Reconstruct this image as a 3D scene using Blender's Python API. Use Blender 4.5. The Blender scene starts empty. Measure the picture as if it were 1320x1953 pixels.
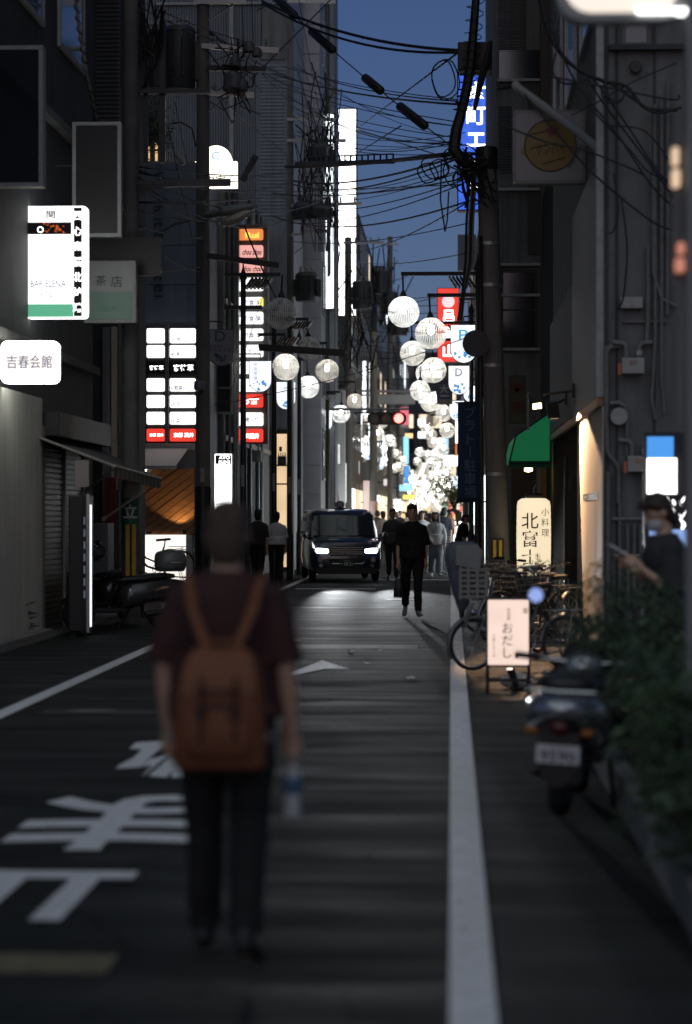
import bpy, bmesh, math, random
from mathutils import Vector, Matrix

R = math.radians
random.seed(7)
scene = bpy.context.scene
C = scene.collection

# ------------------------------------------------------------------ camera
F = 85 / 36 * 1953.0                      # focal length in photo pixels
CAMZ = 1.6
YAW = math.atan(200 / F)
PITCH = math.atan(3.5 / F)
cd = bpy.data.cameras.new('camera')
cam = bpy.data.objects.new('camera', cd)
C.objects.link(cam)
cam.location = (0, 0, CAMZ)
cam.rotation_euler = (R(90) + PITCH, 0, YAW)
cd.sensor_fit = 'VERTICAL'
cd.sensor_height = 36
cd.sensor_width = 36
cd.lens = 85
cd.clip_start = 0.1
cd.clip_end = 3000
cd.dof.use_dof = True
cd.dof.focus_distance = 44
cd.dof.aperture_fstop = 1.6
scene.camera = cam
ROT = cam.rotation_euler.to_matrix()

# ------------------------------------------------------------------ dusk sky and sun
SUN_EL, SUN_ROT = R(15), R(180)            # low sun behind the camera, hidden by the city
world = bpy.data.worlds.new('World')
scene.world = world
world.use_nodes = True
wn, wl = world.node_tree.nodes, world.node_tree.links
wn.clear()
sky = wn.new('ShaderNodeTexSky')
sky.sky_type = 'NISHITA'
sky.sun_disc = False
sky.sun_elevation = SUN_EL
sky.sun_rotation = SUN_ROT
sky.ozone_density = 6.0
sky.dust_density = 0.6
bg = wn.new('ShaderNodeBackground')
bg.inputs['Strength'].default_value = 0.0355
wo = wn.new('ShaderNodeOutputWorld')
hs = wn.new('ShaderNodeMix')
hs.data_type = 'RGBA'
hs.blend_type = 'MULTIPLY'
hs.inputs['Factor'].default_value = 1
hs.inputs['B'].default_value = (1.1, 0.84, 1.0, 1)     # white balance of the dusk exposure
wl.new(sky.outputs[0], hs.inputs['A'])
wl.new(hs.outputs['Result'], bg.inputs[0])
wl.new(bg.outputs[0], wo.inputs[0])
sd = bpy.data.lights.new('dusk_sun', 'SUN')
sd.energy = 0.55
sd.angle = R(90)
sd.color = (0.93, 1.0, 0.9)
sun = bpy.data.objects.new('dusk_sun', sd)
C.objects.link(sun)
sun.rotation_euler = (R(38), 0, R(-8))    # afterglow from high behind the camera

# ------------------------------------------------------------------ render look
scene.view_settings.view_transform = 'Standard'
scene.view_settings.look = 'None'
scene.view_settings.exposure = 0
scene.view_settings.gamma = 1
scene.view_settings.use_curve_mapping = False
scene.render.engine = 'CYCLES'
cy = scene.cycles
cy.use_denoising = True
cy.max_bounces = 6
cy.diffuse_bounces = 3
cy.glossy_bounces = 3
cy.transmission_bounces = 4
cy.transparent_max_bounces = 8
cy.sample_clamp_indirect = 4
cy.caustics_reflective = False
cy.caustics_refractive = False
cy.use_light_tree = True


# ------------------------------------------------------------------ pixel to place
def W(px, py, Y):
    """world point at distance Y down the street that the photo shows at (px, py)"""
    d = ROT @ Vector(((px - 660) / F, (976.5 - py) / F, -1))
    t = Y / d.y
    return Vector((0, 0, CAMZ)) + d * t


def S(Y):
    return F / Y                           # photo pixels per metre at distance Y


# ------------------------------------------------------------------ materials
MATS = {}


def mat(name, col, rough=0.6, metal=0.0, noise=0.0, nscale=6.0, bump=0.0, bscale=40.0, spec=0.5,
        emit=None, estr=0.0, stretch=None, coat=0.0, trans=0.0, grime=0.0):
    if name in MATS:
        return MATS[name]
    m = bpy.data.materials.new(name)
    m.use_nodes = True
    nt = m.node_tree
    p = nt.nodes['Principled BSDF']
    p.inputs['Base Color'].default_value = (*col, 1)
    p.inputs['Roughness'].default_value = rough
    p.inputs['Metallic'].default_value = metal
    p.inputs['Specular IOR Level'].default_value = spec
    p.inputs['Coat Weight'].default_value = coat
    p.inputs['Transmission Weight'].default_value = trans
    if emit:
        p.inputs['Emission Color'].default_value = (*emit, 1)
        p.inputs['Emission Strength'].default_value = estr
    tc = None
    if noise or bump or grime:
        tc = nt.nodes.new('ShaderNodeTexCoord')
        mp = nt.nodes.new('ShaderNodeMapping')
        if stretch:
            mp.inputs['Scale'].default_value = stretch
        nt.links.new(tc.outputs['Object'], mp.inputs[0])
    if noise:
        n = nt.nodes.new('ShaderNodeTexNoise')
        n.inputs['Scale'].default_value = nscale
        n.inputs['Detail'].default_value = 6
        n.inputs['Roughness'].default_value = 0.65
        nt.links.new(mp.outputs[0], n.inputs['Vector'])
        mr = nt.nodes.new('ShaderNodeMapRange')
        mr.inputs['From Min'].default_value = 0.25
        mr.inputs['From Max'].default_value = 0.75
        mr.inputs['To Min'].default_value = 1 - noise
        mr.inputs['To Max'].default_value = 1 + noise
        nt.links.new(n.outputs['Fac'], mr.inputs['Value'])
        mx = nt.nodes.new('ShaderNodeMix')
        mx.data_type = 'RGBA'
        mx.blend_type = 'MULTIPLY'
        mx.inputs['Factor'].default_value = 1
        mx.inputs['A'].default_value = (*col, 1)
        nt.links.new(mr.outputs[0], mx.inputs['B'])
        last = mx.outputs['Result']
        if grime:
            # streaks of run-off dirt: vertical stains of their own shape
            mp2 = nt.nodes.new('ShaderNodeMapping')
            mp2.inputs['Scale'].default_value = (3.0, 3.0, 0.22)
            nt.links.new(tc.outputs['Object'], mp2.inputs[0])
            n2 = nt.nodes.new('ShaderNodeTexNoise')
            n2.inputs['Scale'].default_value = 1.6
            n2.inputs['Detail'].default_value = 8
            nt.links.new(mp2.outputs[0], n2.inputs['Vector'])
            m2 = nt.nodes.new('ShaderNodeMapRange')
            m2.inputs['From Min'].default_value = 0.42
            m2.inputs['From Max'].default_value = 0.7
            m2.inputs['To Min'].default_value = 1
            m2.inputs['To Max'].default_value = 1 - grime
            nt.links.new(n2.outputs['Fac'], m2.inputs['Value'])
            mx2 = nt.nodes.new('ShaderNodeMix')
            mx2.data_type = 'RGBA'
            mx2.blend_type = 'MULTIPLY'
            mx2.inputs['Factor'].default_value = 1
            nt.links.new(last, mx2.inputs['A'])
            nt.links.new(m2.outputs[0], mx2.inputs['B'])
            last = mx2.outputs['Result']
        nt.links.new(last, p.inputs['Base Color'])
        rr = nt.nodes.new('ShaderNodeMapRange')
        rr.inputs['To Min'].default_value = max(0.02, rough - 0.12)
        rr.inputs['To Max'].default_value = min(1, rough + 0.12)
        nt.links.new(n.outputs['Fac'], rr.inputs['Value'])
        nt.links.new(rr.outputs[0], p.inputs['Roughness'])
    if bump:
        n = nt.nodes.new('ShaderNodeTexNoise')
        n.inputs['Scale'].default_value = bscale
        n.inputs['Detail'].default_value = 5
        nt.links.new(mp.outputs[0], n.inputs['Vector'])
        b = nt.nodes.new('ShaderNodeBump')
        b.inputs['Strength'].default_value = bump
        b.inputs['Distance'].default_value = 0.02
        nt.links.new(n.outputs['Fac'], b.inputs['Height'])
        nt.links.new(b.outputs[0], p.inputs['Normal'])
    MATS[name] = m
    return m


def glow(name, col, strength, body=(0.6, 0.6, 0.6), vary=0.0, vscale=3.0):
    """a backlit face: emits; vary gives the uneven tubes behind the acrylic"""
    if name in MATS:
        return MATS[name]
    m = mat(name, body, 0.35, emit=col, estr=strength)
    if vary:
        nt = m.node_tree
        p = nt.nodes['Principled BSDF']
        tc = nt.nodes.new('ShaderNodeTexCoord')
        n = nt.nodes.new('ShaderNodeTexNoise')
        n.inputs['Scale'].default_value = vscale
        n.inputs['Detail'].default_value = 1
        nt.links.new(tc.outputs['Object'], n.inputs['Vector'])
        mr = nt.nodes.new('ShaderNodeMapRange')
        mr.inputs['From Min'].default_value = 0.3
        mr.inputs['From Max'].default_value = 0.7
        mr.inputs['To Min'].default_value = strength * (1 - vary)
        mr.inputs['To Max'].default_value = strength * (1 + vary)
        nt.links.new(n.outputs['Fac'], mr.inputs['Value'])
        nt.links.new(mr.outputs[0], p.inputs['Emission Strength'])
    return m


# ------------------------------------------------------------------ mesh building
class MB:
    def __init__(s):
        s.v, s.f = [], []

    def add(s, vs, fs):
        b = len(s.v)
        s.v += [Vector(v) for v in vs]
        s.f += [tuple(i + b for i in f) for f in fs]
        return s

    def box(s, x0, x1, y0, y1, z0, z1, M=None):
        vs = [Vector((x, y, z)) for z in (z0, z1) for y in (y0, y1) for x in (x0, x1)]
        if M is not None:
            vs = [M @ v for v in vs]
        return s.add(vs, [(0, 2, 3, 1), (4, 5, 7, 6), (0, 1, 5, 4), (2, 6, 7, 3), (0, 4, 6, 2), (1, 3, 7, 5)])

    def cbox(s, c, d, M=None):
        return s.box(c[0] - d[0] / 2, c[0] + d[0] / 2, c[1] - d[1] / 2, c[1] + d[1] / 2, c[2] - d[2] / 2, c[2] + d[2] / 2, M)

    def tube(s, pts, r, seg=6, cap=True):
        pts = [Vector(p) for p in pts]
        n = len(pts)
        rs = r if isinstance(r, (list, tuple)) else [r] * n
        up = None
        rings = []
        for i, p in enumerate(pts):
            t = (pts[min(i + 1, n - 1)] - pts[max(i - 1, 0)])
            if t.length < 1e-9:
                t = Vector((0, 0, 1))
            t.normalize()
            if up is None:
                up = Vector((0, 0, 1)) if abs(t.z) < 0.9 else Vector((1, 0, 0))
            a = t.cross(up)
            if a.length < 1e-6:
                a = t.cross(Vector((1, 0.3, 0)))
            a.normalize()
            b = a.cross(t).normalized()
            up = b
            rr = rs[i]
            ra, rb = rr if isinstance(rr, (list, tuple)) else (rr, rr)
            rings.append([p + a * (ra * math.cos(k * 2 * math.pi / seg)) + b * (rb * math.sin(k * 2 * math.pi / seg)) for k in range(seg)])
        return s.loft(rings, cap)

    def loft(s, rings, cap=True, closed=True):
        seg = len(rings[0])
        vs = [v for r in rings for v in r]
        fs = []
        for i in range(len(rings) - 1):
            for k in range(seg if closed else seg - 1):
                a, b = i * seg + k, i * seg + (k + 1) % seg
                fs.append((a, b, b + seg, a + seg))
        if cap:
            fs.append(tuple(reversed(range(seg))))
            fs.append(tuple((len(rings) - 1) * seg + k for k in range(seg)))
        return s.add(vs, fs)

    def lathe(s, prof, c=(0, 0, 0), axis='Z', seg=16):
        c = Vector(c)
        rings = []
        for r, h in prof:
            ring = []
            for k in range(seg):
                a = 2 * math.pi * k / seg
                q = Vector((r * math.cos(a), r * math.sin(a), h))
                if axis == 'X':
                    q = Vector((h, q.x, q.y))
                elif axis == 'Y':
                    q = Vector((q.x, h, q.y))
                ring.append(c + q)
            rings.append(ring)
        return s.loft(rings, True)

    def ball(s, c, r, seg=10, rows=6, M=None):
        r3 = r if isinstance(r, (list, tuple)) else (r, r, r)
        c = Vector(c)
        rings = []
        for i in range(rows + 1):
            th = math.pi * i / rows
            q = max(math.sin(th), 0.02)
            rings.append([Vector((r3[0] * q * math.cos(2 * math.pi * k / seg), r3[1] * q * math.sin(2 * math.pi * k / seg), -r3[2] * math.cos(th))) for k in range(seg)])
        rings = [[c + (M @ v if M is not None else v) for v in g] for g in rings]
        return s.loft(rings, True)

    def torus(s, c, r0, r1, axis='X', seg=24, ms=6):
        c = Vector(c)
        vs, fs = [], []
        for i in range(seg):
            a = 2 * math.pi * i / seg
            for k in range(ms):
                b = 2 * math.pi * k / ms
                d = r0 + r1 * math.cos(b)
                h = r1 * math.sin(b)
                if axis == 'X':
                    q = Vector((h, d * math.cos(a), d * math.sin(a)))
                elif axis == 'Y':
                    q = Vector((d * math.cos(a), h, d * math.sin(a)))
                else:
                    q = Vector((d * math.cos(a), d * math.sin(a), h))
                vs.append(c + q)
        for i in range(seg):
            for k in range(ms):
                a, b = i * ms + k, i * ms + (k + 1) % ms
                a2, b2 = ((i + 1) % seg) * ms + k, ((i + 1) % seg) * ms + (k + 1) % ms
                fs.append((a, a2, b2, b))
        return s.add(vs, fs)

    def plate(s, poly, y0, y1):
        """polygon in the XZ plane given a depth from y0 (front) to y1"""
        n = len(poly)
        vs = [(x, y0, z) for x, z in poly] + [(x, y1, z) for x, z in poly]
        fs = [tuple(range(n)), tuple(reversed(range(n, 2 * n)))]
        for i in range(n):
            j = (i + 1) % n
            fs.append((i, i + n, j + n, j))
        return s.add(vs, fs)

    def quad(s, a, b, c, d):
        return s.add([a, b, c, d], [(0, 1, 2, 3)])

    def build(s, name, m, parent=None, smooth=False, base=None, bevel=0.0, local=False):
        """world-space vertices unless local; children are stored relative to their parent"""
        me = bpy.data.meshes.new(name)
        off = Vector((0, 0, 0))
        if parent is not None and not local:
            q = parent
            while q is not None:
                off += q.location
                q = q.parent
        elif base is not None:
            off = Vector(base)
        me.from_pydata([v - off for v in s.v], [], s.f)
        me.update()
        bm = bmesh.new()
        bm.from_mesh(me)
        bmesh.ops.recalc_face_normals(bm, faces=bm.faces)
        if bevel:
            bmesh.ops.bevel(bm, geom=[e for e in bm.edges if e.is_manifold and e.calc_face_angle(0) > 0.5], offset=bevel, segments=2, affect='EDGES', profile=0.6)
        bm.to_mesh(me)
        bm.free()
        if smooth:
            for p in me.polygons:
                p.use_smooth = True
            if smooth != 'all':
                me.set_sharp_from_angle(angle=R(40))
        me.materials.append(m)
        o = bpy.data.objects.new(name, me)
        C.objects.link(o)
        if parent is not None:
            o.parent = parent
        elif base is not None:
            o.location = base
        return o


def tag(o, label=None, cat=None, group=None, kind=None):
    if label:
        o['label'] = label
    if cat:
        o['category'] = cat
    if group:
        o['group'] = group
    if kind:
        o['kind'] = kind
    return o


def thing(name, label, cat, loc=(0, 0, 0), group=None, rotz=0):
    o = bpy.data.objects.new(name, None)
    C.objects.link(o)
    o.location = loc
    o.rotation_euler = (0, 0, rotz)
    o.empty_display_size = 0.2
    return tag(o, label, cat, group)


def copy_tree(o, parent=None):
    c = o.copy()
    C.objects.link(c)
    c.parent = parent
    for ch in list(o.children):
        copy_tree(ch, c)
    return c


def BX(name, m, parent, x0, x1, y0, y1, z0, z1, bevel=0.0):
    return MB().box(x0, x1, y0, y1, z0, z1).build(name, m, parent, bevel=bevel)


def struct(o):
    o['kind'] = 'structure'
    return o


TMP = bpy.data.scenes.new('shaping')          # scratch scene for shaping letters and bodies, removed at the end


def baked(o):
    """mesh of an object with its modifiers or font applied; the object is thrown away"""
    TMP.collection.objects.link(o)
    vl = TMP.view_layers[0]
    vl.update()
    me = bpy.data.meshes.new_from_object(o.evaluated_get(vl.depsgraph), depsgraph=vl.depsgraph)
    bpy.data.objects.remove(o)
    return me


TXT = {}


def text_data(body, wide=1.0, bold=0.0):
    key = (body, wide, bold)
    if key in TXT:
        return TXT[key]
    c = bpy.data.curves.new('t', 'FONT')
    c.body = body
    c.size = 1
    c.resolution_u = 3
    c.offset = bold
    c.align_x = 'CENTER'
    o = bpy.data.objects.new('t', c)
    me = baked(o)
    vs = [v.co.copy() for v in me.vertices]
    fs = [tuple(p.vertices) for p in me.polygons]
    bpy.data.curves.remove(c)
    if vs:
        x0, x1 = min(v.x for v in vs), max(v.x for v in vs)
        y0, y1 = min(v.y for v in vs), max(v.y for v in vs)
    else:
        x0 = x1 = y0 = y1 = 0
    TXT[key] = (vs, fs, (x0, x1, y0, y1))
    return TXT[key]


def text_into(mb, body, cx, cz, y, w=None, h=None, bold=0.0, rot=0.0, shear=0.0, facing=-1):
    """lay a line of text centred at (cx, cz), facing the camera (-Y)"""
    vs, fs, (x0, x1, y0, y1) = text_data(body, bold=bold)
    if not vs:
        return
    mx, my = (x0 + x1) / 2, (y0 + y1) / 2
    sx = sz = None
    if w:
        sx = w / max(x1 - x0, 1e-4)
    if h:
        sz = h / max(y1 - y0, 1e-4)
    sx = sx or sz
    sz = sz or sx
    cr, sr = math.cos(rot), math.sin(rot)
    out = []
    for v in vs:
        a, b = (v.x - mx) * sx, (v.y - my) * sz
        a += shear * b
        out.append((cx + a * cr - b * sr, y, cz + a * sr + b * cr))
    mb.add(out, fs)


def vtext_into(mb, body, cx, ztop, zbot, y, size=None, bold=0.0, sq=0.85):
    n = len(body)
    st = (ztop - zbot) / n
    size = size or st * sq
    for i, ch in enumerate(body):
        z = ztop - (i + 0.5) * st
        if ch == 'ー':
            mb.box(cx - size * 0.05, cx + size * 0.05, y, y + 0.001, z - size * 0.42, z + size * 0.42)
        else:
            vs, fs, bb = text_data(ch, bold=bold)
            if bb[1] - bb[0] > 0.01:
                k = size / 0.95
                text_into(mb, ch, cx, z, y, w=(bb[1] - bb[0]) * k, h=(bb[3] - bb[2]) * k, bold=bold)


def rrect(x0, x1, z0, z1, r, n=4):
    pts = []
    for cx, cz, a0 in ((x1 - r, z1 - r, 0), (x0 + r, z1 - r, 90), (x0 + r, z0 + r, 180), (x1 - r, z0 + r, 270)):
        for i in range(n + 1):
            a = R(a0 + 90 * i / n)
            pts.append((cx + r * math.cos(a), cz + r * math.sin(a)))
    return pts


def ushape(x0, x1, z0, z1, n=12):
    """flat top, round bottom"""
    r = (x1 - x0) / 2
    cx = (x0 + x1) / 2
    pts = [(x1, z1), (x0, z1)]
    for i in range(n + 1):
        a = math.pi + math.pi * i / n
        pts.append((cx + r * math.cos(a), z0 + r + r * math.sin(a)))
    return pts

# ================================================================== palette
asphalt = mat('asphalt', (0.0195, 0.0225, 0.022), 0.55, noise=0.35, nscale=1.3, spec=0.12)
paint_white = mat('road_paint', (0.78, 0.78, 0.8), 0.6, noise=0.2, nscale=9, bump=0.2, bscale=60)
paint_yellow = mat('worn_yellow_paint', (0.16, 0.14, 0.08), 0.7, noise=0.6, nscale=12)
concrete = mat('kerb_concrete', (0.17, 0.17, 0.165), 0.85, noise=0.3, nscale=5, bump=0.4, bscale=60)
wall_dark = mat('dark_facade', (0.045, 0.05, 0.055), 0.75, noise=0.4, nscale=2, grime=0.4)
wall_grey = mat('grey_render', (0.16, 0.165, 0.165), 0.85, noise=0.25, nscale=1.5, bump=0.2, bscale=25, grime=0.45)
wall_pale = mat('pale_render', (0.52, 0.54, 0.5), 0.85, noise=0.12, nscale=1.2, bump=0.15, bscale=30, grime=0.2)
wall_blue = mat('blue_grey_cladding', (0.17, 0.205, 0.26), 0.55, noise=0.12, nscale=0.8, grime=0.25)
wall_cream = mat('cream_wall', (0.55, 0.5, 0.43), 0.8, noise=0.1, nscale=2, grime=0.15)
siding = mat('corrugated_siding', (0.2, 0.21, 0.25), 0.5, noise=0.15, nscale=0.7, grime=0.3)
tower_pale = mat('pale_tower', (0.24, 0.27, 0.32), 0.5, noise=0.15, nscale=0.6, grime=0.3)
metal_panel = mat('metal_panel', (0.3, 0.31, 0.34), 0.35, metal=0.6, noise=0.15, nscale=1.5)
steel_dark = mat('dark_steel', (0.022, 0.023, 0.025), 0.45, metal=0.3, noise=0.3, nscale=8)
steel_grey = mat('grey_steel', (0.22, 0.23, 0.24), 0.4, metal=0.6, noise=0.25, nscale=10)
galv = mat('galvanised', (0.42, 0.42, 0.42), 0.45, metal=0.7, noise=0.25, nscale=14)
frame_pale = mat('pale_frame', (0.3, 0.31, 0.31), 0.55, noise=0.25, nscale=9)
black = mat('black_paint', (0.012, 0.012, 0.013), 0.5, noise=0.3, nscale=7)
glass_dark = mat('dark_glass', (0.015, 0.018, 0.022), 0.08, spec=0.8)
pole_conc = mat('pole_concrete', (0.16, 0.15, 0.135), 0.85, noise=0.3, nscale=4, bump=0.3, bscale=50, stretch=(1, 1, 0.3))
wood_warm = mat('warm_timber', (0.28, 0.14, 0.055), 0.42, noise=0.35, nscale=5, stretch=(1, 1, 6))
tile_dark = mat('dark_tile', (0.1, 0.095, 0.09), 0.4, noise=0.3, nscale=6)
brick_m = mat('brick', (0.36, 0.15, 0.08), 0.8, noise=0.3, nscale=12, bump=0.4, bscale=50)
mortar = mat('mortar', (0.3, 0.26, 0.22), 0.9, noise=0.2, nscale=12)
stone_speck = mat('speckled_stone', (0.22, 0.23, 0.24), 0.7, noise=0.55, nscale=30, bump=0.5, bscale=60)
fascia_m = mat('fascia_metal', (0.24, 0.25, 0.265), 0.45, metal=0.3, noise=0.25, nscale=3, stretch=(1, 1, 0.2))
ink = mat('ink', (0.01, 0.01, 0.012), 0.7)
ink_soft = glow('ink_on_acrylic', (0.4, 0.4, 0.6), 0.4, body=(0.1, 0.1, 0.15))
lit_white = glow('lit_white', (1.0, 1.0, 0.98), 3.2, vary=0.12)
lit_tenant = glow('lit_tenant', (1.0, 1.0, 0.97), 1.55, vary=0.18, vscale=5)
lit_cool = glow('lit_cool_white', (0.86, 0.95, 1.0), 2.4, vary=0.15)
lit_warm = glow('lit_warm_white', (1.0, 0.84, 0.66), 1.25, vary=0.1)
lit_cream = glow('lit_cream', (1.0, 0.9, 0.72), 2.2, vary=0.12)
lit_red = glow('lit_red', (0.95, 0.06, 0.04), 0.9, body=(0.5, 0.05, 0.04), vary=0.12)
lit_green = glow('lit_green', (0.12, 0.5, 0.3), 0.75, body=(0.1, 0.4, 0.25))
lit_blue = glow('lit_blue', (0.06, 0.17, 0.9), 0.85, body=(0.05, 0.1, 0.4), vary=0.25)
lit_sky = glow('lit_sky_blue', (0.07, 0.36, 0.95), 0.8, body=(0.1, 0.3, 0.6))
lit_pale_blue = glow('lit_pale_blue', (0.3, 0.48, 1.0), 0.75, body=(0.3, 0.4, 0.6))
lit_pink = glow('lit_pink', (1.0, 0.45, 0.4), 0.95, vary=0.1)
lit_orange = glow('lit_orange', (1.0, 0.27, 0.05), 0.85)
lit_yellow = glow('lit_yellow', (1.0, 0.85, 0.1), 1.2)
lit_cyan = glow('lit_cyan', (0.25, 0.75, 1.0), 1.1)
lit_window = glow('lit_window', (1.0, 0.8, 0.55), 1.1, vary=0.3)
shop_glow = glow('shop_glow', (1.0, 0.68, 0.36), 0.75, vary=0.2, vscale=1.5)
vehicle_red_lens = mat('red_lens', (0.07, 0.004, 0.004), 0.25)
amber_lens = mat('amber_lens', (0.3, 0.1, 0.012), 0.25)

# asphalt: transverse patching and fine relief
nt = asphalt.node_tree
tc = nt.nodes.new('ShaderNodeTexCoord')
mpA = nt.nodes.new('ShaderNodeMapping')
mpA.inputs['Scale'].default_value = (0.3, 1.5, 1)
nt.links.new(tc.outputs['Object'], mpA.inputs[0])
nA = nt.nodes.new('ShaderNodeTexNoise')
nA.inputs['Scale'].default_value = 1.6
nA.inputs['Detail'].default_value = 7
nA.inputs['Distortion'].default_value = 0.6
nA.inputs['Roughness'].default_value = 0.6
nt.links.new(mpA.outputs[0], nA.inputs['Vector'])
nB = nt.nodes.new('ShaderNodeTexNoise')
nB.inputs['Scale'].default_value = 95
nB.inputs['Detail'].default_value = 3
nt.links.new(tc.outputs['Object'], nB.inputs['Vector'])
bA = nt.nodes.new('ShaderNodeBump')
bA.inputs['Strength'].default_value = 0.8
bA.inputs['Distance'].default_value = 0.016
nt.links.new(nA.outputs['Fac'], bA.inputs['Height'])
bB = nt.nodes.new('ShaderNodeBump')
bB.inputs['Strength'].default_value = 0.35
bB.inputs['Distance'].default_value = 0.008
nt.links.new(nB.outputs['Fac'], bB.inputs['Height'])
nt.links.new(bA.outputs[0], bB.inputs['Normal'])
nt.links.new(bB.outputs[0], nt.nodes['Principled BSDF'].inputs['Normal'])

# paint worn through to the asphalt in places, and asphalt with cracks and patches
nt = paint_white.node_tree
tc = nt.nodes.new('ShaderNodeTexCoord')
n1 = nt.nodes.new('ShaderNodeTexNoise')
n1.inputs['Scale'].default_value = 14
n1.inputs['Detail'].default_value = 8
n1.inputs['Roughness'].default_value = 0.75
nt.links.new(tc.outputs['Object'], n1.inputs['Vector'])
m1 = nt.nodes.new('ShaderNodeMapRange')
m1.inputs['From Min'].default_value = 0.57
m1.inputs['From Max'].default_value = 0.68
nt.links.new(n1.outputs['Fac'], m1.inputs['Value'])
x1 = nt.nodes.new('ShaderNodeMix')
x1.data_type = 'RGBA'
p_ = nt.nodes['Principled BSDF']
nt.links.new(p_.inputs['Base Color'].links[0].from_socket, x1.inputs['A'])
x1.inputs['B'].default_value = (0.1, 0.1, 0.1, 1)
nt.links.new(m1.outputs[0], x1.inputs['Factor'])
nt.links.new(x1.outputs['Result'], p_.inputs['Base Color'])
nt = asphalt.node_tree
p_ = nt.nodes['Principled BSDF']
vor = nt.nodes.new('ShaderNodeTexVoronoi')
vor.feature = 'DISTANCE_TO_EDGE'
vor.inputs['Scale'].default_value = 0.35
tc = nt.nodes.new('ShaderNodeTexCoord')
nw = nt.nodes.new('ShaderNodeTexNoise')
nw.inputs['Scale'].default_value = 1.4
nw.inputs['Detail'].default_value = 6
nt.links.new(tc.outputs['Object'], nw.inputs['Vector'])
va = nt.nodes.new('ShaderNodeVectorMath')
va.operation = 'ADD'
nt.links.new(tc.outputs['Object'], va.inputs[0])
nt.links.new(nw.outputs['Color'], va.inputs[1])
nt.links.new(va.outputs[0], vor.inputs['Vector'])
mc = nt.nodes.new('ShaderNodeMapRange')
mc.inputs['From Min'].default_value = 0.0
mc.inputs['From Max'].default_value = 0.012
mc.inputs['To Min'].default_value = 0.35
mc.inputs['To Max'].default_value = 1.0
nt.links.new(vor.outputs['Distance'], mc.inputs['Value'])
ag = nt.nodes.new('ShaderNodeTexNoise')
ag.inputs['Scale'].default_value = 160
ag.inputs['Detail'].default_value = 2
nt.links.new(tc.outputs['Object'], ag.inputs['Vector'])
am = nt.nodes.new('ShaderNodeMapRange')
am.inputs['From Min'].default_value = 0.35
am.inputs['From Max'].default_value = 0.7
am.inputs['To Min'].default_value = 0.6
am.inputs['To Max'].default_value = 1.7
nt.links.new(ag.outputs['Fac'], am.inputs['Value'])
mm_ = nt.nodes.new('ShaderNodeMath')
mm_.operation = 'MULTIPLY'
nt.links.new(mc.outputs[0], mm_.inputs[0])
nt.links.new(am.outputs[0], mm_.inputs[1])
x2 = nt.nodes.new('ShaderNodeMix')
x2.data_type = 'RGBA'
x2.blend_type = 'MULTIPLY'
x2.inputs['Factor'].default_value = 1
nt.links.new(p_.inputs['Base Color'].links[0].from_socket, x2.inputs['A'])
nt.links.new(mm_.outputs[0], x2.inputs['B'])
nt.links.new(x2.outputs['Result'], p_.inputs['Base Color'])
# polished and coarse bands across the lane change the gloss
rb = nt.nodes.new('ShaderNodeMapRange')
rb.inputs['From Min'].default_value = 0.38
rb.inputs['From Max'].default_value = 0.62
rb.inputs['To Min'].default_value = 0.62
rb.inputs['To Max'].default_value = 0.86
nt.links.new(nA.outputs['Fac'], rb.inputs['Value'])
nt.links.new(rb.outputs[0], p_.inputs['Roughness'])

# ================================================================== ground, road, kerbs, markings
struct(MB().quad((-400, -60, -0.02), (400, -60, -0.02), (400, 900, -0.02), (-400, 900, -0.02)).build('ground', concrete))
struct(MB().quad((-5.6, -20, 0), (1.9, -20, 0), (1.9, 300, 0), (-5.6, 300, 0)).build('road', asphalt))


def line_strip(name, x0, x1, y0, y1, m, z=0.004, x0b=None, x1b=None):
    x0b = x0 if x0b is None else x0b
    x1b = x1 if x1b is None else x1b
    return struct(MB().quad((x0, y0, z), (x1, y0, z), (x1b, y1, z), (x0b, y1, z)).build(name, m))


line_strip('edge_line_right', -0.005, 0.148, 4, 260, paint_white)
line_strip('edge_line_left', -3.66, -3.51, 4, 260, paint_white)
line_strip('crossing_line', -3.3, -1.6, 51.2, 51.7, paint_white)
line_strip('stop_patch', -1.95, -1.2, 8.35, 8.72, paint_yellow)
line_strip('stop_bar', -1.75, 0.0, 58.4, 58.9, paint_white)
# side gutters
struct(MB().box(-5.6, -5.15, -20, 300, -0.01, 0.03).build('gutter', concrete))
pl = W(0, 1254, 7378 / 274)
# pale rounded kerb beside the pale wall, left
struct(MB().box(-5.28, -5.16, 22, 31.2, -0.01, 0.11).build('kerb_by_pale_wall', concrete, bevel=0.02))

# road letters: the stop sign words, laid for traffic coming towards the camera
for ch, y0, y1, xc in (('止', 9.02, 10.75, -1.88), ('ま', 11.42, 13.68, -1.75)):
    vs, fs, bb = text_data(ch, bold=0.022)
    mb = MB()
    sx = 0.98 / (bb[1] - bb[0])
    sy = (y1 - y0) / (bb[3] - bb[2])
    out = [(xc - (v.x - (bb[0] + bb[1]) / 2) * sx, (y0 + y1) / 2 - (v.y - (bb[2] + bb[3]) / 2) * sy, 0.004) for v in vs]
    mb.add(out, fs)
    o = mb.build('road_letter', paint_white)
    struct(o)
def G(px, py):
    d = ROT @ Vector(((px - 660) / F, (976.5 - py) / F, -1))
    q = Vector((0, 0, CAMZ)) + d * (-CAMZ / d.z)
    return (q.x, q.y, 0.004)


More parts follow.
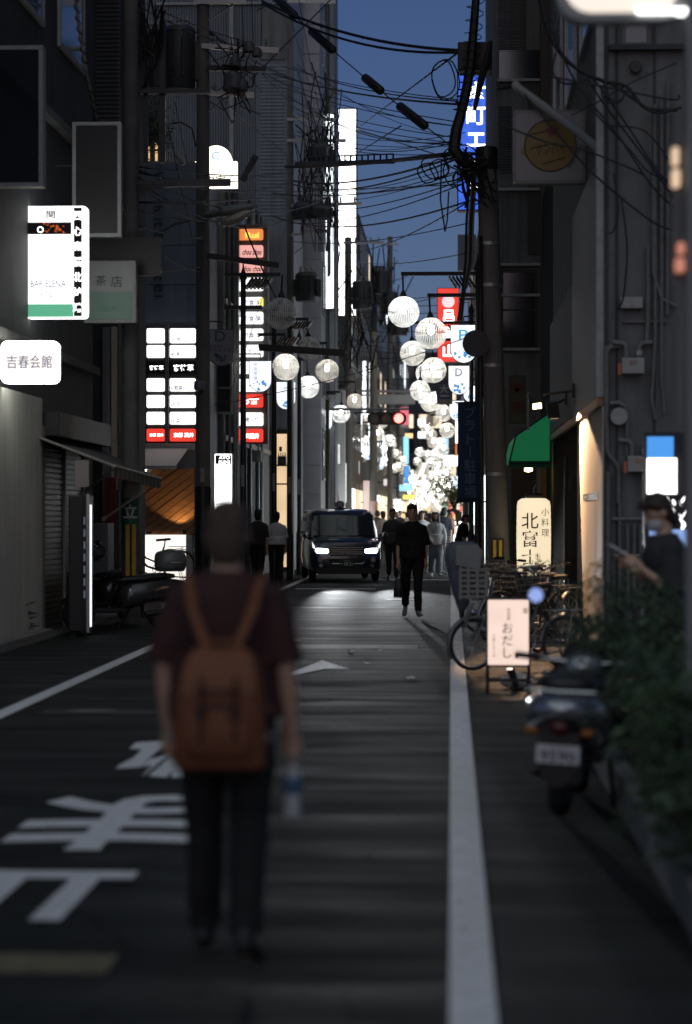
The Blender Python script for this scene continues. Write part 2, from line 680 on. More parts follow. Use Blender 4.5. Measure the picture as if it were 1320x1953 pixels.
for poly in ([(259, 1417), (326, 1413), (284, 1447), (268, 1464), (221, 1467), (228, 1460), (256, 1445), (270, 1430), (247, 1429)],
             [(285, 1448), (312, 1443), (330, 1434), (300, 1459), (273, 1481), (271, 1481), (290, 1460), (270, 1464)],
             [(283, 1481), (305, 1462), (333, 1436), (347, 1436), (332, 1470), (317, 1484)],
             [(352, 1414), (378, 1412), (352, 1484), (326, 1484)]):
    struct(MB().add([G(*q) for q in poly], [tuple(range(len(poly)))]).build('road_letter', paint_white))
# direction arrow head half hidden by the walker
o = MB().add([(-1.4, 26.3, 0.004), (-1.72, 23.2, 0.004), (-1.3, 24.9, 0.004), (-1.05, 24.9, 0.004)], [(0, 1, 2), (0, 2, 3)]).build('road_arrow', paint_white)
struct(o)
patch_m = mat('asphalt_patch', (0.019, 0.02, 0.02), 0.62, noise=0.3, nscale=2, bump=0.4, bscale=70)
for x0, x1, y0, y1 in ((-2.9, -0.4, 28.6, 29.5), (-3.3, -0.05, 41.0, 41.35), (-3.3, -2.3, 19.2, 19.6)):
    struct(MB().quad((x0, y0, 0.003), (x1, y0, 0.003), (x1, y1, 0.003), (x0, y1, 0.003)).build('road_patch', patch_m))
# manhole covers and asphalt patches
for x, y, r in ((-2.2, 30.5, 0.31), (-0.9, 45.0, 0.31), (-2.9, 19.5, 0.2)):
    o = MB().lathe([(r, 0.001), (r, 0.006), (r * 0.92, 0.0065), (r * 0.9, 0.004), (0.02, 0.004)], (x, y, 0), seg=28).build('manhole_cover', steel_dark)
    struct(o)


# ================================================================== building helpers
def building(name, label, x0, x1, y0, y1, h, m):
    cx = x1 if x1 < 0 else x0
    b = thing(name, label, 'building', (cx, y0, 0))
    BX('wall', m, b, x0, x1, y0, y1, 0, h)
    return b


def facing_pane(parent, px0, py0, px1, py1, Y, m_pane, m_frame, fr=0.05, name='window', mull=0):
    """window on a wall that faces the camera"""
    a, c = W(px0, py1, Y), W(px1, py0, Y)
    x0, x1, z0, z1 = a.x, c.x, a.z, c.z
    mb = MB()
    mb.box(x0, x1, Y - 0.06, Y - 0.002, z0, z0 + fr).box(x0, x1, Y - 0.06, Y - 0.002, z1 - fr, z1)
    mb.box(x0, x0 + fr, Y - 0.06, Y - 0.002, z0 + fr, z1 - fr).box(x1 - fr, x1, Y - 0.06, Y - 0.002, z0 + fr, z1 - fr)
    for i in range(mull):
        zz = z0 + (z1 - z0) * (i + 1) / (mull + 1)
        mb.box(x0 + fr, x1 - fr, Y - 0.05, Y - 0.004, zz - fr / 3, zz + fr / 3)
    f = mb.build(name, m_frame, parent)
    BX('pane', m_pane, f, x0 + fr, x1 - fr, Y - 0.035, Y - 0.003, z0 + fr, z1 - fr)
    return f


def side_windows(parent, X, s, y0, y1, z0, z1, n, rows, rng, lit=0.3, m_frame=None):
    """windows on the street face at X; s=+1 when the street lies at larger x"""
    dz = (z1 - z0) / rows
    dy = (y1 - y0) / n
    for r in range(rows):
        for k in range(n):
            ya, yb = y0 + k * dy + dy * 0.18, y0 + (k + 1) * dy - dy * 0.18
            za, zb = z0 + r * dz + dz * 0.25, z0 + (r + 1) * dz - dz * 0.12
            xa, xb = sorted((X + s * 0.002, X + s * 0.05))
            mb = MB()
            mb.box(xa, xb, ya, yb, za, za + 0.07).box(xa, xb, ya, yb, zb - 0.06, zb)
            mb.box(xa, xb, ya, ya + 0.06, za + 0.07, zb - 0.06).box(xa, xb, yb - 0.06, yb, za + 0.07, zb - 0.06)
            f = mb.build('window', m_frame or steel_grey, parent)
            q = rng.random()
            mm = lit_window if q < lit * 0.5 else (lit_cool if q < lit else glass_dark)
            xa, xb = sorted((X + s * 0.003, X + s * 0.025))
            BX('pane', mm, f, xa, xb, ya + 0.06, yb - 0.06, za + 0.07, zb - 0.06)


def slats_facing(parent, px0, py0, px1, py1, Y, n, m, name='slat', depth=0.06, fill=0.5):
    a, c = W(px0, py1, Y), W(px1, py0, Y)
    dz = (c.z - a.z) / n
    me = None
    for i in range(n):
        z = a.z + i * dz
        if me is None:
            mb = MB()
            w = (c.x - a.x)
            mb.add([(0, 0, 0), (w, 0, 0), (w, -depth, dz * fill * 0.6), (0, -depth, dz * fill * 0.6), (0, 0, dz * fill), (w, 0, dz * fill)],
                   [(0, 1, 2, 3), (3, 2, 5, 4), (0, 4, 5, 1), (0, 3, 4), (1, 5, 2)])
            o = mb.build(name, m, parent, local=True)
            me = o.data
        else:
            o = bpy.data.objects.new(name, me)
            C.objects.link(o)
            o.parent = parent
        off = Vector((0, 0, 0))
        q = parent
        while q is not None:
            off += q.location
            q = q.parent
        o.location = Vector((a.x, Y - 0.002, z)) - off


def ribs_facing(parent, px0, py0, px1, py1, Y, n, m, name='siding_rib', depth=0.05):
    a, c = W(px0, py1, Y), W(px1, py0, Y)
    dx = (c.x - a.x) / n
    h = c.z - a.z
    mb = MB()
    w = dx
    mb.add([(w * .12, 0, 0), (w * .3, -depth, 0), (w * .7, -depth, 0), (w * .88, 0, 0), (w * .12, 0, h), (w * .3, -depth, h), (w * .7, -depth, h), (w * .88, 0, h)],
           [(0, 1, 5, 4), (1, 2, 6, 5), (2, 3, 7, 6), (0, 3, 2, 1), (4, 5, 6, 7)])
    off = Vector((0, 0, 0))
    q = parent
    while q is not None:
        off += q.location
        q = q.parent
    me = None
    for i in range(n):
        if me is None:
            o = mb.build(name, m, parent, local=True)
            me = o.data
        else:
            o = bpy.data.objects.new(name, me)
            C.objects.link(o)
            o.parent = parent
        o.location = Vector((a.x + i * dx, Y - 0.002, a.z)) - off


rng = random.Random(3)

# ================================================================== LEFT SIDE
# --- near-left building: dark upper floors, pale rendered bay, tiled column and shutter
b = building('corner_building', 'dark near left building with pale rendered bay and roller shutter', -11, -5.45, 20, 36.6, 24, wall_dark)
BX('rendered_bay', wall_pale, b, -5.452, -5.30, 20, 31.2, 0, 3.1, 0.01)
# tiled column: each tile
mbt = MB().box(-5.45, -5.335, 31.202, 31.62, 0, 2.75)
col = mbt.build('tiled_column', mortar, b)
me = None
for i in range(36):
    z = 0.02 + i * 0.0755
    for k in (0,):
        if me is None:
            o = MB().box(0, 0.46, 0, 0.035, 0, 0.062).build('tile', tile_dark, col, local=True, bevel=0.004)
            me = o.data
        else:
            o = bpy.data.objects.new('tile', me)
            C.objects.link(o)
            o.parent = col
        o.location = Vector((-5.455 - (0.005 if i % 2 else 0) - 0.32, 31.185, z)) - b.location - col.location
    # the face towards the street
sh = BX('shutter', steel_dark, b, -5.45, -5.41, 31.75, 35.2, 0.02, 2.55)
me = None
for i in range(34):
    z = 0.03 + i * 0.0735
    if me is None:
        o = MB().box(0, 0.02, 0, 3.4, 0, 0.055).build('slat', tile_dark, sh, local=True, bevel=0.006)
        me = o.data
    else:
        o = bpy.data.objects.new('slat', me)
        C.objects.link(o)
        o.parent = sh
    o.location = Vector((-5.412, 31.78, z)) - b.location
for y in (31.66, 33.45, 35.2):
    BX('shutter_post', frame_pale, b, -5.44, -5.36, y, y + 0.075, 0, 2.6)
BX('shutter_box', steel_dark, b, -5.44, -5.15, 31.64, 36.5, 2.62, 2.95, 0.02)
side_windows(b, -5.45, 1, 22, 36.2, 7.3, 23, 4, 5, rng, lit=0.0, m_frame=frame_pale)
for zz in (3.7, 6.9, 10.1, 13.3):
    BX('ledge', wall_grey, b, -5.45, -5.33, 20, 36.6, zz, zz + 0.12)
# diagonal ribbed cladding beside the white sign
for i in range(9):
    p = W(2 + i * 3, 470 + i * 14, 36.4)

# --- louvred building behind it, seen end on
b = building('louvred_building', 'dark building with horizontal louvres behind the shuttered corner', -12, -5.52, 40, 43.5, 24, wall_dark)
slats_facing(b, 183, -20, 228, 232, 40, 30, frame_pale, 'louvre', 0.05, 0.45)
facing_pane(b, 82, 128, 110, 236, 40, mat('hatched_glass', (0.03, 0.035, 0.06), 0.1, spec=1.0), frame_pale, 0.03, mull=6)
facing_pane(b, 150, 150, 160, 232, 40, glass_dark, frame_pale, 0.02, mull=5)
facing_pane(b, 120, 250, 175, 430, 40, glass_dark, frame_pale, 0.05)
BX('edge_strip', mat('lit_edge_beige', (0.5, 0.42, 0.34), 0.7, noise=0.15), b, W(214, 0, 39.9).x, W(223, 0, 39.9).x, 39.8, 40.0, 2.0, 4.7)  # pale colour stands in for light on the wall edge
BX('edge_strip', steel_grey, b, W(196, 0, 39.9).x, W(211, 0, 39.9).x, 39.85, 40.0, 0, 4.7)
BX('door', black, b, W(150, 0, 39.9).x, W(194, 0, 39.9).x, 39.9, 40.0, 0, 2.6)
BX('maroon_curtain', mat('maroon_cloth', (0.16, 0.02, 0.015), 0.9), b, W(200, 0, 39.5).x, W(222, 0, 39.5).x, 39.45, 39.5, 0.8, 2.2)

# --- hotel building: blank cladding wall with lettering, lit tenant board, timber entrance
HY = 48.0
b = building('hotel_building', 'blue grey hotel wall with sideways lettering above lit tenant panels', -11, W(375, 0, HY).x, HY, 52.5, W(300, 310, HY).z, wall_blue)
hotel = b
navy_letter = mat('letter_navy', (0.03, 0.04, 0.06), 0.6)
for ch, py in (('W', 340), ('h', 398), ('i', 418), ('t', 428), ('e', 450), ('h', 492), ('o', 512), ('t', 530), ('e', 549), ('l', 565)):
    p = W(302, py, HY - 0.02)
    mb = MB()
    text_into(mb, ch, p.x, p.z, HY - 0.02, h=0.19, rot=R(-90), bold=0.01)
    mb.build('letter', navy_letter, b)
mb = MB()
for ch, py in zip('HOTEL WHITE', range(415, 480, 7)):
    p = W(274, py, HY - 0.02)
    if ch != ' ':
        text_into(mb, ch, p.x, p.z, HY - 0.02, h=0.06, rot=R(-90))
mb.build('small_lettering', navy_letter, b)['kind'] = 'stuff'
for py in (390, 470, 545):
    z = W(0, py, HY).z
    BX('joint', wall_dark, b, -7.5, -5.06, HY - 0.004, HY, z, z + 0.015)
# tenant board recess
a, c = W(279, 846, HY), W(376, 621, HY)
tb = BX('tenant_board', black, b, a.x, c.x, HY - 0.05, HY - 0.002, a.z, c.z)
rows = [(627, 655, lit_tenant, None), (659, 683, lit_tenant, None), (690, 714, black, '宵待草'), (722, 747, lit_tenant, None), (754, 778, lit_tenant, None), (786, 810, lit_tenant, None), (818, 842, lit_red, '京都 茂井')]
for i, (py0, py1, mm, tx) in enumerate(rows):
    for side, (q0, q1) in enumerate(((281, 315), (325, 374))):  # left column: a reflection of the panels, built as glowing boxes
        p0, p1 = W(q0, py1, HY), W(q1, py0, HY)
        m2 = mm
        pn = MB().plate(rrect(p0.x, p1.x, p0.z, p1.z, 0.03), HY - 0.11, HY - 0.051).build('lightbox', m2, tb)
        if tx:
            t = MB()
            text_into(t, tx, (p0.x + p1.x) / 2 + 0.02, (p0.z + p1.z) / 2, HY - 0.114, w=(p1.x - p0.x) * 0.78, bold=0.015)
            t.build('lettering', lit_white, pn)
        elif side == 1:
            t = MB()
            text_into(t, ('3F 京', '4F 和', '', '2F 若葉', '2F 花', '1F 祭')[i], p0.x + 0.12, p0.z + 0.07, HY - 0.114, h=0.085, bold=0.02)
            t.build('lettering', ink_soft, pn)
# pale vertical mullion strip between the columns and the edge fin
BX('mullion', steel_grey, tb, W(316, 0, HY).x, W(323, 0, HY).x, HY - 0.13, HY - 0.06, a.z, c.z)
# retractable cloth awning above the entrance
a, c = W(270, 893, HY), W(372, 851, HY)
aw = BX('awning_case', galv, b, a.x, c.x, HY - 0.2, HY - 0.002, c.z - 0.08, c.z + 0.05, 0.01)
MB().add([(a.x, HY - 0.15, c.z - 0.02), (c.x - 0.1, HY - 0.15, c.z - 0.02), (c.x - 0.28, HY - 1.0, a.z + 0.02), (a.x, HY - 1.0, a.z + 0.02),
          (a.x, HY - 0.15, c.z - 0.035), (c.x - 0.1, HY - 0.15, c.z - 0.035), (c.x - 0.28, HY - 1.0, a.z + 0.005), (a.x, HY - 1.0, a.z + 0.005)],
         [(0, 1, 2, 3), (7, 6, 5, 4), (0, 4, 5, 1), (1, 5, 6, 2), (2, 6, 7, 3), (3, 7, 4, 0)]).build('awning_cloth', mat('awning_cloth', (0.5, 0.47, 0.46), 0.85), b)
BX('awning_bar', galv, b, a.x, c.x - 0.26, HY - 1.04, HY - 0.99, a.z - 0.04, a.z + 0.03)
# timber wall of diagonal boards, clipped to the entrance bay
a, c = W(272, 1020, HY), W(372, 893, HY)
tw = BX('timber_wall', mat('timber_joint', (0.05, 0.025, 0.012), 0.7), b, a.x, c.x, HY - 0.03, HY - 0.002, a.z, c.z)
bw = 0.135
dvec = Vector((0.8, 0, 0.6))
nvec = Vector((-0.6, 0, 0.8))
cen = Vector(((a.x + c.x) / 2, HY - 0.03, (a.z + c.z) / 2))
for i in range(-6, 7):
    bm = bmesh.new()
    o0 = cen + nvec * (i * bw)
    L = 2.0
    vs = [bm.verts.new(o0 + dvec * u + nvec * w + Vector((0, dy, 0))) for dy in (0, -0.018 - 0.006 * (i % 3)) for u, w in ((-L, 0.006), (L, 0.006), (L, bw - 0.006), (-L, bw - 0.006))]
    bm.faces.new(vs[3::-1])
    bm.faces.new(vs[4:])
    for k in range(4):
        bm.faces.new((vs[k], vs[(k + 1) % 4], vs[4 + (k + 1) % 4], vs[4 + k]))
    for co, no in (((a.x + 0.005, 0, 0), (-1, 0, 0)), ((c.x - 0.005, 0, 0), (1, 0, 0)), ((0, 0, a.z + 0.005), (0, 0, -1)), ((0, 0, c.z - 0.005), (0, 0, 1))):
        g = bm.verts[:] + bm.edges[:] + bm.faces[:]
        r = bmesh.ops.bisect_plane(bm, geom=g, plane_co=co, plane_no=no, clear_outer=True)
        ed = [e for e in r['geom_cut'] if isinstance(e, bmesh.types.BMEdge)]
        if ed:
            bmesh.ops.edgeloop_fill(bm, edges=ed)
    if len(bm.faces) < 4:
        bm.free()
        continue
    bmesh.ops.recalc_face_normals(bm, faces=bm.faces)
    me = bpy.data.meshes.new('board')
    for v in bm.verts:
        v.co -= b.location
    bm.to_mesh(me)
    bm.free()
    me.materials.append(wood_warm)
    o = bpy.data.objects.new('board', me)
    C.objects.link(o)
    o.parent = tw
# lit white lower panel and warm uplighter strip
a, c = W(268, 1122, HY - 0.05), W(355, 1020, HY - 0.05)
BX('lit_panel', glow('lit_panel_white', (1.0, 0.93, 0.84), 1.15, vary=0.05), b, a.x, c.x, HY - 0.09, HY - 0.032, 0.06, c.z)
BX('plinth', steel_grey, b, a.x, -5.06, HY - 0.12, HY - 0.003, 0, 0.055)
BX('return_post', galv, b, W(356, 0, HY).x, W(368, 0, HY).x, HY - 0.12, HY - 0.003, 0.056, c.z)
up = BX('uplighter', steel_dark, b, W(352, 0, HY).x, W(358, 0, HY).x, HY - 0.3, HY - 0.2, c.z + 0.02, c.z + 0.1)
ld = bpy.data.lights.new('uplighter_lamp', 'SPOT')
ld.energy = 14
ld.color = (1.0, 0.62, 0.28)
ld.spot_size = R(95)
ld.shadow_soft_size = 0.04
lo = bpy.data.objects.new('uplighter_lamp', ld)
C.objects.link(lo)
lo.parent = up
lo.location = Vector((W(350, 0, HY).x, HY - 0.35, c.z + 0.12)) - b.location
lo.rotation_euler = (R(180 - 22), 0, R(20))
# entrance bulb at the far left end
p = W(277, 896, HY - 0.3)
bl = MB().ball(p, 0.035).build('bulb', glow('bulb_white', (1, 0.95, 0.85), 6), b, smooth='all')

# --- grey building with pipes next along
b = building('piped_building', 'low grey building with vertical pipes beside the hotel wall', -11, -4.95, 52.52, 65.9, 9.3, wall_grey)
for y in (53.2, 54.4, 55.0, 58.8, 61.2, 62.4):
    MB().tube([(-4.9, y, 0), (-4.9, y, 9.3)], 0.055, 8).build('downpipe', steel_grey, b, smooth=True)
for z in (3.2, 6.2):
    BX('band', steel_grey, b, -4.95, -4.9, 52.6, 65.8, z, z + 0.12)
side_windows(b, -4.95, 1, 55.2, 65.5, 3.4, 9.2, 3, 2, rng, lit=0.0)
facing_pane(b, 402, 690, 444, 790, 52.45, glass_dark, steel_grey, 0.05, mull=1)
for y, z in ((60.0, 3.45), (60.0, 2.9)):
    BX('meter_box', frame_pale, b, -4.94, -4.72, y, y + 0.3, z, z + 0.28, 0.01)

# --- tall sided building (corrugated + louvre) seen end on above the roofs
SY = 66.0
b = building('sided_building', 'tall building with corrugated siding rising behind the tenant signs', -13, W(548, 0, SY).x, SY, 73.0, 26, siding)
sided = b
ribs_facing(b, 262, -40, 492, 560, SY, 46, siding)
slats_facing(b, 497, 122, 544, 420, SY, 44, tower_pale, 'siding_board', 0.03, 0.8)
BX('vent_panel', wall_grey, b, W(496, 0, SY).x, W(545, 0, SY).x, SY - 0.06, SY - 0.002, W(0, 118, SY).z, W(0, 10, SY).z)
BX('roof_rail', steel_grey, b, W(300, 0, SY).x, W(545, 0, SY).x, SY - 0.12, SY - 0.003, W(0, 14, SY).z, W(0, 9, SY).z)
MB().tube([W(441, 0, SY - 0.1), W(441, 380, SY - 0.1)], 0.07, 8).build('downpipe', frame_pale, b, smooth=True)
# warm lit showcase on the end wall at street level
a, c = W(529, 1098, SY), W(549, 828, SY)
sc_ = BX('showcase', steel_dark, b, W(524, 0, SY).x, W(552, 0, SY).x, SY - 0.12, SY - 0.002, 0.05, c.z + 0.12)
BX('lit_back', shop_glow, sc_, a.x, c.x, SY - 0.16, SY - 0.121, 0.15, c.z)
for py in (890, 925):
    z = W(0, py, SY).z
    BX('shelf', steel_dark, sc_, a.x, c.x, SY - 0.34, SY - 0.161, z, z + 0.04)
for i, q in enumerate((533, 537, 541, 545)):
    z = W(0, 890, SY).z + 0.04
    x = W(q, 0, SY).x
    MB().lathe([(0.03, 0), (0.035, 0.02), (0.035, 0.2), (0.012, 0.27), (0.012, 0.34)], (x, SY - 0.25, z), seg=8).build('bottle', steel_dark, sc_, smooth=True)
BX('wall_lamp', black, sc_, W(534, 0, SY).x, W(539, 0, SY).x, SY - 0.3, SY - 0.161, W(0, 862, SY).z, W(0, 853, SY).z, 0.01)

# --- pale panelled building
PY = 74.0
b = building('panelled_building', 'pale metal panelled tower with horizontal joints on the left', -12, -4.75, PY, 88, 28, tower_pale)
BX('stair_tower', tower_pale, b, -4.75, W(612, 0, PY).x, PY, 76.6, 0, 28)
z = 0.4
for i in range(24):
    a = W(576, 0, PY).x
    BX('panel', metal_panel, b, a, W(610, 0, PY).x, PY - 0.04, PY - 0.002, z, z + 0.88, 0.006)
    z += 0.9
side_windows(b, -3.98, 1, 74.3, 76.4, 2, 20, 1, 7, rng, lit=0.15)

# --- slim tower to the top of the picture, beside the sky
TY = 79.0
b = building('slim_tower', 'slim blue grey tower with stacked windows against the sky', -12, -4.6, TY, 93, 30, tower_pale)
BX('stair_tower', wall_blue, b, -4.6, W(640, 0, TY).x, TY, 80.6, 0, 30)
for i in range(14):
    py = 8 + i * 42
    facing_pane(b, 616, py, 624, py + 28, TY, glass_dark, steel_grey, 0.02)
    if py > 600:
        break
BX('corner_trim', frame_pale, b, W(629, 0, TY).x, W(637, 0, TY).x, TY - 0.1, TY - 0.002, 0, 30)

# --- buildings further down on the left
far_left = [(93, 108, -3.95, 12.5, wall_grey, 'grey building beyond the glowing white sign tower'),
            (108, 126, -4.1, 15, wall_dark, 'dark building with blue lit sign down the left side'),
            (126, 150, -3.9, 13, wall_grey, 'grey mid street building behind the red signal on left'),
            (150, 182, -4.1, 17, wall_dark, 'dark distant building on left beyond the signal'),
            (182, 225, -3.9, 15, wall_grey, 'farthest grey building on the left side of the street')]
for (y0, y1, x, h, m, lb) in far_left:
    b = building('street_building', lb, -14, x, y0, y1 - 0.1, h, m)
    side_windows(b, x, 1, y0 + 0.5, y1 - 0.5, 3.5, h, 5, 3, rng, lit=0.18)
    # glazed lit shop fronts at street level
    dy = (y1 - y0 - 1) / 3
    for k in range(3):
        fr = BX('shop_front', steel_dark, b, x, x + 0.06, y0 + 0.5 + k * dy, y0 + 0.3 + (k + 1) * dy, 0.05, 2.9)
        BX('pane', rng.choice((lit_window, lit_cool, shop_glow, glass_dark)), fr, x + 0.061, x + 0.08, y0 + 0.7 + k * dy, y0 + 0.1 + (k + 1) * dy, 0.3, 2.6)
# lit return wall and red curtain just behind the taxi
b = building('lit_shop_house', 'two storey shop with white lit return wall behind the taxi', -12, -4.3, 81, 92.8, 8, wall_grey)
BX('lit_return', mat('white_return', (0.7, 0.68, 0.66), 0.5), b, -4.3, W(658, 0, 86).x, 86, 86.4, 0, 6.0)
for k, (y0, y1) in enumerate(((81.3, 85.5), (86.8, 89.6), (89.9, 92.5))):
    fr = BX('shop_front', steel_dark, b, -4.3, -4.24, y0, y1, 0.05, 2.9)
    BX('pane', (lit_cool, lit_window, shop_glow)[k], fr, -4.239, -4.22, y0 + 0.2, y1 - 0.2, 0.3, 2.6)

# ================================================================== RIGHT SIDE
# --- meter wall building: end wall faces the camera, corrugated fascia along the street
RY = 26.0
XR = W(1152, 0, RY).x
b = building('meter_building', 'grey building whose end wall carries gas meters, pipes and loose cables', XR, 7.5, RY, 38.9, 19, wall_grey)
meterb = b
# ground floor: cream wall, and a shop opening painted black
fz = W(1152, 757, RY).z
# corrugated fascia along the street face (each rib)
for i in range(18):
    y = RY + 0.25 + i * 0.31
    if i == 0:
        o = MB().add([(0, 0, 0), (-0.05, 0.06, 0), (-0.05, 0.2, 0), (0, 0.26, 0), (0, 0, 2.6), (-0.05, 0.06, 2.6), (-0.05, 0.2, 2.6), (0, 0.26, 2.6)],
                     [(0, 1, 5, 4), (1, 2, 6, 5), (2, 3, 7, 6), (0, 3, 2, 1), (4, 5, 6, 7)]).build('fascia_rib', fascia_m, b, local=True)
        me = o.data
    else:
        o = bpy.data.objects.new('fascia_rib', me)
        C.objects.link(o)
        o.parent = b
    o.location = Vector((XR - 0.002, y, fz + 0.02)) - b.location
BX('stone_fascia', stone_speck, b, XR - 0.06, XR, 31.9, 38.7, fz + 0.02, fz + 1.75, 0.01)
BX('fascia_soffit', wood_warm, b, XR - 0.07, XR + 0.1, RY + 0.02, 38.8, fz - 0.1, fz, 0.01)
BX('fascia_trim', frame_pale, b, XR - 0.08, XR, RY, RY + 0.22, fz, fz + 5.2)
# cream wall under the fascia along the street, then a black sheet for the shaded shop opening
WE = 31.1
BX('cream_wall', wall_cream, b, XR - 0.02, XR, RY - 0.001, WE, 0, fz - 0.101)
BX('shop_shade_sheet', mat('matte_black', (0.012, 0.012, 0.012), 1.0, spec=0.05), b, XR - 0.012, XR, WE + 0.002, 38.6, 0.02, fz - 0.101)  # flat black sheet, shade of the opening put into its colour
BX('door_frame', steel_dark, b, XR - 0.05, XR - 0.013, 34.0, 34.1, 0.02, 2.4)
z0, z1 = 1.6 + 29 / 175, 1.6 + 40 / 175
pq = BX('address_plate', black, b, XR - 0.026, XR - 0.0205, 26.7, 29.6, 1.76, 1.84)
BX('plate_print', frame_pale, pq, XR - 0.028, XR - 0.0265, 27.3, 28.2, 1.785, 1.815)
BX('plate_print', frame_pale, pq, XR - 0.028, XR - 0.0265, 28.7, 29.3, 1.785, 1.815)
# end wall trims, joints and ledges
for q0, q1 in ((1152, 1160), (1174, 1178), (1246, 1250)):
    BX('wall_joint', wall_dark, b, W(q0, 0, RY).x, W(q1, 0, RY).x, RY - 0.025, RY - 0.002, 0, 16)
BX('ledge', wall_dark, b, XR + 0.05, 2.55, RY - 0.12, RY - 0.003, W(0, 108, RY).z, W(0, 98, RY).z)
BX('ledge', wall_grey, b, XR + 0.2, 2.3, RY - 0.05, RY - 0.003, W(0, 620, RY).z, W(0, 616, RY).z)
for py0, py1 in ((-200, 90), (120, 330)):
    facing_pane(b, 1186, py0, 1240, py1, RY, glass_dark, wall_grey, 0.04) if py0 < 0 else None
# windows on the street face
side_windows(b, XR, -1, 27, 38.5, 6.5, 18, 3, 4, rng, lit=0.0)

# --- building with brown column past the pole (end wall faces the camera)
QY = 46.0
b = building('louvre_top_building', 'dark grey building behind the concrete pole with louvred upper panel', W(946, 0, QY).x, 7, QY, 60, 20, wall_grey)
slats_facing(b, 951, -30, 1003, 100, QY, 26, frame_pale, 'louvre', 0.04, 0.5)
BX('dark_bay', glass_dark, b, W(952, 0, QY).x, W(1042, 0, QY).x, QY - 0.03, QY - 0.002, W(0, 160, QY).z, W(0, 104, QY).z)
BX('dark_bay', black, b, W(1006, 0, QY).x, W(1028, 0, QY).x, QY - 0.03, QY - 0.002, W(0, 490, QY).z, W(0, 166, QY).z)
for py in (164, 370, 512, 570, 672):
    z = W(0, py, QY).z
    BX('ledge', frame_pale, b, W(948, 0, QY).x, W(1030, 0, QY).x, QY - 0.1, QY - 0.003, z, z + 0.05)
slats_facing(b, 951, 200, 976, 330, QY, 26, wall_blue, 'louvre', 0.04, 0.5)
BX('brown_column', mat('brown_column', (0.05, 0.03, 0.02), 0.6, noise=0.3), b, W(1030, 0, QY).x, W(1045, 0, QY).x, QY - 0.35, QY - 0.004, 0, 18)
facing_pane(b, 955, 515, 1026, 668, QY, glass_dark, steel_dark, 0.05, mull=1)
# shop entrance under the green awning
fr = BX('entrance', mat('shop_wall', (0.09, 0.07, 0.055), 0.8, noise=0.2), b, W(975, 0, QY).x, W(1062, 0, QY).x, QY - 0.06, QY - 0.004, 0, 2.55)
# brick pier: every brick
pier_x0, pier_x1 = W(1031, 0, 43.6).x, W(1054, 0, 43.6).x
pier = BX('brick_pier', mortar, b, pier_x0, pier_x1, 43.6, 45.6, 0, 2.75)
me = None
for i in range(40):
    z = 0.01 + i * 0.0675
    w = (pier_x1 - pier_x0)
    o0 = -0.006 if i % 2 else w / 2 + 0.004
    for (xa, wd) in (((0, w / 2 - 0.005), (w / 2 + 0.005, w / 2 - 0.005)) if i % 2 else ((0, w * 0.24), (w * 0.24 + 0.01, w * 0.5), (w * 0.74 + 0.02, w * 0.26 - 0.02))):
        if me is None:
            o = MB().box(0, 1, -0.012, 0.02, 0, 0.058).build('brick', brick_m, pier, local=True)
            me = o.data
        else:
            o = bpy.data.objects.new('brick', me)
            C.objects.link(o)
            o.parent = pier
        o.scale = (wd, 1, 1)
        o.location = Vector((pier_x0 + xa, 43.6 - 0.004 * ((i * 7) % 3), z)) - b.location
# set-back shop wall between the meter building and that one
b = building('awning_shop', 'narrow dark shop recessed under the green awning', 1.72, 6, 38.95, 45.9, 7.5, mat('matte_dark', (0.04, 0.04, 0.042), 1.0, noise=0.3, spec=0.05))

far_right = [(60, 78, 0.95, 13, wall_dark, 'dark building behind the blue vertical sign on right'),
             (78, 100, 0.9, 11, wall_grey, 'grey building behind the red vertical sign on right'),
             (100, 130, 0.95, 13, wall_dark, 'dark building past the red sign on the right'),
             (130, 170, 0.9, 10, wall_grey, 'grey distant building on the right of the lantern cluster'),
             (170, 225, 0.95, 12, wall_dark, 'farthest dark building on the right side of the street')]
for (y0, y1, x, h, m, lb) in far_right:
    b = building('street_building', lb, x, 12, y0 + 0.1, y1, h, m)
    side_windows(b, x, -1, y0 + 0.5, y1 - 0.5, 3.5, h, 5, 3, rng, lit=0.4)
    dy = (y1 - y0 - 1) / 3
    for k in range(3):
        fr = BX('shop_front', steel_dark, b, x - 0.06, x, y0 + 0.5 + k * dy, y0 + 0.3 + (k + 1) * dy, 0.05, 2.9)
        BX('pane', rng.choice((lit_window, lit_cool, shop_glow)), fr, x - 0.08, x - 0.061, y0 + 0.7 + k * dy, y0 + 0.1 + (k + 1) * dy, 0.3, 2.6)
# the street closes in the distance
b = building('end_building', 'wide dark building closing the far end of the street', -34, 26, 290, 305, 21, wall_dark)
for r in range(6):
    for k in range(9):
        x = -9 + k * 1.7
        f = BX('window', steel_dark, b, x, x + 1.2, 289.9, 289.998, 2.8 + r * 3, 4.6 + r * 3)
        BX('pane', rng.choice((lit_window, lit_cool, glass_dark, glass_dark, glass_dark)), f, x + 0.1, x + 1.1, 289.85, 289.899, 2.9 + r * 3, 4.5 + r * 3)

# ================================================================== POLES
def ring_band(parent, c, r, z, h, m, name='band'):
    return MB().lathe([(r, -h / 2), (r + 0.008, -h / 2), (r + 0.008, h / 2), (r, h / 2)], (c.x, c.y, z), seg=16).build(name, m, parent, smooth=True)


def utility_pole(label, px, Y, r0, r1, h, lean=0.0, m=None):
    p = W(px, 980, Y)
    t = thing('utility_pole', label, 'utility pole', (p.x, Y, 0))
    n = 6
    pts = [(p.x + lean * i / n, Y, h * i / n) for i in range(n + 1)]
    MB().tube(pts, [r0 + (r1 - r0) * i / n for i in range(n + 1)], 16).build('shaft', m or pole_conc, t, smooth=True)
    return t, p


